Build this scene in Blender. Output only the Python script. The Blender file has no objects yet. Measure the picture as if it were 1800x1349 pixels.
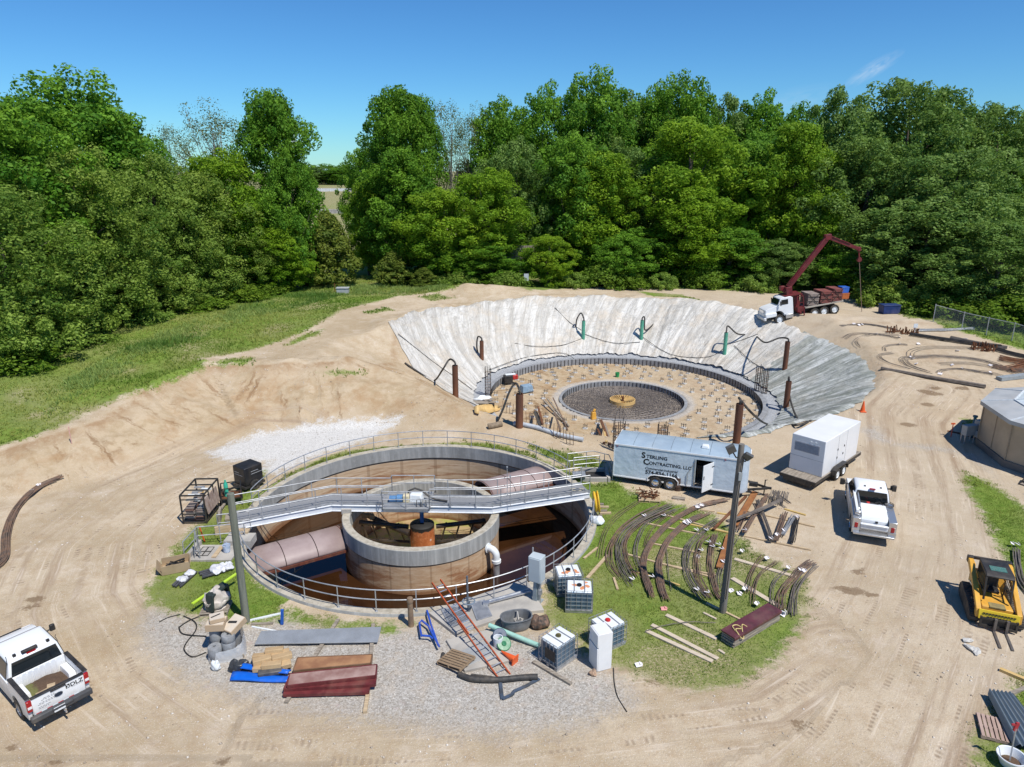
import bpy, math, random
import numpy as np
from mathutils import Vector, Matrix, noise as mnoise
rad = math.radians
SC = bpy.context.scene
COL = SC.collection
# ---------------------------------------------------------------- camera
CAM_H, FPX, PITCH = 19.0, 1250.0, rad(17.0)
SP, CP = math.sin(PITCH), math.cos(PITCH)
cd = bpy.data.cameras.new('camera'); cd.sensor_width = 36.0; cd.lens = 36.0*FPX/1800.0
cd.clip_start = 0.5; cd.clip_end = 6000.0
cam = bpy.data.objects.new('camera', cd); COL.objects.link(cam)
cam.location = (0, 0, CAM_H); cam.rotation_euler = (rad(90)-PITCH, 0, 0)
SC.camera = cam
# ---------------------------------------------------------------- sky and sun
TO_SUN = Vector((.339, -.374, .862)).normalized()
w = bpy.data.worlds.new('World'); SC.world = w; w.use_nodes = True
nt = w.node_tree; nt.nodes.clear()
def wn(t): return nt.nodes.new(t)
sky = wn('ShaderNodeTexSky'); sky.sky_type = 'NISHITA'; sky.sun_disc = False
sky.sun_elevation = math.asin(TO_SUN.z); sky.sun_rotation = math.atan2(TO_SUN.x, TO_SUN.y)
sky.altitude = 250; sky.air_density = 1.0; sky.dust_density = 0.0; sky.ozone_density = 2.5
bg = wn('ShaderNodeBackground'); bg.inputs[1].default_value = 0.085
wout = wn('ShaderNodeOutputWorld')
tc = wn('ShaderNodeTexCoord')
def vmath(op, a, b=None):
    n = wn('ShaderNodeVectorMath'); n.operation = op
    nt.links.new(a, n.inputs[0])
    if b is not None:
        if isinstance(b, (tuple, Vector)): n.inputs[1].default_value = b
        else: nt.links.new(b, n.inputs[1])
    return n
def fmath(op, a, b=None, clamp=False):
    n = wn('ShaderNodeMath'); n.operation = op; n.use_clamp = clamp
    for i, q in enumerate((a, b)):
        if q is None: continue
        if isinstance(q, (int, float)): n.inputs[i].default_value = q
        else: nt.links.new(q, n.inputs[i])
    return n.outputs[0]
def raydir(x, y):
    u = (x-900)/FPX; v = (y-674.5)/FPX
    return Vector((u, CP-v*SP, -SP-v*CP)).normalized()
def cloud(px, py, ax, ay, rot, dens, scl):
    # a small cloud fixed in the sky: soft ellipse of directions broken up by noise
    d = raydir(px, py); r = Vector((0, 0, 1)).cross(d).normalized()*-1; r = Vector((-r.x, -r.y, 0)).normalized()
    if r.x < 0: r = -r
    u = r.cross(d).normalized()
    if u.z < 0: u = -u
    ca, sa = math.cos(rot), math.sin(rot)
    e1 = r*ca+u*sa; e2 = u*ca-r*sa
    a = vmath('DOT_PRODUCT', tc.outputs['Generated'], tuple(e1)).outputs['Value']
    b = vmath('DOT_PRODUCT', tc.outputs['Generated'], tuple(e2)).outputs['Value']
    a = fmath('DIVIDE', fmath('SUBTRACT', a, d.dot(e1)), ax); b = fmath('DIVIDE', fmath('SUBTRACT', b, d.dot(e2)), ay)
    cmb = wn('ShaderNodeCombineXYZ'); nt.links.new(a, cmb.inputs[0]); nt.links.new(b, cmb.inputs[1])
    nz = wn('ShaderNodeTexNoise'); nz.inputs['Scale'].default_value = scl; nz.inputs['Detail'].default_value = 7; nz.inputs['Roughness'].default_value = .62
    nz.inputs['Distortion'].default_value = .8
    nt.links.new(cmb.outputs[0], nz.inputs['Vector'])
    rr = fmath('ADD', fmath('MULTIPLY', a, a), fmath('MULTIPLY', b, b))
    f = fmath('SUBTRACT', 1.0, fmath('POWER', rr, .5), True)
    f = fmath('MULTIPLY', f, fmath('MULTIPLY', fmath('SUBTRACT', nz.outputs[0], .33, True), 3.0), True)
    fw = fmath('GREATER_THAN', vmath('DOT_PRODUCT', tc.outputs['Generated'], tuple(d)).outputs['Value'], .5)
    return fmath('MULTIPLY', fmath('MULTIPLY', f, dens, True), fw)
tint = wn('ShaderNodeMixRGB'); tint.blend_type = 'MULTIPLY'; tint.inputs[0].default_value = 1; tint.inputs[2].default_value = (.415, .735, .99, 1); nt.links.new(sky.outputs[0], tint.inputs[1])
gam = wn('ShaderNodeGamma'); gam.inputs[1].default_value = 1.16; nt.links.new(tint.outputs[0], gam.inputs[0])
cur = gam.outputs[0]
for args in ((1535, 122, .036, .010, .55, .45, 1.5), (1400, 175, .06, .016, .2, .15, 1.3), (516, 246, .014, .011, 0, 1.6, 1.2), (555, 300, .02, .008, 0, .8, 1.2)):
    mx = wn('ShaderNodeMixRGB'); nt.links.new(cloud(*args), mx.inputs[0]); nt.links.new(cur, mx.inputs[1])
    mx.inputs[2].default_value = (9.5, 10, 10.5, 1); cur = mx.outputs[0]
nt.links.new(cur, bg.inputs[0]); nt.links.new(bg.outputs[0], wout.inputs[0])
sd_ = bpy.data.lights.new('sun', 'SUN'); sd_.energy = 4.5; sd_.angle = rad(.53); sd_.color = (1, .965, .90)
sun = bpy.data.objects.new('sun', sd_); COL.objects.link(sun)
sun.rotation_euler = (-TO_SUN).to_track_quat('-Z', 'Y').to_euler(); sun.location = (0, 0, 60)
vs = SC.view_settings; vs.view_transform = 'Standard'; vs.look = 'None'; vs.exposure = 0.1; vs.gamma = 1.0
SC.cycles.max_bounces = 6; SC.cycles.transparent_max_bounces = 8
# ---------------------------------------------------------------- numpy noise and terrain height
def hsh(ix, iy, s):
    n = (ix.astype(np.int64)*374761393 + iy.astype(np.int64)*668265263 + s*974711) & 0x7fffffff
    n = ((n ^ (n >> 13))*1274126177) & 0x7fffffff
    n = n ^ (n >> 16)
    return (n & 0xffff)/65535.0
def vnoise(x, y, s=0):
    x = np.asarray(x, float); y = np.asarray(y, float)
    ix = np.floor(x); iy = np.floor(y); fx = x-ix; fy = y-iy
    fx = fx*fx*(3-2*fx); fy = fy*fy*(3-2*fy)
    a = hsh(ix, iy, s); b = hsh(ix+1, iy, s); c = hsh(ix, iy+1, s); d = hsh(ix+1, iy+1, s)
    return (a+(b-a)*fx)*(1-fy)+(c+(d-c)*fx)*fy
def fbm(x, y, s=0, o=4):
    t = 0; a = .5; tot = 0
    for k in range(o):
        t = t+a*vnoise(x*2**k, y*2**k, s+k*17); tot += a; a *= .5
    return t/tot-.5
def P(x, y, z=0.0):
    u = (x-900)/FPX; v = (y-674.5)/FPX
    t = (CAM_H-z)/(SP+v*CP)
    return Vector((t*u, t*(CP-v*SP), z))
def PD(x, y, t):
    # point on the sight line of a photo pixel at camera depth t
    u = (x-900)/FPX; v = (y-674.5)/FPX
    return Vector((t*u, t*(CP-v*SP), CAM_H-t*(SP+v*CP)))
TC = (-5.2, 36.95); TR = 9.62          # old tank: centre, inner radius
PC = (10.9, 66.6)                      # pit centre
TOE = [(-400, 20, 0), (-90, 26, 0), (-42, 31, 0), (-30.5, 38.4, 0), (-27, 40, 0), (-25.2, 42.4, 0), (-23.8, 45, 0), (-17.5, 49.5, 0), (-10, 50.8, 0), (-5, 48.6, 0), (2, 47, 0), (20, 46, 0), (42, 50, 0), (70, 52, 0), (400, 52, 0)]
CREST = [(-400, 30, 1.2), (-90, 34, 1.2), (-46, 38, 1.4), (-33.5, 42, 1.6), (-29.3, 46.5, 2.1), (-28, 51.5, 2.7), (-25.4, 57.4, 3.1), (-20.5, 57.5, 3.0), (-14.8, 59, 3.1), (-12.3, 66, 3.1), (-13, 74, 3.1), (-8, 82, 3.2), (2, 88, 3.1), (14, 90.5, 3.0), (26, 86, 3), (34, 77, 3), (46, 74, 3), (100, 72, 3), (400, 72, 3)]
def polyd(X, Y, pl):
    best = np.full(X.shape, 1e9); val = np.zeros(X.shape); par = np.zeros(X.shape); L = 0
    for a, b in zip(pl[:-1], pl[1:]):
        dx, dy = b[0]-a[0], b[1]-a[1]; l2 = dx*dx+dy*dy
        t = np.clip(((X-a[0])*dx+(Y-a[1])*dy)/l2, 0, 1)
        d = np.hypot(X-a[0]-t*dx, Y-a[1]-t*dy); m = d < best
        best = np.where(m, d, best)
        if len(a) > 2: val = np.where(m, a[2]+(b[2]-a[2])*t, val)
        par = np.where(m, L+t*math.sqrt(l2), par); L += math.sqrt(l2)
    return best, val, par
def inpoly(X, Y, pl):
    r = np.zeros(X.shape, bool); n = len(pl)
    for i in range(n):
        x0, y0 = pl[i][0], pl[i][1]; x1, y1 = pl[(i+1) % n][0], pl[(i+1) % n][1]
        if y0 == y1: continue
        r ^= ((y0 > Y) != (y1 > Y)) & (X < (x1-x0)*(Y-y0)/(y1-y0)+x0)
    return r
TOEP = TOE+[(400, 4000), (-400, 4000)]; CRESTP = CREST+[(400, 4000), (-400, 4000)]
def sstep(a, b, x):
    t = np.clip((x-a)/(b-a), 0, 1); return t*t*(3-2*t)
def terrain(X, Y):
    X = np.asarray(X, float); Y = np.asarray(Y, float)
    dt, zt, _ = polyd(X, Y, TOE); dc, zc, par = polyd(X, Y, CREST)
    s = dt/(dt+dc+1e-6); s = np.where(inpoly(X, Y, TOEP), s, 0); s = np.where(inpoly(X, Y, CRESTP), 1, s)
    rX = X-PC[0]; rY = Y-PC[1]; r = np.hypot(rX, rY); az = np.degrees(np.arctan2(rY, rX))
    big = fbm(X*.12, Y*.12, 3)
    z = zc*s + .25*big*(s > 0)
    gul = fbm(par*.55+fbm(X*.4, Y*.4, 5)*1.2, dc*.12, 9)
    slope_m = np.clip(4*s*(1-s), 0, 1)
    z = z+slope_m*gul*1.15*(Y < 78)*(X < 6)+slope_m*.32*fbm(X*1.1, Y*1.1, 14)*(Y < 78)*(X < 6)
    z = z+.07*fbm(X*.8, Y*.8, 21)
    # loose spoil along the crest
    z = z+np.exp(-(dc/1.6)**2)*(.25+.9*fbm(X*.35, Y*.35, 33)+.5*fbm(X*1.2, Y*1.2, 34))*((Y > 50) & (Y < 100))*.8
    # spoil mound behind the white tarp
    m = (X+3.5)/7.5; mm = (Y-(93.0))/3.2
    z = z+1.0*np.exp(-(m*m+mm*mm))*(1+.8*fbm(X*.5, Y*.5, 40))
    sl = np.interp(az, [-180, -150, -110, -60, -20, 30, 60, 120, 165, 180], [.42, .36, .62, .62, .42, .50, .72, .74, .68, .42])
    zc2 = -2.4+(r-14.5)*sl + (r > 14.5)*.25*fbm(az*.5, r*.2, 51)*sstep(14.5, 17, r)
    fl = np.where(r < 6.1, -3.6, np.where(r < 13.3, -3.0, -2.4))
    fl = -3.6+.6*sstep(6.05, 6.2, r)+.6*sstep(13.15, 13.4, r)
    # the near-left quarter has no stone shelf: sand runs down to the floor
    near = sstep(-168, -160, az)*(1-sstep(-108, -96, az))
    zn = -3.0+.6*0+(r-13.6)*sl*1.35; zn = np.where(r < 13.2, fl, np.maximum(zn, -3.0))
    pit = np.where(r < 14.5, fl, zc2)
    pit = pit*(1-near)+np.where(r < 6.5, fl, np.maximum(-3.0, (r-13.4)*.62-3.0))*near
    k = .35
    h = np.clip(.5+.5*(z-pit)/k, 0, 1)
    z2 = z+(pit-z)*h-k*h*(1-h)*.5
    z = np.where(r < 30, z2, z)
    # quiet the ground under the tank rim and the working yard
    rt = np.hypot(X-TC[0], Y-TC[1])
    z = z*sstep(TR+.4, TR+2.0, rt)
    far = sstep(140, 400, np.hypot(X, Y))
    return z+far*2.5*fbm(X*.006, Y*.006, 77)
def hz(x, y): return float(terrain(np.array([x]), np.array([y]))[0])
def G(x, y, dz=0.0):
    # where the sight line of a photo pixel meets the ground
    z = 0.0
    d = raydir(x, y); o = Vector((0, 0, CAM_H))
    ts = np.arange(14.0, 400.0, .25); X = o.x+d.x*ts; Y = o.y+d.y*ts; Z = o.z+d.z*ts
    b = np.nonzero(Z < terrain(X, Y))[0]
    if len(b) == 0: p = o+d*400
    else:
        t1 = ts[b[0]]; t0 = t1-.25
        tt = np.linspace(t0, t1, 26); q = np.nonzero(o.z+d.z*tt < terrain(o.x+d.x*tt, o.y+d.y*tt))[0]
        p = o+d*float(tt[q[0]] if len(q) else t1)
    return Vector((p.x, p.y, p.z+dz))
def GL(pts, dz=0.0): return [G(x, y, dz) for x, y in pts]
def drop(p, dz=0.0): return Vector((p[0], p[1], hz(p[0], p[1])+dz))
# ---------------------------------------------------------------- mesh builder
class MB:
    def __init__(s): s.v = []; s.f = []; s.sm = []
    def add(s, vs, fs, smooth=False):
        o = len(s.v); s.v.extend([tuple(v) for v in vs]); s.f.extend([tuple(i+o for i in f) for f in fs]); s.sm.extend([smooth]*len(fs)); return s
    def box(s, c, d, rot=None, top=None):
        # box of size d centred on c; top=(sx, sy) scales its upper face
        hx, hy, hh = d[0]/2, d[1]/2, d[2]/2; tx, ty = top or (1, 1)
        vs = [Vector((x*hx*(tx if z > 0 else 1), y*hy*(ty if z > 0 else 1), z*hh)) for z in (-1, 1) for y in (-1, 1) for x in (-1, 1)]
        if rot is not None: vs = [rot @ v for v in vs]
        c = Vector(c); vs = [v+c for v in vs]
        return s.add(vs, [(0, 2, 3, 1), (4, 5, 7, 6), (0, 1, 5, 4), (2, 6, 7, 3), (0, 4, 6, 2), (1, 3, 7, 5)])
    def bar(s, p, q, w, h=None, up=(0, 0, 1)):
        p = Vector(p); q = Vector(q); d = q-p; L = d.length
        if L < 1e-6: return s
        d.normalize(); u = Vector(up)
        if abs(d.dot(u)) > .98: u = Vector((1, 0, 0))
        x = d; y = u.cross(x).normalized(); z = x.cross(y)
        return s.box((p+q)/2, (L, w, h or w), Matrix((x, y, z)).transposed())
    def tube(s, pts, r, n=8, cap=True, closed=False):
        pts = [Vector(p) for p in pts]; m = len(pts); rs = r if isinstance(r, (list, tuple)) else [r]*m
        vs = []; prev = None
        for i in range(m):
            a = pts[(i-1) % m if closed else max(i-1, 0)]; b = pts[(i+1) % m if closed else min(i+1, m-1)]
            d = (b-a).normalized()
            if prev is None:
                u = Vector((0, 0, 1)) if abs(d.z) < .9 else Vector((1, 0, 0))
                x = u.cross(d).normalized()
            else: x = (prev-d*prev.dot(d)).normalized()
            prev = x; y = d.cross(x)
            for k in range(n):
                a_ = 2*math.pi*k/n; vs.append(pts[i]+(x*math.cos(a_)+y*math.sin(a_))*rs[i])
        fs = []
        for i in range(m if closed else m-1):
            j = (i+1) % m
            for k in range(n): fs.append((i*n+k, i*n+(k+1) % n, j*n+(k+1) % n, j*n+k))
        s.add(vs, fs, n > 4)
        if cap and not closed:
            o = len(s.v)-len(vs)
            s.f.append(tuple(o+k for k in range(n-1, -1, -1))); s.f.append(tuple(o+(m-1)*n+k for k in range(n))); s.sm += [False, False]
        return s
    def lathe(s, prof, n=32, c=(0, 0, 0), a0=0, a1=2*math.pi, smooth=True, M=None):
        full = abs(a1-a0-2*math.pi) < 1e-6; na = n if full else n+1
        vs = []
        for k in range(na):
            a = a0+(a1-a0)*k/n
            for r, z in prof:
                v = Vector((r*math.cos(a), r*math.sin(a), z))
                if M is not None: v = M @ v
                vs.append(v+Vector(c))
        m = len(prof); fs = []
        for k in range(n):
            k2 = (k+1) % na
            for i in range(m-1): fs.append((k*m+i, k2*m+i, k2*m+i+1, k*m+i+1))
        return s.add(vs, fs, smooth)
    def cyl(s, p, q, r, n=16, r2=None, cap=True):
        return s.tube([p, q], [r, r if r2 is None else r2], n, cap)
    def prism(s, poly, z0, z1, M=None):
        n = len(poly); vs = [Vector((x, y, z0)) for x, y in poly]+[Vector((x, y, z1)) for x, y in poly]
        if M is not None: vs = [M @ v for v in vs]
        ar = sum(poly[i][0]*poly[(i+1) % n][1]-poly[(i+1) % n][0]*poly[i][1] for i in range(n))
        fs = [tuple(range(n-1, -1, -1)), tuple(range(n, 2*n))]+[(i, (i+1) % n, n+(i+1) % n, n+i) for i in range(n)]
        if ar < 0: fs = [tuple(reversed(f)) for f in fs]
        return s.add(vs, fs)
    def side(s, poly, y0, y1):
        # outline in x,z swept across y
        return s.prism(poly, 0, 1, Matrix(((1, 0, 0, 0), (0, 0, y1-y0, y0), (0, 1, 0, 0), (0, 0, 0, 1))))
    def grid(s, pts, smooth=True):
        r = len(pts); c = len(pts[0])
        return s.add([p for row in pts for p in row], [(i*c+j, i*c+j+1, (i+1)*c+j+1, (i+1)*c+j) for i in range(r-1) for j in range(c-1)], smooth)
    def mesh(s, name):
        m = bpy.data.meshes.new(name); m.from_pydata(s.v, [], s.f)
        m.polygons.foreach_set('use_smooth', s.sm); m.update(); m.set_sharp_from_angle(angle=rad(42)); return m
def tag(o, label=None, cat=None, group=None, kind=None):
    if label: o['label'] = label
    if cat: o['category'] = cat
    if group: o['group'] = group
    if kind: o['kind'] = kind
    return o
def thing(name, label, cat, loc=(0, 0, 0), rz=0.0, group=None):
    o = bpy.data.objects.new(name, None); COL.objects.link(o); o.empty_display_size = .3
    o.location = loc; o.rotation_euler = (0, 0, rz); return tag(o, label, cat, group)
def link(name, mesh, mat, parent=None):
    o = bpy.data.objects.new(name, mesh); COL.objects.link(o)
    if mat is not None: mesh.materials.append(mat)
    if parent is not None: o.parent = parent
    return o
def part(name, mb, mat, parent=None, label=None, bevel=0):
    me = mb.mesh(name) if isinstance(mb, MB) else mb
    o = link(name, me, mat, parent)
    if label: o['label'] = label
    if bevel:
        b = o.modifiers.new('bevel', 'BEVEL'); b.width = bevel; b.segments = 2; b.limit_method = 'ANGLE'
    return o
def solo(name, mb, mat, label, cat, loc=(0, 0, 0), rz=0.0, group=None, bevel=0):
    o = part(name, mb, mat, None, None, bevel); o.location = loc; o.rotation_euler = (0, 0, rz); return tag(o, label, cat, group)
def dup(o, loc=None, rz=None, label=None, group=None, parent=None, scale=None):
    c = o.copy(); COL.objects.link(c)
    if parent is not None: c.parent = parent
    if loc is not None: c.location = loc
    if rz is not None: c.rotation_euler = (0, 0, rz)
    if scale is not None: c.scale = scale
    if label: c['label'] = label
    if group: c['group'] = group
    for ch in list(o.children): dup(ch, parent=c)
    return c
# ---------------------------------------------------------------- materials
class NT:
    def __init__(s, name):
        s.m = bpy.data.materials.new(name); s.m.use_nodes = True; s.t = s.m.node_tree
        s.b = s.t.nodes['Principled BSDF']; s.out = s.t.nodes['Material Output']
    def n(s, t): return s.t.nodes.new(t)
    def l(s, a, b): s.t.links.new(a, b)
    def val(s, i, v):
        if isinstance(v, (int, float)): i.default_value = v
        elif isinstance(v, (tuple, list)): i.default_value = tuple(v)+((1,) if len(v) == 3 and len(i.default_value) == 4 else ())
        else: s.l(v, i)
    def math(s, op, a, b=None, clamp=False):
        n = s.n('ShaderNodeMath'); n.operation = op; n.use_clamp = clamp; s.val(n.inputs[0], a)
        if b is not None: s.val(n.inputs[1], b)
        return n.outputs[0]
    def mix(s, f, a, b, mode='MIX'):
        n = s.n('ShaderNodeMixRGB'); n.blend_type = mode; s.val(n.inputs[0], f); s.val(n.inputs[1], a); s.val(n.inputs[2], b); return n.outputs[0]
    def ramp(s, f, stops):
        n = s.n('ShaderNodeValToRGB'); e = n.color_ramp.elements
        while len(e) < len(stops): e.new(.5)
        for q, (p, c) in zip(e, stops): q.position = p; q.color = (c if isinstance(c, tuple) else (c, c, c))+(1,)
        s.val(n.inputs[0], f); return n.outputs[0]
    def sm(s, a, b, x):
        n = s.n('ShaderNodeMapRange'); n.interpolation_type = 'SMOOTHSTEP'; s.val(n.inputs[0], x); n.inputs[1].default_value = a; n.inputs[2].default_value = b; return n.outputs[0]
    def coord(s, kind='Object'):
        if not hasattr(s, 'tc'): s.tc = s.n('ShaderNodeTexCoord')
        return s.tc.outputs[kind]
    def pos(s): return s.n('ShaderNodeNewGeometry').outputs['Position']
    def mapv(s, v, sc, rot=(0, 0, 0)):
        n = s.n('ShaderNodeMapping'); s.l(v, n.inputs[0]); n.inputs['Scale'].default_value = sc; n.inputs['Rotation'].default_value = rot; return n.outputs[0]
    def noise(s, v, scale, det=4, rough=.55, dist=0):
        n = s.n('ShaderNodeTexNoise'); s.l(v, n.inputs['Vector']); n.inputs['Scale'].default_value = scale; n.inputs['Detail'].default_value = det
        n.inputs['Roughness'].default_value = rough; n.inputs['Distortion'].default_value = dist; return n.outputs[0]
    def vor(s, v, scale, out='Distance', rnd=1):
        n = s.n('ShaderNodeTexVoronoi'); s.l(v, n.inputs['Vector']); n.inputs['Scale'].default_value = scale; n.inputs['Randomness'].default_value = rnd; return n.outputs[out]
    def wave(s, v, scale, dist=0, dirn='X', prof='SIN'):
        n = s.n('ShaderNodeTexWave'); s.l(v, n.inputs['Vector']); n.inputs['Scale'].default_value = scale; n.inputs['Distortion'].default_value = dist
        n.bands_direction = dirn; n.wave_profile = prof; return n.outputs['Fac']
    def attr(s, name, out='Fac'):
        n = s.n('ShaderNodeAttribute'); n.attribute_name = name; return n.outputs[out]
    def sep(s, v):
        n = s.n('ShaderNodeSeparateXYZ'); s.l(v, n.inputs[0]); return n.outputs
    def bump(s, h, strength=.4, dist=.05):
        n = s.n('ShaderNodeBump'); n.inputs['Strength'].default_value = strength; n.inputs['Distance'].default_value = dist; s.l(h, n.inputs['Height'])
        s.l(n.outputs[0], s.b.inputs['Normal']); return n.outputs[0]
    def done(s, col=None, rough=None, metal=None, spec=None):
        for k, v in (('Base Color', col), ('Roughness', rough), ('Metallic', metal), ('Specular IOR Level', spec)):
            if v is not None: s.val(s.b.inputs[k], v)
        return s.m
MATS = {}
def mt(name, c1, c2=None, sc=3.0, rough=.6, metal=0, bump=.15, spec=.4, grime=.16, stretch=(1, 1, 1), lo=.35, hi=.65, det=5):
    # everyday surface: two tones broken up by noise, fine bump, a little dust
    if name in MATS: return MATS[name]
    s = NT(name); c2 = c2 or tuple(x*.78 for x in c1); v = s.mapv(s.coord(), stretch)
    f = s.sm(lo, hi, s.noise(v, sc, det, .6))
    col = s.mix(f, c2, c1)
    if grime: col = s.mix(s.math('MULTIPLY', s.sm(.45, .75, s.noise(s.coord(), sc*.45, 5, .65)), grime), col, (.36, .28, .19))
    if bump: s.bump(s.noise(v, sc*9, 3), bump, .02)
    r = s.math('ADD', s.math('MULTIPLY', s.noise(v, sc*2, 3), .25), rough-.12)
    MATS[name] = s.done(col, r, metal, spec); return MATS[name]
STEEL = mt('galvanised_steel', (.56, .57, .58), (.40, .41, .42), 2, .42, .55, .05)
WHITE = mt('white_paint', (.80, .80, .79), (.74, .74, .73), .8, .38, 0, .03, .5, .10)
BLACKM = mt('black_steel', (.022, .022, .024), (.05, .045, .04), 3, .5, .1, .1, .4, .12)
RUBBER = mt('rubber', (.028, .027, .026), (.045, .042, .038), 4, .8, 0, .2, .3, .25)
RUST = mt('rusted_steel', (.22, .085, .035), (.10, .045, .025), 2.5, .8, .1, .3, .3)
REBAR = mt('rebar_steel', (.27, .165, .11), (.16, .12, .095), 3, .7, .3, .2, .4)
LUMBER = mt('pale_lumber', (.56, .43, .27), (.42, .31, .19), 1.2, .75, 0, .2, .3, 0, (1, 8, 8))
WOODOLD = mt('weathered_wood', (.36, .31, .25), (.22, .185, .145), 1.5, .85, 0, .3, .25, 0, (1, 9, 9))
CONC = mt('concrete', (.46, .43, .38), (.33, .31, .28), .8, .85, 0, .2, .3, .2)
GLASS = NT('dark_glass').done((.012, .016, .018), .06, 0, .6)
CHROME = NT('chrome').done((.7, .7, .71), .18, .9)
GALV = mt('aluminium', (.62, .63, .64), (.5, .51, .52), 1.5, .32, .75, .05)
PLASTW = mt('white_plastic', (.78, .80, .80), (.70, .73, .74), 1.5, .4, 0, .03, .4, .06)
ORANGE = mt('safety_orange', (.85, .14, .03), (.7, .10, .02), 3, .5, 0, .05)
YEL = mt('machine_yellow', (.75, .40, .05), (.62, .32, .045), 2, .42, 0, .06, .5, .35)
HOSE = mt('black_hose', (.03, .03, .03), (.06, .055, .05), 5, .6, 0, .2, .4, .2)
TAGW = mt('paper_tag', (.82, .78, .78), (.75, .70, .70), 6, .7, 0, .15, .4, 0)
CABLE = mt('black_cable', (.02, .02, .02), None, 5, .6)
# ================================================================ SETTING: ground
def pix_poly(pts): return [tuple(G(x, y)[:2]) for x, y in pts]
GR_MEADOW = [(-420, 900), (-100, 830), (0, 783), (60, 768), (110, 748), (135, 738), (200, 706), (280, 682), (345, 656), (366, 641), (350, 632), (440, 617), (520, 590), (548, 576), (600, 546), (700, 521), (800, 507), (850, 498), (930, 512), (1000, 507)]
g_m = pix_poly(GR_MEADOW)+[(10, 99), (30, 95), (44, 88)]+pix_poly([(1600, 560), (1650, 572), (1720, 592), (1820, 622), (2000, 660)])+[(600, 90), (1800, 2000), (-1800, 2000), (-1800, 40)]
g_l = pix_poly([(250, 1045), (290, 985), (335, 930), (395, 890), (425, 850), (470, 825), (420, 930), (425, 1000), (480, 1062), (600, 1092), (725, 1098), (690, 1112), (600, 1112), (500, 1088), (420, 1100), (350, 1085), (290, 1075), (262, 1062)])
g_r = pix_poly([(1040, 858), (1072, 838), (1110, 862), (1160, 880), (1225, 893), (1270, 915), (1320, 960), (1390, 1000), (1420, 1020), (1425, 1060), (1405, 1110), (1370, 1165), (1300, 1205), (1220, 1218), (1150, 1200), (1100, 1185), (1060, 1165), (1000, 1130), (945, 1085), (950, 1055), (965, 1020), (985, 995), (1030, 940), (1040, 900)])
g_b = pix_poly([(1690, 828), (1735, 845), (1800, 888), (1900, 950), (1960, 1080), (1830, 1060), (1790, 1030), (1752, 960), (1722, 900), (1697, 862)])
g_c = pix_poly([(1700, 1300), (1738, 1270), (1765, 1235), (1800, 1180), (1860, 1150), (1950, 1349), (1900, 1500), (1760, 1420), (1715, 1349)])
g_t = pix_poly([(925, 783), (1000, 795), (1050, 805), (1062, 822), (1035, 832), (960, 806)])
g_x = [pix_poly(q) for q in ([(378, 640), (405, 630), (450, 628), (440, 638), (395, 645)], [(735, 522), (770, 516), (800, 524), (760, 530)], [(500, 608), (530, 590), (570, 578), (560, 588), (520, 606)], [(640, 548), (680, 540), (690, 546), (650, 553)], [(1120, 512), (1200, 518), (1230, 528), (1140, 520)], [(560, 655), (600, 650), (640, 656), (600, 660)])]
g_v = pix_poly([(1690, 737), (1740, 735), (1740, 752), (1700, 755)])
w_g = pix_poly([(362, 797), (450, 760), (560, 742), (705, 731), (690, 752), (640, 776), (560, 801), (490, 832), (440, 838), (470, 812), (400, 812)])
gg = pix_poly([(250, 1095), (275, 1072), (330, 1085), (400, 1102), (500, 1092), (600, 1112), (720, 1108), (780, 1085), (860, 1110), (935, 1120), (1000, 1150), (1075, 1185), (1115, 1235), (1010, 1275), (850, 1290), (640, 1262), (480, 1240), (340, 1195), (262, 1140)])
gg2 = pix_poly([(1505, 752), (1545, 748), (1570, 778), (1640, 782), (1730, 800), (1750, 840), (1690, 800), (1600, 790), (1530, 775)])
ring_in, ring_out = TR+.2, TR+1.15
STAINS = [(50, 1068, .5), (62, 1054, .6), (100, 1340, .25), (20, 1315, .35), (1410, 1275, .5), (1402, 1268, .3), (1500, 1040, .8), (1485, 1035, .6), (1530, 1046, .5), (1505, 1005, .5), (1520, 1000, .35), (1640, 692, 1.1), (1625, 688, .8), (1645, 683, .7), (1632, 712, .8), (1597, 747, .8), (390, 1340, .4), (1610, 1018, .3), (560, 1185, .4), (1690, 683, .8), (1560, 905, .3), (1150, 1200, .5)]
ROADS = [pix_poly([(700, 1420), (380, 1340), (200, 1200), (130, 1060), (160, 960), (260, 870), (380, 815), (480, 775)]), pix_poly([(1250, 1500), (1480, 1300), (1590, 1080), (1620, 960), (1615, 850), (1590, 730), (1640, 680)]), pix_poly([(0, 1500), (400, 1330), (900, 1310), (1350, 1250), (1500, 1150)])]
def sdf(X, Y, pl):
    d, _, _ = polyd(X, Y, pl+[pl[0]]); return np.where(inpoly(X, Y, pl), d, -d)
def axis(a, b, step, lo, hi):
    q = list(np.arange(a, b+1e-6, step)); d = step
    x = b
    while x < hi: d *= 1.28; x += d; q.append(x)
    x = a; d = step
    while x > lo: d *= 1.28; x -= d; q.insert(0, x)
    return np.array(q)
def attr_set(me, name, arr):
    a = me.attributes.new(name, 'FLOAT', 'POINT'); a.data.foreach_set('value', np.ascontiguousarray(arr, dtype=np.float32).ravel())
GA = {}
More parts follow.
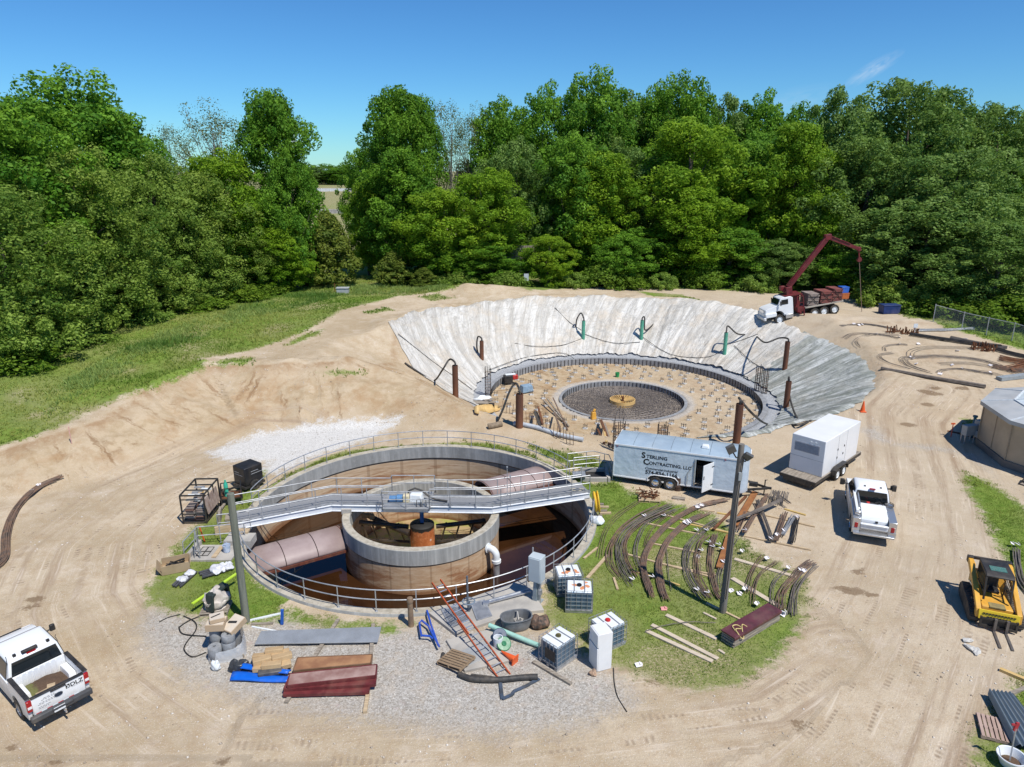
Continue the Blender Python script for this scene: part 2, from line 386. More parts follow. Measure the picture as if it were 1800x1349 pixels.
def ground_masks(X, Y):
    gr = sdf(X, Y, g_m)
    for pl in [g_l, g_r, g_b, g_c, g_t, g_v]+g_x: gr = np.maximum(gr, sdf(X, Y, pl))
    rt = np.hypot(X-TC[0], Y-TC[1]); azt = np.degrees(np.arctan2(Y-TC[1], X-TC[0]))
    rs = np.minimum(rt-ring_in, ring_out+.35*np.sin(azt*.11)-rt); rs = np.where((azt > -5) & (azt < 172), rs, -3); rs = np.where((azt < -120) | (azt > 172), np.minimum(rt-ring_in, TR+2.2-rt), rs)
    gr = np.maximum(gr, rs*1.2)
    return np.clip(gr, -3, 3)
def build_ground():
    xs = axis(-48, 62, .3, -1800, 1800); ys = axis(13, 108, .3, -120, 2200)
    X, Y = np.meshgrid(xs, ys); ny, nx = X.shape
    rt = np.hypot(X-TC[0], Y-TC[1]); snap = np.abs(rt-(TR+.12)) < .21
    k = np.where(snap, (TR+.12)/np.maximum(rt, .01), 1); X = TC[0]+(X-TC[0])*k; Y = TC[1]+(Y-TC[1])*k
    Z = terrain(X, Y)
    idx = np.arange(nx*ny).reshape(ny, nx)
    q = np.stack([idx[:-1, :-1], idx[:-1, 1:], idx[1:, 1:], idx[1:, :-1]], -1).reshape(-1, 4)
    inside = (np.hypot(X-TC[0], Y-TC[1]) < TR+.125).ravel()
    q = q[~inside[q].all(1)]
    me = bpy.data.meshes.new('ground')
    me.vertices.add(nx*ny); me.vertices.foreach_set('co', np.stack([X, Y, Z], -1).astype(np.float32).ravel())
    me.loops.add(len(q)*4); me.loops.foreach_set('vertex_index', q.astype(np.int32).ravel())
    me.polygons.add(len(q)); me.polygons.foreach_set('loop_start', np.arange(0, len(q)*4, 4, dtype=np.int32))
    me.polygons.foreach_set('use_smooth', np.ones(len(q), bool)); me.update(calc_edges=True); me.validate()
    attr_set(me, 'grass', ground_masks(X, Y))
    attr_set(me, 'white_gravel', np.clip(sdf(X, Y, w_g), -3, 3))
    attr_set(me, 'grey_gravel', np.clip(np.maximum(sdf(X, Y, gg), sdf(X, Y, gg2)-.5), -3, 3))
    st = np.full(X.shape, -3.0)
    for x, y, r in STAINS:
        p = G(x, y); st = np.maximum(st, r*.62-np.hypot((X-p.x)*.75, (Y-p.y)*1.25))
    attr_set(me, 'stain', np.clip(st, -1, 1))
    u = np.zeros(X.shape); vv = np.zeros(X.shape); bd = np.full(X.shape, 1e9)
    for i, r in enumerate(ROADS):
        d, _, pr = polyd(X, Y, r); m = d < bd; bd = np.where(m, d, bd); u = np.where(m, d+i*37, u); vv = np.where(m, pr+i*100, vv)
    attr_set(me, 'across', u); attr_set(me, 'along', vv); attr_set(me, 'road', np.clip(1-bd/6.0, 0, 1))
    dt, _, _ = polyd(X, Y, TOE); dc, zc, par = polyd(X, Y, CREST)
    s = dt/(dt+dc+1e-6); s = np.where(inpoly(X, Y, TOEP), s, 0); s = np.where(inpoly(X, Y, CRESTP), 0, s)
    r = np.hypot(X-PC[0], Y-PC[1])
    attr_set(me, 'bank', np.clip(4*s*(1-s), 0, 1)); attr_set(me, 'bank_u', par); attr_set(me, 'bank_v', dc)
    attr_set(me, 'pit', r)
    dry = fbm(X*.25, Y*.25, 61)*2.2+.15+.5*(sdf(X, Y, g_r) > -1)*(Y < 33)+.10*((Y > 40) & (Y < 120))*(X < 0)+.75*(Y > 150)
    attr_set(me, 'dry', np.clip(dry, 0, 1))
    o = link('ground', me, ground_mat()); tag(o, kind='structure'); return o
def ground_mat():
    s = NT('ground'); p = s.pos()
    def A(n): return s.attr(n)
    n1 = s.noise(p, .22, 6, .6); n2 = s.noise(p, 1.6, 6, .65); n3 = s.noise(p, 9, 4, .7); nf = s.noise(p, 34, 3, .7)
    # bare sandy dirt
    d = s.mix(s.sm(.34, .66, n1), (.43, .335, .215), (.57, .465, .33))
    d = s.mix(s.math('MULTIPLY', s.sm(.42, .68, n2), .5), d, (.39, .27, .155))
    d = s.mix(s.math('MULTIPLY', s.sm(.50, .75, s.noise(p, .5, 7, .7)), .55), d, (.65, .555, .445))
    d = s.mix(s.math('MULTIPLY', s.sm(.5, .72, n3), .35), d, (.33, .245, .165))
    d = s.mix(s.math('MULTIPLY', s.sm(.56, .7, nf), .45), d, (.24, .18, .13))
    d = s.mix(s.math('MULTIPLY', s.sm(.60, .68, s.noise(p, 22, 2, .5)), .55), d, (.72, .66, .58))
    # the sand of the bank and the pit is a shade warmer
    wm = s.math('MAXIMUM', A('bank'), s.math('SUBTRACT', 1.0, s.sm(13, 24, A('pit')), True))
    d = s.mix(s.math('MULTIPLY', wm, .55), d, s.mix(s.sm(.4, .6, n2), (.38, .265, .14), (.535, .42, .275)))
    ob_ = s.math('MULTIPLY', A('bank'), s.sm(.46, .66, s.noise(p, .42, 7, .72, .4)))
    d = s.mix(s.math('MULTIPLY', ob_, .65), d, (.36, .215, .105))
    px_ = s.sep(p); d = s.mix(s.math('MULTIPLY', s.sm(8, 24, px_[0]), .40), d, s.mix(n2, (.45, .375, .28), (.56, .48, .375)))
    # wheel tracks: streaks that run along the roads
    c = s.n('ShaderNodeCombineXYZ'); s.l(s.math('MULTIPLY', A('across'), 1.0), c.inputs[0]); s.l(s.math('MULTIPLY', A('along'), .045), c.inputs[1])
    tr = s.noise(c.outputs[0], 1.5, 6, .7); tr2 = s.noise(c.outputs[0], 6.0, 3, .6)
    rf = s.math('MULTIPLY', s.sm(0, .5, A('road')), s.math('ADD', .55, s.math('MULTIPLY', .45, s.sm(.36, .60, n1))))
    d = s.mix(s.math('MULTIPLY', s.math('MULTIPLY', s.sm(.47, .66, tr), rf), .85), d, (.31, .22, .145))
    d = s.mix(s.math('MULTIPLY', s.math('MULTIPLY', s.sm(.54, .72, tr2), rf), .7), d, (.68, .58, .45))
    # tread marks
    c2 = s.n('ShaderNodeCombineXYZ'); s.l(A('across'), c2.inputs[0]); s.l(A('along'), c2.inputs[1])
    lug = s.wave(c2.outputs[0], 1.3, 2.0, 'Y'); band = s.sm(.56, .62, s.noise(c.outputs[0], 2.6, 1, .4))
    lugm = s.math('MULTIPLY', s.math('MULTIPLY', s.math('MULTIPLY', lug, band), rf), s.sm(.48, .6, s.noise(p, .6, 2)))
    d = s.mix(s.math('MULTIPLY', lugm, .85), d, (.30, .22, .15))
    # gullies that run down the bank
    c3 = s.n('ShaderNodeCombineXYZ'); s.l(s.math('ADD', A('bank_u'), s.math('MULTIPLY', n2, .8)), c3.inputs[0]); s.l(s.math('MULTIPLY', A('bank_v'), .10), c3.inputs[1])
    gu = s.noise(c3.outputs[0], 1.6, 6, .7, .3)
    gm = s.math('MULTIPLY', s.math('MULTIPLY', s.sm(.53, .66, gu), s.sm(.2, .7, A('bank'))), s.math('SUBTRACT', 1.0, s.sm(6, 12, s.sep(p)[0]), True))
    d = s.mix(s.math('MULTIPLY', gm, .85), d, (.25, .15, .075))
    crest_shade = s.math('MULTIPLY', s.math('MULTIPLY', s.sm(.1, .5, A('bank_v')), s.math('SUBTRACT', 1.0, s.sm(.8, 2.2, s.math('ADD', A('bank_v'), s.math('MULTIPLY', n2, .8))), True)), s.sm(.05, .2, A('bank')))
    d = s.mix(s.math('MULTIPLY', crest_shade, s.math('MULTIPLY', s.sm(.35, .6, s.noise(p, .9, 5, .7)), .75)), d, (.30, .18, .09))  # shadow line under the crest edge, painted into the soil colour
    # gravels
    vg = s.vor(p, 15, 'Color'); vg2 = s.vor(p, 34, 'Color')
    gv = s.math('ADD', s.math('MULTIPLY', s.sep(vg)[0], .5), s.math('MULTIPLY', s.sep(vg2)[1], .5))
    wg = s.ramp(gv, [(0, (.29, .27, .23)), (.25, (.56, .54, .50)), (.6, (.70, .68, .64)), (1, (.78, .76, .72))])
    ggc = s.ramp(gv, [(0, (.17, .155, .135)), (.35, (.36, .335, .30)), (.7, (.50, .475, .43)), (1, (.68, .66, .62))])
    ggc = s.mix(s.math('MULTIPLY', s.sm(.48, .66, n2), .35), ggc, (.52, .42, .31))
    ggc = s.mix(s.math('MULTIPLY', s.sm(.60, .70, s.noise(p, .9, 5, .7)), .5), ggc, (.46, .36, .34))
    edge = s.math('ADD', s.math('MULTIPLY', s.math('SUBTRACT', n2, .5), 2.2), s.math('MULTIPLY', s.math('SUBTRACT', n3, .5), 1.6))
    def fac(name, a=-.35, b=.35, k=1.0): return s.sm(a, b, s.math('ADD', A(name), s.math('MULTIPLY', edge, k)))
    d = s.mix(s.math('MULTIPLY', fac('grey_gravel', -.9, .8, 1.2), .85), d, ggc)
    d = s.mix(s.math('MULTIPLY', fac('white_gravel', -.5, .6, 1.5), .92), d, wg)
    shelf = s.math('MULTIPLY', s.sm(13.1, 13.2, A('pit')), s.math('SUBTRACT', 1.0, s.sm(15.2, 15.9, A('pit')), True))
    d = s.mix(shelf, d, s.ramp(gv, [(0, (.20, .21, .22)), (.5, (.36, .37, .38)), (1, (.52, .53, .54))]))
    rimg = s.math('MULTIPLY', s.sm(6.1, 6.2, A('pit')), s.math('SUBTRACT', 1.0, s.sm(6.7, 7.2, s.math('ADD', A('pit'), s.math('MULTIPLY', edge, .5))), True))
    d = s.mix(s.math('MULTIPLY', rimg, .7), d, s.mix(.25, ggc, (.56, .56, .55)))
    d = s.mix(s.math('SUBTRACT', 1.0, s.sm(5.95, 6.05, A('pit')), True), d, s.mix(s.sm(.35, .6, n3), (.20, .165, .135), (.33, .285, .24)))
    st = s.sm(-.05, .12, s.math('ADD', A('stain'), s.math('MULTIPLY', edge, .34)))
    d = s.mix(s.math('MULTIPLY', st, .75), d, (.19, .125, .07))
    # grass turf
    g = s.mix(s.sm(.3, .7, n2), (.115, .195, .024), (.215, .285, .055))
    g = s.mix(s.math('MULTIPLY', s.sm(.45, .7, n3), .5), g, (.06, .10, .018))
    g = s.mix(s.math('MULTIPLY', s.sm(.5, .75, nf), .5), g, (.20, .25, .07))
    g = s.mix(s.math('MULTIPLY', A('dry'), .75), g, s.mix(s.sm(.35, .65, n3), (.22, .20, .085), (.38, .32, .18)))
    gf = s.sm(-.25, .45, s.math('ADD', A('grass'), s.math('MULTIPLY', edge, .95)))
    bare = s.math('MULTIPLY', s.sm(.55, .75, A('dry')), s.sm(.5, .6, n3))
    col = s.mix(s.math('MULTIPLY', gf, s.math('SUBTRACT', 1.0, s.math('MULTIPLY', bare, .6))), d, g)
    h = s.math('ADD', s.math('MULTIPLY', n3, .6), s.math('ADD', s.math('MULTIPLY', nf, .35), s.math('MULTIPLY', tr, .6)))
    h = s.math('ADD', h, s.math('MULTIPLY', s.math('MULTIPLY', gu, A('bank')), 2.2)); h = s.math('ADD', h, s.math('MULTIPLY', n2, 1.0))
    h = s.math('SUBTRACT', h, s.math('MULTIPLY', lugm, .4)); h = s.math('ADD', h, s.math('MULTIPLY', s.math('MAXIMUM', fac('grey_gravel', -.9, .8, 1.2), fac('white_gravel')), s.math('MULTIPLY', gv, .5)))
    s.bump(h, .55, .10)
    return s.done(col, .95, 0, .12)
build_ground()
# ================================================================ SETTING: grass blades (nobody could count them)
def mesh_np(name, V, q, mat, attrs=None):
    me = bpy.data.meshes.new(name); n = q.shape[1]
    me.vertices.add(len(V)); me.vertices.foreach_set('co', V.astype(np.float32).ravel())
    me.loops.add(q.size); me.loops.foreach_set('vertex_index', q.astype(np.int32).ravel())
    me.polygons.add(len(q)); me.polygons.foreach_set('loop_start', np.arange(0, q.size, n, dtype=np.int32)); me.update(calc_edges=True)
    for k, a in (attrs or {}).items(): attr_set(me, k, a)
    if mat: me.materials.append(mat)
    return me
def foliage_mat(name, ca, cb, trans=.35, rough=.6):
    s = NT(name); t = s.attr('tone')
    oi = s.n('ShaderNodeObjectInfo').outputs['Random']
    col = s.mix(t, ca, cb)
    col = s.mix(s.math('MULTIPLY', oi, .35), col, s.mix(t, tuple(x*y for x, y in zip(ca, (.75, .85, .9))), tuple(x*y for x, y in zip(cb, (1.25, 1.0, .7)))))
    s.done(col, rough, 0, .22)
    tr = s.n('ShaderNodeBsdfTranslucent'); s.l(s.mix(.5, col, (.16, .26, .03)), tr.inputs[0])
    mx = s.n('ShaderNodeMixShader'); mx.inputs[0].default_value = trans; s.l(s.b.outputs[0], mx.inputs[1]); s.l(tr.outputs[0], mx.inputs[2]); s.l(mx.outputs[0], s.out.inputs[0])
    return s.m
def grass_patch(name, polys, n, hgt, wid, seed, mat, lim=None, extra=None):
    r = np.random.default_rng(seed); bx = []
    for pl in polys:
        a = np.array([p[:2] for p in pl]); bx.append((a.min(0), a.max(0)))
    lo = np.min([b[0] for b in bx], 0); hi = np.max([b[1] for b in bx], 0)
    if lim: lo = np.maximum(lo, lim[0]); hi = np.minimum(hi, lim[1])
    X = r.uniform(lo[0], hi[0], n*3); Y = r.uniform(lo[1], hi[1], n*3)
    m = ground_masks(X, Y)+1.8*(fbm(X*1.6, Y*1.6, 71))+1.2*fbm(X*7, Y*7, 72); ok = m > .12
    ok &= np.hypot(X-TC[0], Y-TC[1]) > TR+.5
    if extra is not None: ok &= extra(X, Y)
    X = X[ok][:n]; Y = Y[ok][:n]; n = len(X); Z = terrain(X, Y)
    cl = np.clip(.5+fbm(X*.5, Y*.5, 75)*2.0, .15, 1.2)
    k = 3; X = np.repeat(X, k); Y = np.repeat(Y, k); Z = np.repeat(Z, k); cl = np.repeat(cl, k); N = len(X)
    X = X+r.normal(0, .05, N); Y = Y+r.normal(0, .05, N); a = r.uniform(0, 6.283, N)
    h = hgt*r.uniform(.5, 1.3, N)*(.5+cl); ww = wid*r.uniform(.7, 1.3, N)
    lx = r.normal(0, .45, N)*h; ly = r.normal(0, .45, N)*h
    V = np.stack([np.stack([X-np.cos(a)*ww, Y-np.sin(a)*ww, Z-.02], -1), np.stack([X+np.cos(a)*ww, Y+np.sin(a)*ww, Z-.02], -1), np.stack([X+lx, Y+ly, Z+h], -1)], 1).reshape(-1, 3)
    tone = np.repeat(np.clip(r.uniform(0, 1, N)*.5+fbm(X*.3, Y*.3, 76)*1.4+fbm(X*.09, Y*.14, 79)*2.2+.25, 0, 1), 3)
    o = link(name, mesh_np(name, V, np.arange(N*3).reshape(-1, 3), mat, {'tone': tone}), None); return tag(o, kind='stuff')
GRASSM = foliage_mat('grass_blades', (.13, .24, .022), (.38, .42, .11), .40)
grass_patch('lawn_grass', [g_l, g_r, g_b, g_c, g_t], 60000, .065, .016, 1, GRASSM, ((-22, 18), (46, 48)))
grass_patch('meadow_grass', [g_m], 56000, .16, .04, 2, GRASSM, ((-48, 40), (70, 108)), lambda X, Y: (X < -5) | (Y < 90))
TALLM = foliage_mat('tall_grass_blades', (.12, .24, .04), (.34, .46, .14), .4)
g_tall = pix_poly([(60, 715), (190, 630), (330, 568), (450, 525), (620, 503), (800, 500), (790, 508), (600, 520), (460, 556), (300, 620), (180, 672), (90, 735)])
grass_patch('tall_grass', [g_tall], 13000, .34, .045, 3, TALLM, None, lambda X, Y: inpoly(X, Y, g_tall) & (vnoise(X*.3, Y*.3, 5)+vnoise(X*1.3, Y*1.3, 6)*.5+np.random.default_rng(4).uniform(-.2, .2, X.shape) > .68))
# ================================================================ TREES
def leaves_mesh(name, centres, radii, tones, per, leaf, seed, mat, flat=.95, droop=.0):
    r = np.random.default_rng(seed); C = np.repeat(centres, per, 0); R = np.repeat(radii, per); T = np.repeat(tones, per); N = len(C)
    d = r.normal(0, 1, (N, 3)); d[:, 2] = d[:, 2]*flat+.12; d /= np.linalg.norm(d, axis=1)[:, None]
    rad_ = R*r.uniform(.45, 1.0, N)**.6
    p = C+d*rad_[:, None]*np.array([1, 1, 1.1])
    nrm = d*1.0+np.array([.14, -.2, .14])+r.normal(0, .5, (N, 3)); nrm /= np.linalg.norm(nrm, axis=1)[:, None]
    a = np.cross(nrm, r.normal(0, 1, (N, 3))); a /= np.linalg.norm(a, axis=1)[:, None]+1e-9; b = np.cross(nrm, a)
    L = leaf*r.uniform(.6, 1.35, N)[:, None]; W = L*.62
    V = np.stack([p-a*L, p+b*W-nrm*L*.12, p+a*L, p-b*W-nrm*L*.12], 1).reshape(-1, 3)
    tone = np.repeat(np.clip(T+r.normal(0, .12, N), 0, 1), 4)
    return mesh_np(name, V, np.arange(N*4).reshape(-1, 4), mat, {'tone': tone})
def crown_pts(n, h0, h1, w, seed, shape='dome', fill=.35):
    r = np.random.default_rng(seed); out = []
    if shape in ('cone', 'bush'):
        while len(out) < n:
            t = r.uniform(0, 1); a = r.uniform(0, 6.283)
            prof = (1-t)**.75*(.55+.45*min(1, t*6)) if shape == 'cone' else math.sqrt(max(0, 1-t*t))
            rr = prof*w/2*(1+.22*math.sin(a*3+t*7+seed)); q = r.uniform(0, 1)**.5 if r.uniform() < fill else r.uniform(.8, 1.08)
            out.append((math.cos(a)*rr*q, math.sin(a)*rr*q, h0+(h1-h0)*t, 0))
        return np.array(out)
    K = 19; lob = []; H = h1-h0
    for i in range(K):
        t = (i+.5)/K; a = i*2.4+r.uniform(-.5, .5)
        prof = {'dome': math.sin(math.pi*(t*.78+.14))**.5, 'tall': math.sin(math.pi*(t*.80+.12))**.55*(1-.12*t), 'spread': math.sin(math.pi*(t*.72+.2))**.45}[shape]
        R = w*r.uniform(.17, .26)*(1.05-.15*t); d = max(0, prof*w/2-R*.75)*r.uniform(.75, 1.15)
        lob.append((math.cos(a)*d, math.sin(a)*d, h0+H*t*.93+r.uniform(-.04, .05)*H, R, r.uniform(-.22, .22)))
    lob.append((r.uniform(-.06, .06)*w, r.uniform(-.06, .06)*w, h1-.13*H, w*.23, .1)); P_ = np.array([l[3]**2 for l in lob]); P_ /= P_.sum()
    while len(out) < n:
        x, y, z, R, tn = lob[r.choice(len(lob), p=P_)]; d = r.normal(0, 1, 3); d /= np.linalg.norm(d)
        if d[2] < -.55 and r.uniform() < .7: continue
        q = R*(r.uniform(.85, 1.12) if r.uniform() > fill*.6 else r.uniform(.2, .9)); out.append((x+d[0]*q, y+d[1]*q, max(h0*.6, z+d[2]*q*1.05), tn))
    return np.array(out)
BARK = mt('bark', (.15, .12, .095), (.08, .065, .05), 2, .9, 0, .5, .2, 0, (3, 3, .6))
BARKG = mt('grey_bark', (.27, .25, .22), (.17, .155, .135), 2, .9, 0, .4, .2, 0, (3, 3, .6))
def trunk_mb(h, r0, seed, pts=None, limbs=12, top=.85):
    r = random.Random(seed); m = MB(); path = []; x = y = 0
    for k in range(9):
        t = k/8; path.append((x, y, h*top*t)); x += r.uniform(-.03, .03)*h*.35; y += r.uniform(-.03, .03)*h*.35
    m.tube(path, [r0*(1.35 if k == 0 else 1)*(1-.85*k/8) for k in range(9)], 8)
    for k in range(limbs):
        if pts is None or len(pts) == 0: break
        e = Vector(pts[r.randrange(len(pts))]); t = max(.12, min(.9, (e.z/h)*r.uniform(.45, .75))); i = int(t/top*8) if t/top*8 < 7 else 7
        b = Vector(path[i]); mid = b.lerp(e, .5)+Vector((r.uniform(-.4, .4), r.uniform(-.4, .4), r.uniform(.1, .6)))
        q = r0*.42*(1-t*.6); m.tube([b, b.lerp(mid, .5)+Vector((0, 0, .1)), mid, e], [q, q*.75, q*.5, q*.15], 5)
    return m
LEAFA = foliage_mat('maple_leaves', (.070, .20, .015), (.235, .455, .040), .44)
LEAFB = foliage_mat('bright_leaves', (.115, .255, .012), (.325, .515, .032), .48)
LEAFC = foliage_mat('bluish_leaves', (.085, .185, .034), (.26, .40, .095), .42)
LEAFD = foliage_mat('olive_leaves', (.110, .215, .028), (.335, .47, .085), .46)
CEDARM = foliage_mat('cedar_needles', (.065, .120, .014), (.240, .290, .045), .35)
PALEM = foliage_mat('pale_sparse_leaves', (.13, .17, .06), (.28, .32, .15), .45)
BUSHM = foliage_mat('bush_leaves', (.090, .190, .014), (.250, .380, .040), .46)
KIND = {}
def make_kind(key, h, w, shape, ncl, per, leaf, mat, crad, seed, h0=.12, fill=.35, r0=.32, limbs=12, bark=None, tl=(.1, .9)):
    r = np.random.default_rng(seed); c = crown_pts(ncl, h*h0, h*.96, w, seed, shape, fill)
    rd = r.uniform(crad*.65, crad*1.3, ncl); tn = np.clip(r.uniform(tl[0], tl[1], ncl)*.8+.1+c[:, 3], 0, 1); c = c[:, :3].copy(); c[:, 2] = h*h0*.6+(c[:, 2]-h*h0*.6)*(h*.97-crad*.8-h*h0*.6)/(c[:, 2].max()-h*h0*.6)
    KIND[key] = (leaves_mesh('crown', c, rd, tn, per, leaf, seed+1, mat), trunk_mb(h, r0, seed, c, limbs).mesh('trunk'), h, w)
    KIND[key][1].materials.append(bark or BARK)
make_kind('maple1', 20, 11, 'dome', 400, 115, .15, LEAFA, .80, 11)
make_kind('maple2', 20, 10, 'tall', 400, 115, .15, LEAFA, .80, 12)
make_kind('maple3', 20, 12, 'dome', 400, 115, .15, LEAFA, .80, 13)
make_kind('bright1', 20, 10, 'tall', 400, 115, .15, LEAFB, .80, 14)
make_kind('bright2', 20, 11, 'dome', 400, 115, .15, LEAFB, .80, 15)
make_kind('blue1', 20, 13, 'spread', 400, 115, .15, LEAFC, .80, 16)
make_kind('blue2', 20, 12, 'dome', 400, 115, .15, LEAFC, .80, 17)
make_kind('olive1', 16, 11, 'dome', 430, 115, .12, LEAFD, .72, 18, .05)
make_kind('olive2', 16, 12, 'spread', 430, 115, .12, LEAFD, .72, 19, .05)
make_kind('olive3', 16, 10, 'tall', 430, 115, .12, LEAFD, .72, 20, .05)
make_kind('cedar1', 10, 7.5, 'cone', 230, 90, .15, CEDARM, .62, 21, .03, .3, .2, 4)
make_kind('cedar2', 10, 6.5, 'cone', 210, 90, .15, CEDARM, .60, 22, .03, .3, .2, 4)
make_kind('sparse1', 20, 10, 'dome', 170, 60, .10, PALEM, 1.1, 23, .3, .5, .22, 75, BARKG)
make_kind('sparse2', 20, 7, 'tall', 110, 55, .10, PALEM, 1.0, 24, .3, .5, .2, 60, BARKG)
make_kind('bush1', 3, 4, 'bush', 80, 80, .13, BUSHM, .55, 25, .05, .4, .06, 4)
make_kind('bush2', 3, 4.5, 'bush', 90, 80, .13, LEAFD, .55, 26, .05, .4, .06, 4)
NAMEK = {'maple': 'maple_tree', 'bright': 'broadleaf_tree', 'blue': 'oak_tree', 'olive': 'scrub_tree', 'cedar': 'cedar_tree', 'sparse': 'sparse_tree', 'bush': 'bush'}
def tree(kind, x, y, z, h, wid, label, group, rot):
    cr, tk, h0, w0 = KIND[kind]; base = kind.rstrip('0123456789')
    t = thing(NAMEK[base], label, 'bush' if base == 'bush' else 'tree', (x, y, z-.05), rot, group)
    t.scale = (wid/w0, wid/w0, h/h0)
    for nm, me in (('crown', cr), ('trunk', tk)):
        o = bpy.data.objects.new(nm, me); COL.objects.link(o); o.parent = t
    return t
def tree_px(kind, x, ytop, t, wid, label, group='trees of the wood around the site', rot=None):
    # top of the crown at photo pixel (x, ytop), standing at camera depth t
    p = PD(x, ytop, t); z = hz(p.x, p.y); wid *= 1.22 if kind[:4] in ('mapl', 'brig', 'blue') else 1.1 if kind[:3] == 'oli' else 1; R_ = rot if rot is not None else (x*1.7+ytop) % 6.28
    return tree(kind, p.x, p.y, z, max(1.5, (p.z-z)*1.045), wid, label, group, R_)
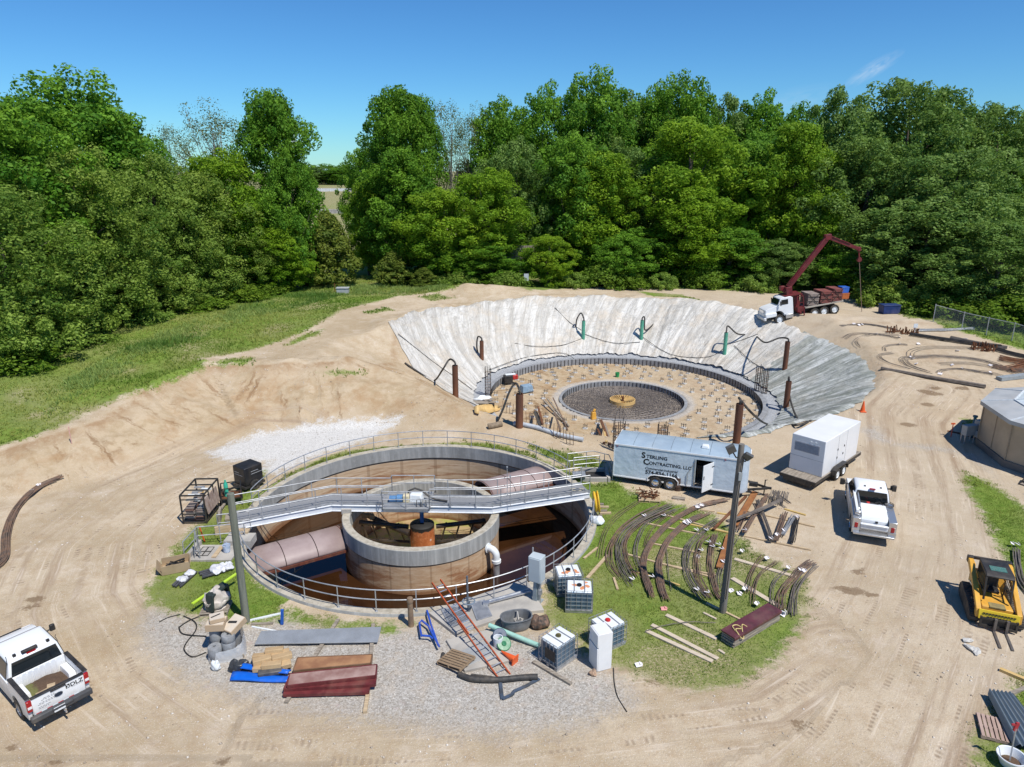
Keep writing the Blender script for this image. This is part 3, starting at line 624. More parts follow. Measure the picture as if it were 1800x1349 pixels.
FOREST = [
 # left mass
 ('maple3', -40, 135, 66, 15, 'tall dark maple at the left edge, cut by the frame'),
 ('maple1', 95, 122, 76, 15, 'tall dark maple with a rounded top above the left scrub trees'),
 ('maple2', 188, 188, 84, 10, 'narrow dark maple shouldering out right of the rounded tall one'),
 ('olive1', -30, 330, 55, 13, 'grey green scrub tree low at the left edge of the photo'),
 ('olive2', 110, 262, 62, 14, 'broad olive scrub tree in front of the tall rounded maple'),
 ('olive3', 255, 268, 80, 12, 'olive scrub tree where the skyline dips on the left'),
 ('olive1', 330, 292, 86, 13, 'olive scrub tree below the wispy leafless-looking tree'),
 ('bright2', 375, 262, 88, 10, 'yellow green tree just below the wispy sparse tree'),
 ('olive2', 200, 350, 60, 12, 'olive scrub tree halfway down the left wood front'),
 ('olive3', 75, 400, 52, 11, 'grey green scrub tree low in the left wood front'),
 ('olive1', 300, 390, 70, 12, 'olive scrub tree in the middle of the left wood front'),
 ('bright2', 430, 345, 86, 10, 'bright tree in front of the tall lone maple'),
 ('olive2', 390, 400, 78, 11, 'scrub tree over the dark gap with bare twigs'),
 ('olive1', 185, 470, 58, 9, 'low scrub tree at the meadow edge on the left'),
 ('olive3', 20, 500, 47, 9, 'pale scrub tree lowest at the left edge by the meadow'),
 ('olive2', 290, 480, 68, 9, 'low leafy scrub tree above the long meadow grass'),
 ('maple2', 470, 160, 92, 9.5, 'tall lone maple with a stepped crown left of the sky gap'),
 ('maple1', 500, 250, 91, 6.5, 'lower dark lobe tree right beside the tall lone maple'),
 ('sparse1', 372, 182, 104, 13, 'wispy sparse tree showing sky through bare twigs'),
 ('sparse2', 288, 222, 108, 7, 'thin wispy leaning tree left of the bigger sparse one'),
 ('bright1', 480, 400, 92, 7, 'bright green tree left of the cedars'),
 ('cedar1', 572, 372, 96, 9.5, 'big olive cedar in front of the far field'),
 ('cedar2', 520, 395, 97, 8, 'cedar left of the biggest cedar'),
 ('cedar2', 690, 442, 97, 6, 'small cedar right of the gap to the field'),
 ('cedar1', 745, 470, 96, 5, 'lowest cedar beside the grass edge'),
 ('bright1', 640, 318, 104, 5.5, 'slim green tree standing in the gap beside the field'),
 ('maple3', 640, 243, 122, 7.5, 'dark rounded tree right of the sky gap'),
 ('maple2', 690, 155, 104, 10, 'tall maple with forked top, first right of the sky gap'),
 ('maple2', 738, 172, 107, 7, 'tall narrow maple with a pointed top'),
 ('sparse2', 782, 182, 110, 7, 'thin grey topped tree among the maples'),
 ('sparse1', 825, 186, 112, 7, 'second thin topped tree between the maples'),
 ('maple1', 875, 172, 112, 11, 'maple with a broken top left of the tallest group'),
 ('maple3', 958, 144, 116, 12, 'broad maple beside the tallest tree on the skyline'),
 ('maple1', 1040, 122, 114, 13, 'tallest maple on the skyline, above the tarp'),
 ('blue2', 1100, 160, 122, 12, 'dark tree between the two tallest maples'),
 ('maple3', 1150, 144, 122, 12, 'rounded maple right of the tallest one'),
 ('maple1', 1212, 128, 120, 13, 'tall maple above the lit grey green tree'),
 ('blue2', 1290, 166, 126, 12, 'dark skyline tree right of the tall maple'),
 ('maple3', 1345, 158, 124, 13, 'wide skyline maple over the crane truck'),
 ('maple1', 1420, 182, 122, 12, 'skyline maple left of the big grey green oak'),
 ('blue2', 1490, 152, 112, 12, 'dark topped oak at the skyline right of centre'),
 ('blue1', 1600, 140, 100, 17, 'huge spreading grey green oak on the right'),
 ('blue2', 1672, 156, 106, 13, 'dark oak behind the huge spreading oak'),
 ('blue1', 1760, 182, 112, 14, 'far right skyline oak cut by the frame'),
 ('maple3', 1840, 176, 116, 14, 'rightmost skyline tree partly out of frame'),
 # lower front row
 ('maple2', 700, 262, 100, 9, 'dense maple low in front of the forked one'),
 ('bright2', 770, 330, 98, 10, 'sunlit maple with pale leaf tips left of the plank fence'),
 ('bright2', 850, 296, 99, 11, 'brightest sunlit maple standing over the spoil mound'),
 ('blue2', 905, 240, 104, 10, 'blue green maple behind the brightest sunlit one'),
 ('maple1', 1010, 235, 103, 11, 'dark maple above the left end of the tarp'),
 ('bright2', 965, 412, 97, 6, 'small round bright tree beside the plank fence'),
 ('bright1', 1065, 270, 102, 10, 'leafy maple with drooping clumps behind the tarp'),
 ('blue2', 1130, 262, 106, 10, 'shaded maple between two lit crowns'),
 ('bright2', 1225, 208, 101, 15, 'big lit grey green tree in the middle of the wood front'),
 ('bright1', 1215, 330, 98, 10, 'sunlit lower tree under the big lit one'),
 ('maple2', 1330, 250, 106, 11, 'dark maple left of the yellow green tree'),
 ('bright1', 1412, 218, 98, 9.5, 'yellow green pointed maple behind the crane boom'),
 ('bright2', 1450, 330, 97, 8, 'yellow green lower crown touching the crane boom'),
 ('blue1', 1530, 240, 96, 14, 'grey green oak above the crane truck load'),
 ('blue1', 1700, 262, 88, 15, 'wide drooping oak low on the right'),
 ('blue2', 1640, 340, 86, 14, 'drooping oak branch crown right of the crane cable'),
 ('blue1', 1770, 390, 78, 12, 'pale grey green oak nearest on the right edge'),
 ('blue2', 1580, 430, 90, 9, 'shaded oak low beside the crane cable'),
 ('maple2', 1290, 400, 98, 9, 'dark understorey tree left of the crane truck'),
 ('maple3', 1110, 400, 99, 9, 'dark understorey tree behind the far tarp edge'),
 ('maple1', 860, 420, 99, 9, 'dark understorey tree behind the plank fence'),
 ('blue2', 1380, 420, 96, 8, 'dark understorey tree behind the crane truck cab'),
 ('maple1', 1500, 440, 92, 8, 'dark understorey tree behind the crane truck bed'),
 ('maple2', 760, 400, 100, 8, 'dark understorey tree right of the small cedar'),
]
for k, x, yt, t, wd, lab in FOREST:
    if x < 450: t = max(t, 61+.074*x)
    tree_px(k, x, yt, t, wd, lab)
BUSHES = [('bush2', 895, 478, 96, 5, 'pale round bush right behind the spoil mound'), ('bush1', 1065, 462, 98, 6, 'tall bush behind the left end of the tarp'), ('bush1', 1105, 478, 97, 5, 'bush with light leaf tips behind the far tarp'), ('bush2', 1010, 480, 98, 4, 'low dark bush behind the small sign'), ('bush2', 1165, 480, 97, 4, 'small bush left of the crane truck at the wood edge'), ('bush1', 1245, 470, 97, 5, 'bush under the big lit tree'), ('bush1', 1665, 520, 79, 7, 'yellow green bush on the right bank'), ('bush1', 1735, 530, 76, 7, 'bright bush behind the chain link fence'), ('bush2', 1620, 505, 82, 6, 'bush at the right end of the bare soil'), ('bush1', 1790, 520, 74, 7, 'bright bush at the right edge behind the fence'), ('bush2', 810, 478, 97, 5, 'low bush left of the spoil mound'), ('bush1', 355, 540, 74, 6, 'bush beside the long grass of the meadow'), ('bush2', 250, 560, 63, 5, 'low bush where meadow meets the left wood'), ('bush1', 420, 500, 84, 6, 'bush left of the cedars at the wood edge'), ('bush2', 120, 590, 52, 6, 'bush overhanging the meadow on the left'), ('bush1', 30, 600, 48, 6, 'bush at the left edge over the meadow'), ('bush2', 770, 485, 97, 4, 'bush between the lowest cedar and the mound'), ('bush1', 470, 500, 92, 5, 'leafy bush in front of the cedars'), ('bush2', 1335, 480, 95, 5, 'dark bush behind the crane truck hood'), ('bush1', 1700, 470, 84, 8, 'tall shrub under the drooping oaks'), ('bush2', 1560, 490, 86, 7, 'dark shrub near the blue bin')]
for k, x, yt, t, wd, lab in BUSHES:
    if x < 450: t = max(t, 57+.074*x)
    tree_px(k, x, yt, t, wd, lab, 'bushes along the edge of the wood')
rb = random.Random(5)
for i in range(46):
    # the depth of the wood behind the front rows
    kk = rb.choice(('maple1', 'maple2', 'maple3', 'blue2', 'maple3')); X = rb.uniform(-2, 105); Y = rb.uniform(118, 150)
    tree(kk, X, Y, hz(X, Y), rb.uniform(17, 23), rb.uniform(11, 14), 'dark tree deep in the wood, mostly hidden behind its front rows', 'trees deep in the wood', rb.uniform(0, 6.28))
for i in range(22):
    kk = rb.choice(('maple1', 'olive1', 'maple3')); X = rb.uniform(-85, -38); Y = rb.uniform(62, 100)
    Y += 10
    if X > -.50*Y-6: X = -.50*Y-rb.uniform(8, 20)
    tree(kk, X, Y, hz(X, Y), rb.uniform(13, 17), rb.uniform(10, 13), 'dark tree deep in the left wood, mostly hidden behind its front', 'trees deep in the left wood', rb.uniform(0, 6.28))
for i, (x, yt, t, wd) in enumerate(((545, 292, 640, 30), (575, 288, 660, 34), (600, 296, 640, 30), (520, 300, 650, 30), (635, 292, 660, 30), (490, 298, 650, 30), (560, 304, 700, 40), (665, 296, 660, 30), (610, 300, 700, 40))):
    tree_px(('blue2', 'maple3', 'maple1')[i % 3], x, yt, t, wd, 'distant hazy tree in the row beyond the far field', 'distant trees beyond the far field')
# ================================================================ OLD TANK
def concrete_wall_mat(name, zband, c_hi, c_lo, c_lo2):
    s = NT(name); p = s.pos(); z = s.sep(p)[2]
    ang = s.n('ShaderNodeVectorMath'); ang.operation = 'SUBTRACT'; s.l(p, ang.inputs[0]); ang.inputs[1].default_value = (TC[0], TC[1], 0)
    e = s.sep(ang.outputs[0]); th = s.math('MULTIPLY', s.math('ARCTAN2', e[1], e[0]), 8.0)
    c = s.n('ShaderNodeCombineXYZ'); s.l(th, c.inputs[0]); s.l(s.math('MULTIPLY', z, .10), c.inputs[1])
    st = s.noise(c.outputs[0], 2.2, 7, .72); st2 = s.noise(c.outputs[0], .5, 4, .6)
    c2 = s.n('ShaderNodeCombineXYZ'); s.l(s.math('MULTIPLY', th, .12), c2.inputs[0]); s.l(z, c2.inputs[1]); hb = s.noise(c2.outputs[0], 5.5, 6, .7)
    n = s.noise(p, 3.5, 6, .65)
    hi = s.mix(s.sm(.36, .68, st), tuple(x*.62 for x in c_hi), c_hi); hi = s.mix(s.math('MULTIPLY', s.sm(.42, .66, st2), .6), hi, tuple(x*.5 for x in c_hi))
    hi = s.mix(s.math('MULTIPLY', s.sm(.5, .7, n), .35), hi, (.46, .45, .42))
    lo = s.mix(s.sm(.28, .72, hb), c_lo2, c_lo); lo = s.mix(s.math('MULTIPLY', s.sm(.52, .70, st), .5), lo, c_lo2)
    lo = s.mix(s.math('MULTIPLY', s.sm(.55, .7, n), .4), lo, (.50, .40, .27)); rp_ = s.math('MULTIPLY', s.sm(.50, .62, s.noise(c2.outputs[0], 1.3, 6, .75, .5)), s.math('SUBTRACT', 1.0, s.sm(zband-.75, zband-.05, z), True)); lo = s.mix(s.math('MULTIPLY', rp_, .75), lo, (.27, .105, .04))
    lo = s.mix(s.math('MULTIPLY', s.sm(.97, .99, s.wave(c.outputs[0], .16, 0, 'X')), .35), lo, (.17, .09, .045))
    nzz = s.sep(s.n('ShaderNodeNewGeometry').outputs['Normal'])[2]; hi = s.mix(s.sm(.6, .9, nzz), hi, s.mix(s.sm(.35, .65, n), (.34, .30, .23), (.50, .45, .36)))
    f = s.sm(zband-.04, zband+.04, z)
    col = s.mix(f, lo, hi)
    dk = s.math('SUBTRACT', 1.0, s.math('MULTIPLY', s.math('ABSOLUTE', s.math('SUBTRACT', z, zband-.05)), 14), True)
    col = s.mix(s.math('MULTIPLY', dk, .7), col, (.13, .075, .04))
    wl = s.math('SUBTRACT', 1.0, s.sm(-2.5, -2.2, s.math('ADD', z, s.math('MULTIPLY', s.math('SUBTRACT', n, .5), .3))), True)
    col = s.mix(s.math('MULTIPLY', wl, .75), col, (.20, .075, .022))
    s.bump(s.math('ADD', n, st), .25, .03)
    return s.done(col, .88, 0, .25)
TANKM = concrete_wall_mat('stained_tank_concrete', -.72, (.44, .44, .42), (.62, .485, .335), (.47, .33, .205))
INNM = concrete_wall_mat('stained_ring_concrete', -.85, (.52, .51, .47), (.60, .45, .30), (.44, .27, .15))
tank = thing('settling_tank', 'big round concrete settling tank sunk in the ground with a smaller concrete ring inside', 'settling tank', (TC[0], TC[1], 0))
m = MB(); R = TR
m.lathe([(R+.02, -3.4), (R+.02, -.74), (R-.06, -.70), (R-.06, .13), (R-.04, .15), (R+.38, .15), (R+.40, .12), (R+.40, -.6)], 160); part('outer_wall', m, TANKM, tank)
m = MB(); m.lathe([(4.42, -3.4), (4.42, -.86), (4.47, -.84), (4.47, .02), (4.44, .05), (4.06, .05), (4.03, .02), (4.03, -.84), (4.08, -.86), (4.08, -3.4)], 112); part('inner_ring', m, INNM, tank)
for a in (180, 2, ):
    m = MB(); c = Vector((4.25*math.cos(rad(a)), 4.25*math.sin(rad(a)), 0)); m.box(c+Vector((0, 0, .13)), (.55, .62, .30)); part('bridge_seat', m, CONC, tank)
fl = NT('tank_floor'); p_ = fl.pos()
FLM = fl.done(fl.mix(fl.sm(.4, .62, fl.noise(p_, 1.1, 6, .7)), (.40, .29, .15), fl.mix(fl.sm(.45, .6, fl.noise(p_, .7, 3)), (.30, .33, .06), (.18, .10, .04))), .7)
m = MB(); m.lathe([(4.2, -2.55), (2.5, -2.75), (.02, -3.0)], 64); m.lathe([(9.7, -3.38), (4.3, -3.38)], 64); part('tank_floor', m, FLM, tank)
wm = NT('brown_water'); pw = wm.pos()
wm.bump(wm.noise(pw, 1.3, 3, .5), .03, .05)
WATERM = wm.done(wm.mix(wm.sm(.35, .7, wm.noise(pw, .5, 5, .6)), (.026, .0105, .004), (.044, .018, .0065)), .04, 0, .5)
m = MB(); m.lathe([(TR+.03, -2.58), (4.40, -2.58)], 96, (TC[0], TC[1], 0)); o = part('water', m, WATERM); tag(o, kind='structure')
# flecks of scum stay out: the water is clear of litter in the photo
dc = thing('drive_column', 'rusty drum with black top and long black rake arms in the middle of the inner ring', 'tank drive', (TC[0], TC[1], 0))
rs = NT('peeling_rust'); v = rs.coord(); zz = rs.sep(v)[2]; nn = rs.noise(v, 1.6, 6, .65)
RUSTD = rs.done(rs.mix(rs.sm(-.52, -.40, rs.math('ADD', zz, rs.math('MULTIPLY', nn, 1.0))), rs.mix(rs.sm(.45, .62, nn), (.42, .12, .035), rs.mix(rs.sm(.60, .68, rs.noise(v, 3, 4)), (.62, .22, .08), (.85, .78, .72))), (.02, .018, .016)), .6)
m = MB(); m.lathe([(.0, -.66), (.5, -.66), (.70, -.78), (.70, -2.9)], 32); part('drum', m, RUSTD, dc)
m = MB(); m.cyl((0, 0, -.7), (0, 0, .35), .12, 14); part('drive_shaft', m, mt('blue_steel', (.10, .22, .42), (.06, .14, .28), 4, .5), dc)
DKST = mt('wet_black_steel', (.03, .027, .024), (.07, .05, .035), 2, .35, .2)
for a in (175, 8):
    ca, sa = math.cos(rad(a)), math.sin(rad(a)); d = Vector((ca, sa, 0)); m = MB()
    m.tube([d*.8+Vector((0, 0, -1.0)), d*3.7+Vector((0, 0, -.85))], .14, 10)
    m.tube([d*.8+Vector((0, 0, -2.0)), d*3.6+Vector((0, 0, -2.0))], .11, 8)
    for q in (1.4, 2.2, 3.0, 3.6): m.bar(d*q+Vector((0, 0, -.8)), d*(q-.35)+Vector((0, 0, -2.0)), .09)
    m.bar(d*3.55+Vector((0, 0, -.7)), d*3.55+Vector((0, 0, -2.4)), .12); part('rake_arm', m, DKST, dc)
m = MB(); m.tube([(-.7, -.3, -1.25), (-1.6, .1, -1.1), (-3.3, .9, -.72)], [.22, .17, .15], 10); part('feed_pipe', m, DKST, dc)
m = MB(); m.box((-3.35, .75, -.62), (.55, .35, .22)); m.box((-3.0, .55, -.6), (.3, .3, .3), Matrix.Rotation(.4, 3, 'Z')); part('gear_housing', m, mt('tan_casting', (.45, .27, .12), (.30, .18, .09), 5, .7), dc, None, .05)
# white elbow pipe on the outside of the inner ring
pe = Vector((TC[0]+4.47*math.cos(rad(-30)), TC[1]+4.47*math.sin(rad(-30)), 0)); dd = Vector((math.cos(rad(-30)), math.sin(rad(-30)), 0))
el = thing('elbow_pipe', 'white elbow pipe coming out of the inner ring wall down into brown water', 'pipe', pe)
m = MB(); pts = [Vector((0, 0, -1.05)), dd*.18+Vector((0, 0, -1.05))]+[dd*(.18+.36*math.sin(t*math.pi/2/6))+Vector((0, 0, -1.05-.36*(1-math.cos(t*math.pi/2/6)))) for t in range(1, 7)]+[dd*.54+Vector((0, 0, -1.7))]
m.tube(pts, .2, 16); part('elbow', m, PLASTW, el)
m = MB(); m.cyl(dd*.54+Vector((0, 0, -1.66)), dd*.54+Vector((0, 0, -2.7)), .18, 16); part('down_pipe', m, STEEL, el)
for q in (-1.62, -1.72): m = MB(); m.cyl(dd*.54+Vector((0, 0, q)), dd*.54+Vector((0, 0, q-.06)), .26, 18); part('flange', m, PLASTW, el)
m = MB(); m.cyl(Vector((0, 0, -1.05))-dd*.02, dd*.06+Vector((0, 0, -1.05)), .28, 18); part('flange', m, PLASTW, el)
# ---- railings
def railing(parent, pts, h=1.08, step=1.5, mids=(.55,), r=.028, mat=None, closed=False, posts=True, lean=None):
    pts = [Vector(p) for p in pts]; mat = mat or STEEL
    for k in (h,)+tuple(h*q for q in mids):
        m = MB(); m.tube([p+Vector((0, 0, k)) for p in pts], r, 7, closed=closed); part('rail', m, mat, parent)
    if not posts: return
    L = 0; acc = 0; out = [pts[0]]
    for a, b in zip(pts[:-1], pts[1:]):
        seg = (b-a).length; q = step-acc
        while q <= seg+1e-6: out.append(a.lerp(b, q/seg)); q += step
        acc = seg-(q-step)
    if (out[-1]-pts[-1]).length > step*.35: out.append(pts[-1])
    else: out[-1] = pts[-1]
    for q in out:
        m = MB(); m.cyl(q, q+Vector((0, 0, h)), r*.95, 7); m.cyl(q, q+Vector((0, 0, .02)), r*2.4, 8); part('post', m, mat, parent)
RR = TR+.2
def arc(a0, a1, n, r=RR, z=.15): return [(r*math.cos(rad(a0+(a1-a0)*k/n)), r*math.sin(rad(a0+(a1-a0)*k/n)), z) for k in range(n+1)]
t = thing('guard_railing', 'galvanised pipe railing curving along the far rim of the round tank', 'railing', (TC[0], TC[1], 0), 0, 'railings round the old tank')
railing(t, arc(26, 178, 76), step=1.72)
t = thing('guard_railing', 'galvanised pipe railing curving along the near rim of the round tank', 'railing', (TC[0], TC[1], 0), 0, 'railings round the old tank')
railing(t, arc(203, 360, 80), step=1.78)
# ---- bridge
BA, BB, BC_, BD = P(414, 932, .1), P(584, 899, .1), P(866, 903, .1), P(1036, 877, .1)
BR = Vector((BB.x, BB.y, 0)); br = thing('walkway_bridge', 'steel walkway bridge with white side beams and pipe railings spanning the round tank', 'footbridge', BR)
L0 = [Vector((p.x, p.y, 0))-BR for p in (BA, BB, BC_, BD)]
BW = 1.25
def off(pl, d):
    out = []
    for i, p in enumerate(pl):
        n = Vector((0, 0, 0))
        for a, b in ((i-1, i), (i, i+1)):
            if a >= 0 and b < len(pl): e = (pl[b]-pl[a]).normalized(); n += Vector((-e.y, e.x, 0))
        n.normalize(); out.append(p+n*d)
    return out
L1 = off(L0, BW); WBEAM = mt('white_beam', (.78, .79, .80), (.68, .70, .72), 1, .42, 0, .05, .5, .06)
for pl, nm in ((L0, 'near'), (L1, 'far')):
    m = MB()
    for a, b in zip(pl[:-1], pl[1:]):
        e = (b-a).normalized()*.0
        m.bar(a+Vector((0, 0, .30)), b+Vector((0, 0, .30)), .018, .34)
        m.bar(a+Vector((0, 0, .475)), b+Vector((0, 0, .475)), .14, .02); m.bar(a+Vector((0, 0, .14)), b+Vector((0, 0, .14)), .14, .02)
    part('side_beam', m, WBEAM, br)
gm = NT('steel_grating'); v = gm.coord(); g1 = gm.wave(v, 9, 0, 'X'); g2 = gm.wave(v, 3, 0, 'Y')
gm.bump(gm.math('MAXIMUM', g1, g2), .6, .03)
GRATM = gm.done(gm.mix(gm.sm(.35, .6, gm.math('MAXIMUM', g1, g2)), (.16, .16, .16), (.42, .42, .42)), .55, .4)
m = MB()
for i in range(3):
    a, b, c, d = L0[i], L0[i+1], L1[i+1], L1[i]
    m.add([q+Vector((0, 0, z)) for z in (.49, .53) for q in (a.lerp(d, .06), b.lerp(c, .06), c.lerp(b, .06), d.lerp(a, .06))], [(3, 2, 1, 0), (4, 5, 6, 7), (0, 1, 5, 4), (1, 2, 6, 5), (2, 3, 7, 6), (3, 0, 4, 7)])
part('deck', m, GRATM, br)
m = MB()
for pl, q in ((L0, .05), (L1, -.05)):
    pp = off(pl, q)
    for a, b in zip(pp[:-1], pp[1:]): m.bar(a+Vector((0, 0, .60)), b+Vector((0, 0, .60)), .012, .12)
part('toe_board', m, STEEL, br)
pc = P(716, 902, .1)-BR; pc.z = 0; pw_ = 1.32
nearp = [pc+Vector((-pw_, -.38, .53)), pc+Vector((pw_, -.38, .53))]; farp = [pc+Vector((-pw_+.2, BW+.55, .53)), pc+Vector((pw_+.1, BW+.55, .53))]
m = MB(); m.box(pc+Vector((0, (BW+.17)/2, .535)), (pw_*2+.05, BW+1.0, .05)); m.box(pc+Vector((0, -.38, .46)), (pw_*2, .03, .14)); m.box(pc+Vector((0, BW+.56, .46)), (pw_*2, .03, .14))
part('platform', m, mt('grey_plate', (.42, .42, .41), (.33, .33, .32), 3, .5, .3), br)
up = Vector((0, 0, .53))
railing(br, [L0[0]+up, L0[1]+up, Vector((pc.x-pw_, L0[1].y, 0))+up]+[nearp[0]], step=1.45)
railing(br, nearp, step=1.32)
railing(br, [nearp[1], Vector((pc.x+pw_, L0[2].y, 0))+up, L0[2]+up, L0[3]+up], step=1.45)
railing(br, [L1[0]+up, L1[1]+up, Vector((pc.x-pw_+.2, L1[1].y, 0))+up, farp[0]], step=1.45)
railing(br, farp, step=1.3)
railing(br, [farp[1], Vector((pc.x+pw_+.1, L1[2].y, 0))+up, L1[2]+up, L1[3]+up], step=1.45)
for a, b in ((L0, 0), (L1, 1)):
    m = MB(); m.cyl(a[2]+Vector((1.0, .1, .5)), a[2]+Vector((1.0, .1, 2.35)), .022, 6); m.box(a[2]+Vector((1.0, .1, 2.38)), (.09, .09, .08)); part('lamp_mast', m, STEEL, br)
mo = thing('drive_motor', 'blue and cream gear motor with white cover on the bridge platform', 'motor', BR+pc+Vector((-.05, .45, .57)))
BLUEP = mt('blue_paint', (.12, .27, .48), (.08, .19, .36), 4, .45)
m = MB(); m.cyl((-1.0, 0, .2), (-.62, 0, .2), .19, 16); m.cyl((-.58, .02, .22), (-.25, .02, .22), .22, 16); part('motor_body', m, BLUEP, mo)
m = MB(); m.box((-.05, 0, .25), (.35, .36, .42)); part('gearbox', m, mt('cream_paint', (.70, .62, .42), (.6, .52, .34), 4, .5), mo, None, .04)
m = MB(); m.box((.52, .12, .26), (.78, .6, .48), Matrix.Rotation(-.12, 3, 'Z'), (.86, .8)); part('motor_cover', m, PLASTW, mo, None, .07)
m = MB(); m.box((-.2, -.05, .0), (1.7, .5, .06)); part('base_plate', m, STEEL, mo)
m = MB(); m.tube([(.0, .3, .1), (.05, .4, .5), (.4, .5, .62), (.8, .45, .5), (1.2, .25, .25), (1.6, .2, .06), (2.3, .0, .05)], .055, 8); solo('black_hose', m, HOSE, 'short black hose looping over the motor on the bridge platform', 'hose', BR+pc+Vector((-.05, .45, .57)))
m = MB()
for x in (0, .3): m.tube([(x, 0, 0), (x, .1, .42), (x+.22, .12, .42), (x+.22, 0, 0)], .022, 6)
solo('step_frame', m, BLACKM, 'little black steel step on the corner of the bridge platform', 'step', BR+nearp[1]+Vector((-.75, .25, .03)))
# ---- half round covers
mauve = NT('faded_brown_cover'); v = mauve.coord('Generated'); nn = mauve.noise(mauve.coord(), .9, 5, .6)
COVM = mauve.done(mauve.mix(mauve.sm(.35, .65, nn), (.30, .225, .21), (.365, .285, .265)), .5, 0, .35)
SEAMM = mt('dark_seam', (.05, .03, .028)); RUSTED = mt('rusty_edge', (.16, .045, .025), (.09, .03, .02), 4, .7)
def cover(p0, p1, sgn, label):
    p0 = Vector(p0); p1 = Vector(p1); ax = (p1-p0); L = ax.length; a = math.atan2(ax.y, ax.x)
    t = thing('curved_cover', label, 'tank cover', p0, a, 'curved covers in the old tank'); Rr = 1.2
    prof = [(Rr*(1-math.cos(q)) if sgn > 0 else -Rr*(1-math.cos(q)), Rr*math.sin(q)*.58) for q in [math.pi*k/18 for k in range(19)]]
    m = MB(); m.grid([[Vector((x, y, z)) for y, z in prof] for x in (0, L*.34, L*.67, L)]); m.f = [tuple(reversed(f)) for f in m.f] if sgn > 0 else m.f
    o = part('shell', m, COVM, t); so = o.modifiers.new('thick', 'SOLIDIFY'); so.thickness = .03
    for q in (.012, .34, .67, .985):
        m = MB(); m.tube([Vector((L*q, y*1.0, z+.004)) for y, z in prof], .022, 5); part('seam_strip', m, SEAMM if q in (.34, .67) else RUSTED, t)
    for y in (0, 2*Rr*sgn): m = MB(); m.box((L/2, y, -.07), (L+.35, .16, .14)); part('edge_beam', m, RUSTED if y == 0 else DKST, t)
cover((-13.35, 32.05, -1.15), (-8.95, 34.8, -1.15), 1, 'faded brown half round metal cover left of the inner ring')
cover((-1.15, 39.9, -.75), (3.0, 42.5, -.75), 1, 'faded brown half round metal cover behind the right half of the bridge')
# ---- landings at both bridge ends
lp = P(400, 968, 0)
la = thing('concrete_landing', 'small grey concrete landing with pipe railings at the left end of the bridge', 'landing', lp)
m = MB(); m.box((-.55, -.35, .03), (2.3, 1.5, .14)); m.box((-1.6, -.3, .1), (.18, 1.6, .5)); m.box((.4, .75, .15), (1.4, .9, .42)); part('slab', m, CONC, la)
for k in range(3): m = MB(); m.box((.2-.1*k, 1.25+.28*k, .42-.13*k), (1.0, .3, .1)); part('step', m, LUMBER, la)
railing(la, [(-1.7, .55, .05), (.6, .95, .05)], 1.0, 1.1, (.5,)); railing(la, [(-1.75, -1.0, .05), (-1.7, .55, .05)], 1.0, 1.5, (.5,)); railing(la, [(-1.2, 1.9, .05), (.4, 2.3, .05)], 1.0, 1.6, (.5,))
m = MB()
for x in (-1.15, -.85): m.tube([(x-.16, -.7, .12), (x-.16, .15, .12), (x+.12, .15, .12), (x+.12, -.7, .12), (x-.16, -.7, .12)], .018, 5)
m.bar((-1.3, -.3, .12), (-.7, -.3, .12), .03); solo('hatch_frame', m, BLACKM, 'black steel frame lying on the concrete landing left of the bridge', 'frame', lp)
m = MB(); m.box((-.35, -.35, .13), (.22, 1.1, .05)); solo('plank', m, LUMBER, 'short pale plank lying on the left concrete landing', 'plank', lp)
m = MB(); m.lathe([(.0, .12), (.16, .12), (.2, .5), (.18, .5), (.15, .16), (0, .16)], 18); m.tube([(-.2, 0, .45), (0, 0, .68), (.2, 0, .45)], .012, 5); solo('bucket', m, mt('blue_white', (.35, .45, .62), (.6, .64, .7), 6), 'small blue bucket beside the plank on the left landing', 'bucket', lp+Vector((.1, -.3, 0)))
rp = P(1052, 838, 0)
ra = thing('concrete_landing', 'concrete stair well with dark opening and railings at the right end of the bridge', 'landing', rp)
m = MB(); m.box((-.3, -.75, .1), (1.6, .2, .34)); m.box((.55, 0, .1), (.2, 1.7, .34)); m.box((-.3, .75, .1), (1.6, .2, .34)); part('curb', m, CONC, ra)
m = MB(); m.box((-.3, 0, .02), (1.5, 1.3, .04)); part('hatch', m, mt('dark_hatch', (.02, .02, .02)), ra)
for k in range(3): m = MB(); m.box((-1.2-.1*k, -.55, .40-.02*k), (.6, .8, .06)); part('step', m, STEEL, ra)
railing(ra, [(-1.9, 1.15, .05), (-.2, 1.6, .05), (.75, .95, .05), (.8, -.6, .05)], 1.05, 1.3, (.5,))
railing(ra, [(-1.6, .1, .3), (.1, .5, .3)], .95, 1.7, (.5,))
m = MB(); m.lathe([(.34+.075*math.cos(a), .075*math.sin(a)) for a in [2*math.pi*k/10 for k in range(11)]], 28, (0, 0, 0), 0, 2*math.pi, True, Matrix.Rotation(rad(78), 4, 'Y'))
for k in range(3): m.lathe([(.30+.05*k+.04*math.cos(a), .04*math.sin(a)) for a in [2*math.pi*q/8 for q in range(9)]], 28, (.10+.03*k, 0, 0), 0, 2*math.pi, True, Matrix.Rotation(rad(80), 4, 'Y'))
yl = solo('hose_reel', m, mt('bright_yellow', (.80, .50, .03), (.7, .42, .03), 4, .5), 'bright yellow coiled hose hung on the railing at the right bridge end', 'hose', P(1046, 882, .9)); yl.scale = (1.15, 1.15, 1.5)
m = MB(); r_ = random.Random(3)
for k in range(60): pass
m.tube([(.35*math.cos(a)*(1+.2*math.sin(3*a)), .18*math.sin(a)*(1+.2*math.cos(2*a)), .03+.01*(a % 1.3)) for a in [k*.35 for k in range(54)]], .018, 5)
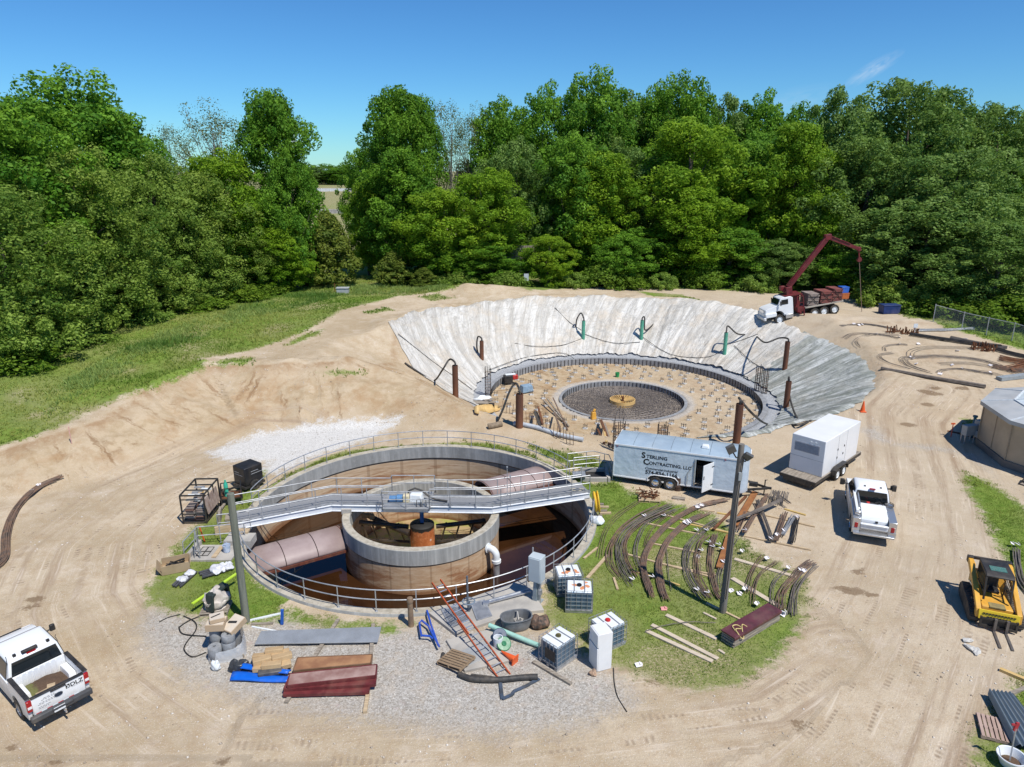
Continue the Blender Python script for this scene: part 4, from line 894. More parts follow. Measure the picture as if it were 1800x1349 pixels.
solo('rope', m, mt('pale_rope', (.62, .55, .38), (.5, .44, .3), 9, .8), 'pale tangled rope on the right end of the bridge deck', 'rope', P(1014, 862, .56))
for k, (px_, py_, w_) in enumerate(((1052, 888, 1.1), (1060, 893, 1.2), (1056, 900, 1.3), (1064, 904, 1.2), (1051, 909, .9))):
    m = MB(); m.box((0, 0, .06), (w_*.55, .14, .1)); solo('timber_block', m, LUMBER if k % 2 else WOODOLD, ['short timber block nearest the yellow hose', 'pale timber block second in the heap by the yellow hose', 'grey timber block in the middle of the heap by the bridge end', 'pale timber block at the right of the heap by the bridge end', 'grey timber block lowest in the heap by the bridge end'][k], 'timber', G(px_, py_), -.12+.07*k, 'timber blocks by the right bridge end')
def bag_mb(w, d, h, seed):
    m = MB(); o = Vector((seed*3.1, seed*1.7, 0))
    m.lathe([(.01, h)]+[(math.sin(a)**.6*.5, h*(.5+.5*math.cos(a))) for a in [math.pi*k/12 for k in range(1, 12)]]+[(.38, 0), (.01, 0)], 30, smooth=False)
    def q(x, y, z):
        p = Vector((x*w, y*d, z)); s = 1/max(.12, min(w, d)); n1 = mnoise.noise(p*s*1.4+o); n2 = mnoise.noise(p*s*4.5+o); k = 1+.45*n1+.22*n2; return (p.x*k, p.y*k, max(0, z*(1+.55*mnoise.noise(p*s*2.3-o)+.2*n2)))
    m.v = [q(*v) for v in m.v]; return m
solo('sack', bag_mb(.7, .6, .4, 4), PLASTW, 'small white plastic sack on the grass by the right bridge end', 'sack', G(1050, 921))
# ================================================================ NEW TANK PIT
def ringwall(name, r0, r1, z0, z1, a0, a1, step, label):
    t = thing(name, label, 'formwork', (PC[0], PC[1], 0))
    n = int((a1-a0)/2); full = a1-a0 >= 359.9
    m = MB(); m.lathe([(r1, z0), (r1, z1), (r0, z1), (r0, z0)][::1], n, (0, 0, 0), rad(a0), rad(a1), False); m.f = [tuple(reversed(f)) for f in m.f]
    part('curb', m, mt('grey_block', (.30, .31, .32), (.22, .225, .235), 2, .85, 0, .3, .2), t)
    m = MB(); k = int((a1-a0)*rad(1)*r0/step)
    for i in range(k):
        a = rad(a0+(a1-a0)*(i+.5)/k); ca, sa = math.cos(a), math.sin(a)
        m.box((ca*(r0-.025), sa*(r0-.025), (z0+z1)/2+.02), (.06, .05, z1-z0), Matrix.Rotation(a, 3, 'Z'))
    part('stakes', m, BLACKM, t); return t
ringwall('ring_curb', 13.05, 13.5, -3.2, -2.30, -112, 196, .46, 'wide ring of grey blocks with dark joints round the sandy pit floor')
ringwall('ring_curb', 5.95, 6.25, -3.9, -2.97, 0, 360, .42, 'smaller ring of grey blocks round the rebar mat in the pit')
mat_ = thing('rebar_mat', 'round rust brown rebar mat of rings and spokes in the middle of the pit', 'rebar mat', (PC[0], PC[1], -3.55)); mat_.scale = (.93, .93, 1)
r_ = random.Random(8); MATGR = mt('grey_mat_bar', (.26, .225, .20), (.15, .13, .12), 3, .65, .2)
for k in range(26):
    rr = 1.6+k*.18; m = MB(); a0 = r_.uniform(0, 6); m.tube([(rr*math.cos(a0+q*2*math.pi/40), rr*math.sin(a0+q*2*math.pi/40), .10+.05*(k % 3)+r_.uniform(-.02, .02)) for q in range(40)], .03, 4, closed=True); part('ring_bar', m, MATGR, mat_)
for k in range(60):
    a = 2*math.pi*k/60+r_.uniform(-.02, .02); m = MB(); m.bar((1.35*math.cos(a), 1.35*math.sin(a), .28), (6.3*math.cos(a+.03), 6.3*math.sin(a+.03), .12), .04); part('spoke_bar', m, MATGR, mat_)
m = MB()
for k in range(140):
    a = r_.uniform(0, 6.283); q = 6.2*math.sqrt(r_.uniform(.05, 1)); h = r_.uniform(.3, .75); m.bar((q*math.cos(a), q*math.sin(a), 0), (q*math.cos(a), q*math.sin(a), h), .035)
o = part('upright_bars', m, MATGR, mat_); o['kind'] = 'stuff'
yf = thing('round_form', 'round yellow plywood form with radial ribs at the centre of the rebar mat', 'formwork', (PC[0], PC[1], -3.5)); yf.scale = (.86, .86, 1)
YPLY = mt('yellow_plywood', (.74, .50, .20), (.62, .40, .15), 2, .6, 0, .1)
m = MB(); m.lathe([(1.45, 0), (1.45, .55), (1.38, .55), (1.38, 0)], 40); part('rim', m, YPLY, yf)
for k in range(26):
    a = 2*math.pi*k/26; m = MB(); m.bar((.25*math.cos(a), .25*math.sin(a), .30), (1.36*math.cos(a), 1.36*math.sin(a), .55), .05, .16); part('rib', m, YPLY, yf)
m = MB(); m.lathe([(1.36, .12), (.02, .06)], 24); part('floor_plate', m, mt('dark_ply', (.22, .13, .06), (.15, .09, .04)), yf)
m = MB(); m.box((.05, .05, .55), (.22, .22, .5)); part('hub_post', m, RUST, yf)
# rebar chairs set out in rings
m1 = MB(); m1.box((0, 0, .05), (.40, .40, .10), Matrix.Rotation(.3, 3, 'Z')); PADM = mt('white_pad', (.62, .61, .58), (.5, .49, .46), 3, .8)
m2 = MB()
for x in (-.13, .13):
    for y in (-.13, .13): m2.bar((x, y, .05), (x, y, .48), .026)
m2.bar((-.26, -.1, .38), (.28, .12, .38), .024); m2.bar((-.1, -.22, .33), (.1, .22, .38), .024)
proto = None; r_ = random.Random(12)
for rr, n in ((7.9, 22), (9.15, 26), (10.35, 30), (11.45, 33), (12.4, 36)):
    for k in range(n):
        a = 2*math.pi*(k+.5*(rr > 9))/n+r_.uniform(-.04, .04); q = rr+r_.uniform(-.22, .22); x, y = PC[0]+q*math.cos(a), PC[1]+q*math.sin(a)
        if math.degrees(a) % 360 > 205 and math.degrees(a) % 360 < 255 and rr > 11: continue
        if proto is None:
            proto = thing('rebar_chair', 'short rebar stub on a white concrete pad set in rings on the sandy pit floor', 'rebar stub', (x, y, -3.02), a, 'rebar stubs in rings on the pit floor'); part('pad', m1, PADM, proto); part('bars', m2, mt('grey_bar', (.12, .105, .095), (.08, .07, .065)), proto)
        else: dup(proto, (x, y, -3.02), a+r_.uniform(-.3, .3))
# steel casings with dewatering hoses
GREENP = mt('sea_green_paint', (.10, .40, .27), (.07, .30, .20), 3, .45, 0, .05, .5, .15)
CASRUST = mt('casing_rust', (.20, .085, .045), (.12, .055, .035), 1.5, .75, .1, .15, .3, 0, (1, 1, .25))
HL = ['black hose of the rusty casing on the left white tarp', 'black hose of the leftmost rusty casing, down the sand bank', 'black hose of the rusty casing nearest the old tank', 'black hose of the rusty casing behind the right rebar cages', 'black hose of the rusty casing beside the grey plastic', 'black hose running right from the casing behind the lettered trailer', 'black hose of the leftmost green casing', 'black hose of the middle green casing', 'black hose of the rightmost green casing']
def casing(bx, by, ty, r, mat, hosepts, label, bz=None):
    b = G(bx, by); top = None
    t_ = (Vector((b.x, b.y, b.z))-cam.location).dot(Vector((0, CP, -SP)))
    h = PD(bx, ty, t_).z-b.z
    t = thing('well_casing', label, 'steel casing', b-Vector((0, 0, .2)), 0, 'well casings round the pit')
    m = MB(); m.lathe([(r, 0), (r, h+.2), (r*.86, h+.2), (r*.86, h-.4)], 18); part('pipe', m, mat, t)
    m = MB(); m.cyl((0, 0, h-.35), (0, 0, h-.3), r*.86, 14); part('plug', m, DKST, t)
    p0 = b+Vector((0, 0, h)); pts = [p0-Vector((0, 0, .2)), p0+Vector((.0, 0, .28))]
    for x, y, up in hosepts:
        q = G(x, y)
        if up: q = PD(x, y, t_)
        pts.append(q+Vector((0, 0, .09)))
    m = MB(); m.tube(smooth(pts, 6), .085, 8); solo('discharge_hose', m, HOSE, label.replace('casing', 'casing\'s black discharge hose').replace('with a', 'and a') if 0 else HL.pop(0), 'hose', (0, 0, 0), 0, 'discharge hoses of the well casings')
def smooth(pts, n=6):
    pts = [Vector(p) for p in pts]; out = []
    for i in range(len(pts)-1):
        p0 = pts[max(i-1, 0)]; p1 = pts[i]; p2 = pts[i+1]; p3 = pts[min(i+2, len(pts)-1)]
        for k in range(n):
            t = k/n; out.append(.5*((2*p1)+(-p0+p2)*t+(2*p0-5*p1+4*p2-p3)*t*t+(-p0+3*p1-3*p2+p3)*t**3))
    out.append(pts[-1]); return out
casing(847, 634, 597, .22, CASRUST, [(840, 594, 1), (838, 610, 1), (840, 622, 0)], 'rusty casing on the left part of the white tarp, second from the left end')
casing(801, 697, 638, .26, CASRUST, [(790, 634, 1), (778, 652, 1), (763, 671, 0), (745, 662, 0), (712, 640, 0)], 'rusty casing leftmost of all, at the foot of the sand bank')
casing(913, 751, 687, .28, CASRUST, [(906, 676, 1), (895, 692, 1), (884, 722, 1), (872, 748, 0)], 'rusty casing nearest the old tank, by the yellow plywood')
casing(1379, 651, 597, .25, CASRUST, [(1370, 596, 1), (1345, 604, 1), (1330, 594, 0), (1345, 620, 0), (1346, 645, 0)], 'rusty casing behind the right rebar cages, the farther of the right pair')
casing(1381, 720, 666, .25, CASRUST, [(1386, 668, 1), (1388, 700, 1), (1402, 738, 0), (1425, 742, 0)], 'rusty casing right of the pit beside the grey plastic')
casing(1293, 790, 702, .26, CASRUST, [(1300, 704, 1), (1325, 732, 1), (1350, 748, 0), (1395, 750, 0), (1420, 744, 0)], 'rusty casing standing behind the lettered trailer')
casing(1025, 598, 562, .21, GREENP, [(1021, 552, 1), (1014, 563, 1), (1012, 578, 0)], 'sea green casing, leftmost of three on the far tarp')
casing(1127, 599, 561, .21, GREENP, [(1133, 560, 1), (1134, 582, 1), (1150, 570, 0), (1155, 560, 0)], 'sea green casing, middle one of three on the far tarp')
casing(1273, 626, 582, .21, GREENP, [(1280, 575, 1), (1295, 588, 1), (1310, 590, 0)], 'sea green casing, rightmost of three on the far tarp')
# tarps over the cut slope
def tarp_mat(name, c1, c2, c3):
    s = NT(name); uv = s.n('ShaderNodeUVMap').outputs[0]
    f = s.noise(s.mapv(uv, (52, .8, 1)), 1.6, 7, .70, .6); f2 = s.noise(s.mapv(uv, (12, 1.2, 1), (0, 0, .12)), 1.2, 5, .6, 1.2); n = s.noise(s.pos(), .35, 5, .65)
    col = s.mix(s.sm(.40, .62, f), c2, c1); col = s.mix(s.math('MULTIPLY', s.sm(.45, .68, n), .75), col, c3)
    col = s.mix(s.math('MULTIPLY', s.sm(.58, .72, f2), .5), col, c1)
    for mp, q in (((60, 1.1, 1), .0), ((26, 3.0, 1), .35), ((14, 5, 1), -.5)):
        cr_ = s.math('ABSOLUTE', s.math('SUBTRACT', s.noise(s.mapv(uv, mp, (0, 0, q)), 1.0, 4, .6, .8), .5)); col = s.mix(s.math('MULTIPLY', s.math('SUBTRACT', 1.0, s.sm(.0, .03, cr_), True), .28), col, tuple(x*.55 for x in c2))
    s.bump(s.math('ADD', f, s.math('MULTIPLY', f2, 1.5)), 1.0, .22); return s.done(col, .55, 0, .3)
WTARP = tarp_mat('white_geotextile', (.70, .675, .62), (.50, .47, .415), (.58, .50, .395))
GTARP = tarp_mat('clear_sheeting', (.60, .61, .58), (.25, .265, .23), (.36, .35, .30))
def tarp(name, mat, a0, a1, lefta, righta, r0, label, seed, dz):
    # draped sheet between angles a0..a1 (rim); lefta/righta shift the foot of each side edge
    na, nr = int((a1-a0)*4), 30; pts = []; uv = []
    A = np.linspace(0, 1, na+1)[:, None]*np.ones((1, nr+1)); B = np.ones((na+1, 1))*np.linspace(0, 1, nr+1)[None, :]
    al = a0+lefta*(1-B); ar = a1+righta*(1-B); AN = al+(ar-al)*A
    mid = (a0+a1)/2
    rim = np.interp(AN, [-85, -60, -30, 0, 25, 45, 70, 100, 135, 165, 200], [18.7, 19.4, 21.6, 22.6, 22.8, 23.4, 23.2, 22.9, 23.4, 24.6, 24.0])+1.2*np.array(fbm(AN*.15, AN*0, seed+4))+.35*fbm(AN*.9, AN*0, seed+5)
    RD = r0+(rim-r0)*B+.5*fbm(AN*.4, AN*0, seed+6)*(1-B)
    X = PC[0]+RD*np.cos(np.radians(AN)); Y = PC[1]+RD*np.sin(np.radians(AN))
    fold = fbm(AN*.8+B*3*np.sin(AN*.1), B*1.1, seed, 4)*.75+np.abs(fbm(AN*.33+B*2, B*1.0, seed+1, 3))*.55
    Z = terrain(X, Y)+dz+.26*np.clip(fold+.12, 0, 1)+.18*np.clip(fbm(AN*.25+B*6, B*2.5, seed+9, 4)+.1, 0, 1)+.10*B*0
    edge = np.minimum(np.minimum(A, 1-A)*60, 1)*np.minimum((1-B)*14, 1)
    Z = np.where(edge < 1, terrain(X, Y)+dz*.5+(Z-terrain(X, Y)-dz*.5)*edge, Z)
    V = np.stack([X, Y, Z], -1).reshape(-1, 3); idx = np.arange(V.shape[0]).reshape(na+1, nr+1)
    q = np.stack([idx[:-1, :-1], idx[:-1, 1:], idx[1:, 1:], idx[1:, :-1]], -1).reshape(-1, 4)[:, ::-1]
    me = mesh_np(name, V, q, mat); me.polygons.foreach_set('use_smooth', np.ones(len(q), bool))
    ul = me.uv_layers.new(name='UVMap'); U = np.stack([A.ravel()*(a1-a0)/180, B.ravel()], -1)[q.ravel()]; ul.data.foreach_set('uv', U.astype(np.float32).ravel())
    o = link(name, me, None); return tag(o, label, 'tarp')
tarp('white_tarp', WTARP, 20, 166, -4, 33, 14.6, 'large white creased tarp draped over the far and left slope of the pit', 91, .16)
tarp('plastic_sheet', GTARP, -82, 24, 0, -2, 14.5, 'greyish clear plastic sheeting over the right slope of the pit', 95, .10)
# cords lying on the tarp
r_ = random.Random(21)
for k, pl in enumerate((((905, 608), (935, 613), (985, 612), (1022, 600)), ((1022, 590), (1075, 607), (1125, 606)), ((1128, 596), (1180, 628), (1245, 632), (1275, 615)), ((1275, 612), (1310, 600), (1332, 592)), ((860, 655), (920, 634), (985, 625), (1010, 636)), ((700, 592), (760, 640), (800, 668), (830, 690)), ((975, 545), (1000, 570), (1022, 585)), ((1290, 612), (1320, 640), (1345, 655)))):
    m = MB(); m.tube(smooth(GL(pl, .30), 6), .03, 5)
    solo('power_cord', m, CABLE, ['thin black cord left of the first green casing', 'thin black cord between the first and second green casings', 'black cord sagging between the second and third green casings', 'black cord from the third green casing to the rim hose', 'black cord along the far left foot of the white tarp', 'black cord down the left edge of the white tarp', 'thin cord hanging from the tarp rim to the first green casing', 'thin cord at the right foot of the white tarp'][k], 'cord', (0, 0, 0), 0, 'cords lying on the pit tarps')
# rebar cages
def cage(px_, py_, ty, label, r=.35, n=8):
    b = G(px_, py_); t_ = (b-cam.location).dot(Vector((0, CP, -SP))); h = PD(px_, ty, t_).z-b.z
    t = thing('rebar_cage', label, 'rebar cage', b, 0, 'upright rebar cages in the pit')
    m = MB()
    for k in range(n): a = 2*math.pi*k/n; m.bar((r*math.cos(a), r*math.sin(a), 0), (r*math.cos(a), r*math.sin(a), h+.2*math.sin(k*2.3)), .045)
    part('vertical_bars', m, BLACKM, t); m = MB()
    for k in range(9): m.tube([(r*1.05*math.cos(q*.785), r*1.05*math.sin(q*.785), .2+k*h/10) for q in range(8)], .022, 4, closed=True)
    part('hoops', m, REBAR, t)
cage(858, 703, 642, 'slim rebar cage left of the pit beside the tarp edge', .28)
cage(1331, 688, 640, 'rebar cage at the right of the pit, left one of the pair', .3); cage(1343, 692, 646, 'rebar cage at the right of the pit, right one of the pair', .26)
cage(1087, 792, 735, 'rebar cage half hidden behind the left end of the lettered trailer', .4); cage(1163, 790, 742, 'rebar cage peeking over the roof of the lettered trailer', .35)
# dowels in a row along the near-left lip of the pit
m = MB(); m.bar((0, 0, -.3), (0, 0, 1.0), .045); pr = None
for k in range(22):
    p = G(884+k*5.9, 722+k*3.0+2.2*math.sin(k*1.7))
    if pr is None: pr = solo('rebar_dowel', m, REBAR, 'upright rusty rebar dowel in the row along the near left lip of the pit', 'rebar dowel', p, 0, 'dowels along the pit lip')
    else: c = dup(pr, p); c.rotation_euler = (r_.uniform(-.08, .08), r_.uniform(-.08, .08), 0)
for k in range(18):
    p = G(1085+k*6.5, 772+k*.9)
    c = dup(pr, (p.x, p.y, -2.9), None, 'upright rebar dowel in the row just behind the lettered trailer roof', 'dowels behind the lettered trailer'); c.scale = (1, 1, 1.6)
# sock pipe
m = MB(); m.tube(smooth(GL([(903, 748), (920, 750), (950, 757), (975, 766), (1000, 772), (1025, 777)], .16), 5), .17, 10); solo('silt_sock', m, mt('grey_sock', (.50, .53, .56), (.40, .43, .46), 3, .8), 'long grey silt sock lying along the near lip of the pit', 'silt sock')
m = MB(); m.tube(smooth(GL([(858, 754), (870, 752), (882, 749)], .18), 5), .22, 10); solo('dirty_pipe_end', m, mt('muddy_pipe', (.30, .23, .16), (.2, .15, .1), 4, .9), 'muddy brown pipe end lying left of the grey silt sock', 'pipe')
# curved yellow plywood
m = MB(); rows = []
for k in range(13):
    u = k/12; a = P(833+u*46, 719+3*u, -1.6); wv = .55*math.sin(math.pi*min(1, .15+u*.85))+.25
    a = G(833+u*46, 722-2*u); rows.append([a+Vector((0, -.1, .35+.25*math.sin(math.pi*u))), a+Vector((.1, -wv*1.6, .12))])
m.grid(rows); o = solo('plywood_panel', m, YPLY, 'curved yellow plywood panel lying at the left lip of the pit', 'panel'); so = o.modifiers.new('thick', 'SOLIDIFY'); so.thickness = .04
m = MB(); r_ = random.Random(31)
for k in range(7): m.box((r_.uniform(-1, 1), r_.uniform(-.4, .4), .12+.07*k), (r_.uniform(.8, 1.9), r_.uniform(.3, .6), .06), Matrix.Rotation(r_.uniform(-.5, .5), 3, 'Z') @ Matrix.Rotation(r_.uniform(-.15, .15), 3, 'X'))
solo('panel_heap', m, WOODOLD, 'untidy heap of dark boards under a white sheet scrap at the left pit lip', 'boards', G(846, 714), .3)
solo('sheet_scrap', bag_mb(1.6, 1.0, .35, 9), PLASTW, 'crumpled white sheet scrap on the board heap at the left pit lip', 'sheet', G(850, 709, .3), .2)
pm = thing('trash_pump', 'small red and black pump sitting on the ring curb left of the pit', 'pump', G(893, 676, .2), .3)
m = MB(); m.box((0, 0, .4), (.9, .7, .8)); part('engine', m, BLACKM, pm, None, .05); m = MB(); m.box((.75, 0, .55), (.6, .5, .5)); part('fuel_tank', m, mt('red_paint', (.55, .03, .03), (.4, .02, .02), 3, .4), pm, None, .08); m = MB(); m.box((.25, 0, .88), (1.1, .4, .12)); part('cover', m, PLASTW, pm, None, .03)
m = MB(); m.box((0, 0, .45), (1.3, .9, .7), None, (.8, .8)); solo('form_bracket', m, mt('pale_blue_steel', (.25, .36, .46), (.18, .27, .36)), 'pale blue steel form part standing on the sand left of the inner ring', 'form part', G(925, 690), .5, None, .05)
r_ = random.Random(41)
for k, (x0, y0, x1, y1, wd, mt_) in enumerate(((955, 712, 995, 748, .13, WOODOLD), (962, 710, 1000, 752, .12, WOODOLD), (972, 708, 998, 758, .1, REBAR), (940, 733, 950, 756, .2, BLACKM), (946, 725, 954, 748, .18, RUST), (975, 735, 985, 760, .14, REBAR), (1056, 748, 1072, 785, .2, RUST), (1062, 755, 1074, 788, .22, WOODOLD), (1058, 752, 1066, 780, .15, YPLY), (1050, 764, 1062, 782, .14, RUST))):
    m = MB(); a = G(x0, y0, .5); b = G(x1, y1, .12); m.bar((0, 0, 0), b-a, wd, wd*.7)
    solo('loose_timber', m, mt_, ['grey timber propped at the left of the pit floor pile', 'grey timber crossing the pit floor pile', 'thin rusty bar leaning on the pit floor pile', 'black steel bar lying on the sand left of the timber pile', 'rusty bar beside the black one on the pit sand', 'short rusty bar in front of the pit timber pile', 'rusty plank leaning left of the lettered trailer', 'grey plank leaning against the pit lip by the trailer', 'yellow plank between the two leaning ones by the trailer', 'short rusty plank leftmost by the trailer end'][k], 'timber', a, 0, 'loose timbers and bars in the pit')
m = MB(); m.lathe([(0, .02), (.2, .02), (.24, .5), (.21, .5), (.18, .06), (0, .06)], 18); solo('green_bucket', m, mt('green_plastic', (.03, .38, .12), (.02, .28, .09), 4, .4), 'small green bucket on the sand beyond the rebar mat', 'bucket', G(1085, 663))
m = MB(); m.box((0, 0, .35), (.5, .4, .7), None, (.7, .7)); m.cyl((0, 0, .7), (.15, 0, .95), .12, 10); solo('yellow_tool', m, YEL, 'small yellow machine on the sand at the near edge of the rebar mat', 'tool', G(1043, 737), .4, None, .05)
# ================================================================ VEHICLES
def text_me(body, size, mat, parent, M, name='lettering', bold=0.0, shear=0, sx=1.0, align='LEFT', spacing=1.0):
    cu = bpy.data.curves.new('t', 'FONT'); cu.body = body; cu.size = size; cu.offset = bold; cu.shear = shear; cu.align_x = align; cu.space_character = spacing; cu.resolution_u = 3
    ob = bpy.data.objects.new('t', cu); COL.objects.link(ob); bpy.context.view_layer.update()
    me = bpy.data.meshes.new_from_object(ob); bpy.data.objects.remove(ob)
    me.transform(Matrix.Diagonal((sx, 1, 1, 1))); me.transform(M); me.name = name
    me.materials.clear(); return link(name, me, mat, parent)
SIDE_NEAR = lambda x, y, z: Matrix.Translation((x, y, z)) @ Matrix.Rotation(rad(90), 4, 'X')           # readable from -y
TYRE = {}
def wheel_meshes(r, w, dish=.05, lugs=True):
    m = MB(); h = w/2; m.lathe([(r*.60, -h), (r*.80, -h*1.05), (r*.95, -h*.95), (r, -h*.7), (r, h*.7), (r*.95, h*.95), (r*.80, h*1.05), (r*.60, h)], 32)
    if lugs:
        for k in range(28):
            a = 2*math.pi*k/28; m.box((r*1.0*math.cos(a), r*1.0*math.sin(a), h*(.4 if k % 2 else -.4)), (.03, r*.13, h*1.0), Matrix.Rotation(a, 3, 'Z'))
    m2 = MB(); m2.lathe([(r*.61, h*.98), (r*.56, h*.6), (r*.50, h*.45), (r*.30, h*.5+dish), (r*.15, h*.55+dish), (.001, h*.55+dish)], 24)
    m2.lathe([(r*.61, -h*.98), (r*.50, -h*.7), (.001, -h*.65)], 16)
    for k in range(6):
        a = 2*math.pi*k/6; m2.cyl((r*.36*math.cos(a), r*.36*math.sin(a), h*.4), (r*.36*math.cos(a), r*.36*math.sin(a), h*.62+dish), r*.045, 6)
    return m.mesh('tyre'), m2.mesh('rim')
def wheels(parent, spots, r, w, rim_mat, tag_=None):
    # spots: (x, y, side) side -1 near, +1 far
    ty, rm = wheel_meshes(r, w); ty.materials.append(RUBBER); rm.materials.append(rim_mat)
    for x, y, sd in spots:
        e = bpy.data.objects.new('wheel', ty); COL.objects.link(e); e.parent = parent; e.location = (x, y, r); e.rotation_euler = (rad(90)*(-sd), 0, 0)
        b = bpy.data.objects.new('rim', rm); COL.objects.link(b); b.parent = e
INK = NT('black_lettering').done((.015, .015, .018), .5)
REDL = NT('red_lens').done((.35, .01, .015), .15, 0, .6)
WHT = NT('white_lens').done((.75, .75, .75), .2)
# ---- enclosed trailer
TSKIN = NT('trailer_skin'); v = TSKIN.coord(); nz = TSKIN.noise(v, .9, 4, .5); TSKIN.bump(TSKIN.noise(v, 1.6, 2, .5), .45, .12)
dirt = TSKIN.math('MULTIPLY', TSKIN.sm(1.0, .40, TSKIN.math('ADD', TSKIN.sep(v)[2], TSKIN.math('MULTIPLY', TSKIN.noise(v, 3, 5, .7), .5))), .6)
col_ = TSKIN.mix(TSKIN.sm(.3, .7, nz), (.50, .58, .65), (.58, .655, .71)); sx_ = TSKIN.math('FRACT', TSKIN.math('DIVIDE', TSKIN.sep(v)[0], 1.22))
col_ = TSKIN.mix(TSKIN.math('MULTIPLY', TSKIN.sm(.985, .992, sx_), .5), col_, (.25, .29, .33))
TSKINM = TSKIN.done(TSKIN.mix(dirt, col_, (.42, .36, .28)), .35, 0, .5)
th0 = rad(-20); ex = Vector((math.cos(th0), math.sin(th0), 0)); ey = Vector((-math.sin(th0), math.cos(th0), 0))
TL = 7.95; near0 = P(1078.5, 836, .42); near0.z = 0
tr = thing('enclosed_trailer', 'long pale blue grey enclosed trailer with black company lettering and open side door', 'trailer', near0+ey*1.22, th0)
W2 = 1.22; Z0, Z1 = .42, 2.58
m = MB(); D0, D1, DZ0, DZ1 = 4.95, 5.95, .50, 2.22
m.box((D0/2, -W2+.02, (Z0+Z1)/2), (D0, .05, Z1-Z0)); m.box(((D0+D1)/2, -W2+.02, (DZ1+Z1)/2), (D1-D0, .05, Z1-DZ1)); m.box(((D0+D1)/2, -W2+.02, (Z0+DZ0)/2), (D1-D0, .05, DZ0-Z0))
m.box(((D1+TL-.55)/2, -W2+.02, (Z0+Z1)/2), (TL-.55-D1, .05, Z1-Z0)); m.box(((TL-.55)/2, W2-.02, (Z0+Z1)/2), (TL-.55, .05, Z1-Z0)); m.box((.02, 0, (Z0+Z1)/2), (.05, W2*2-.1, Z1-Z0))
nose = [(TL-.55+.55*math.sin(a), (W2-.55)*1+.55*math.cos(a)) for a in [math.pi/2*k/6 for k in range(7)]]; nose = nose+[(x, -y) for x, y in reversed(nose)]
rows = [[Vector((x, y, z)) for x, y in nose] for z in (Z0, Z1)]; m.grid(rows, True); part('body', m, TSKINM, tr)
RSKIN = mt('trailer_roof_sheet', (.36, .45, .52), (.30, .38, .45), .8, .4, 0, .1, .5, .15)
m = MB(); rf = []
for x in [0, .02]+[TL*k/8 for k in range(1, 8)]+[TL-.5, TL-.25]:
    yy = W2+.015; rf.append([Vector((x, -yy, Z1-.02)), Vector((x, -yy*.92, Z1+.05)), Vector((x, -yy*.4, Z1+.12)), Vector((x, 0, Z1+.14)), Vector((x, yy*.4, Z1+.12)), Vector((x, yy*.92, Z1+.05)), Vector((x, yy, Z1-.02))])
x = TL+.02; yy = W2-.35; rf.append([Vector((x, -yy, Z1-.08)), Vector((x, -yy*.9, Z1-.05)), Vector((x, -yy*.4, Z1-.03)), Vector((x, 0, Z1-.02)), Vector((x, yy*.4, Z1-.03)), Vector((x, yy*.9, Z1-.05)), Vector((x, yy, Z1-.08))])
m.grid(rf); part('roof', m, RSKIN, tr)
m = MB()
for k in range(1, 7): m.tube([(TL*k/7, y, z+.012) for y, z in ((-W2*.95, Z1+.045), (-W2*.4, Z1+.12), (0, Z1+.14), (W2*.4, Z1+.12), (W2*.95, Z1+.045))], .014, 4)
part('roof_seams', m, mt('roof_seam', (.22, .28, .34)), tr)
m = MB()
for s_ in (-1, 1): m.box(((TL-.5)/2, s_*(W2+.02), Z1-.04), (TL-.4, .035, .09)); m.box(((TL-.5)/2, s_*(W2+.02), Z0+.03), (TL-.5, .035, .08))
m.box((-.02, 0, Z1+.02), (.04, W2*2, .10)); m.box((-.02, -W2, 1.5), (.05, .06, 2.1)); m.tube([(TL-.5, -W2-.01, Z1-.02), (TL-.2, -W2+.14, Z1-.04), (TL+.03, -W2+.5, Z1-.06), (TL+.03, W2-.5, Z1-.06)], .035, 6); m.tube([(TL+.0, -W2+.5, Z1-.06), (TL+.01, -W2+.5, Z0)], .03, 6)
part('trim', m, WHITE, tr)
m = MB(); m.box((TL/2-.1, 0, Z0-.06), (TL-.4, W2*2-.1, .10)); part('floor_frame', m, BLACKM, tr)
m = MB(); m.box((TL/2-.1, 0, Z0+.04), (TL-.5, W2*2-.12, .05)); part('floor', m, WOODOLD, tr)
m = MB(); m.box((5.3, .3, .95), (.7, .8, .9)); m.box((4.4, .6, 1.1), (.9, .6, 1.2)); part('cargo', m, mt('dim_cargo', (.12, .10, .08), (.06, .05, .05)), tr)
dr = MB(); dr.box((-.49, 0, 0), (.98, .045, 1.72)); d_ = part('side_door', dr, mt('door_inside', (.78, .79, .78), (.72, .73, .72), 1, .45), tr, None, .01); d_.location = (D1+.02, -W2-.03, (DZ0+DZ1)/2); d_.rotation_euler = (0, 0, rad(58))
for z in (-.55, .6): m = MB(); m.box((-.08, -.035, z), (.22, .02, .05)); part('hinge', m, BLACKM, d_)
m = MB(); m.box((-.90, -.035, .08), (.05, .03, .2)); part('handle', m, BLACKM, d_)
m = MB()
for a, b in (((D0-.45, 0), (D0-.45, .75)), ((D0-.45, .75), (D0-.08, 1.5))): m.bar((a[0], -W2-.06, Z0+.1+a[1]), (b[0], -W2-.06, Z0+.1+b[1]), .035)
m.bar((D0-.05, -W2-.04, Z0+.1), (D0-.05, -W2-.04, 2.25), .05); part('grab_bar', m, STEEL, tr)
m = MB(); fen = [(2.12, .40), (2.12, .62), (2.3, .80), (2.55, .86), (3.55, .86), (3.8, .80), (3.98, .62), (3.98, .40)]
m.side(fen, -W2-.012, -W2+.02); part('fender', m, mt('wheel_well', (.03, .03, .03)), tr)
m = MB(); m.tube([(x, -W2-.05, z) for x, z in fen], .035, 6); part('fender_trim', m, WHITE, tr)
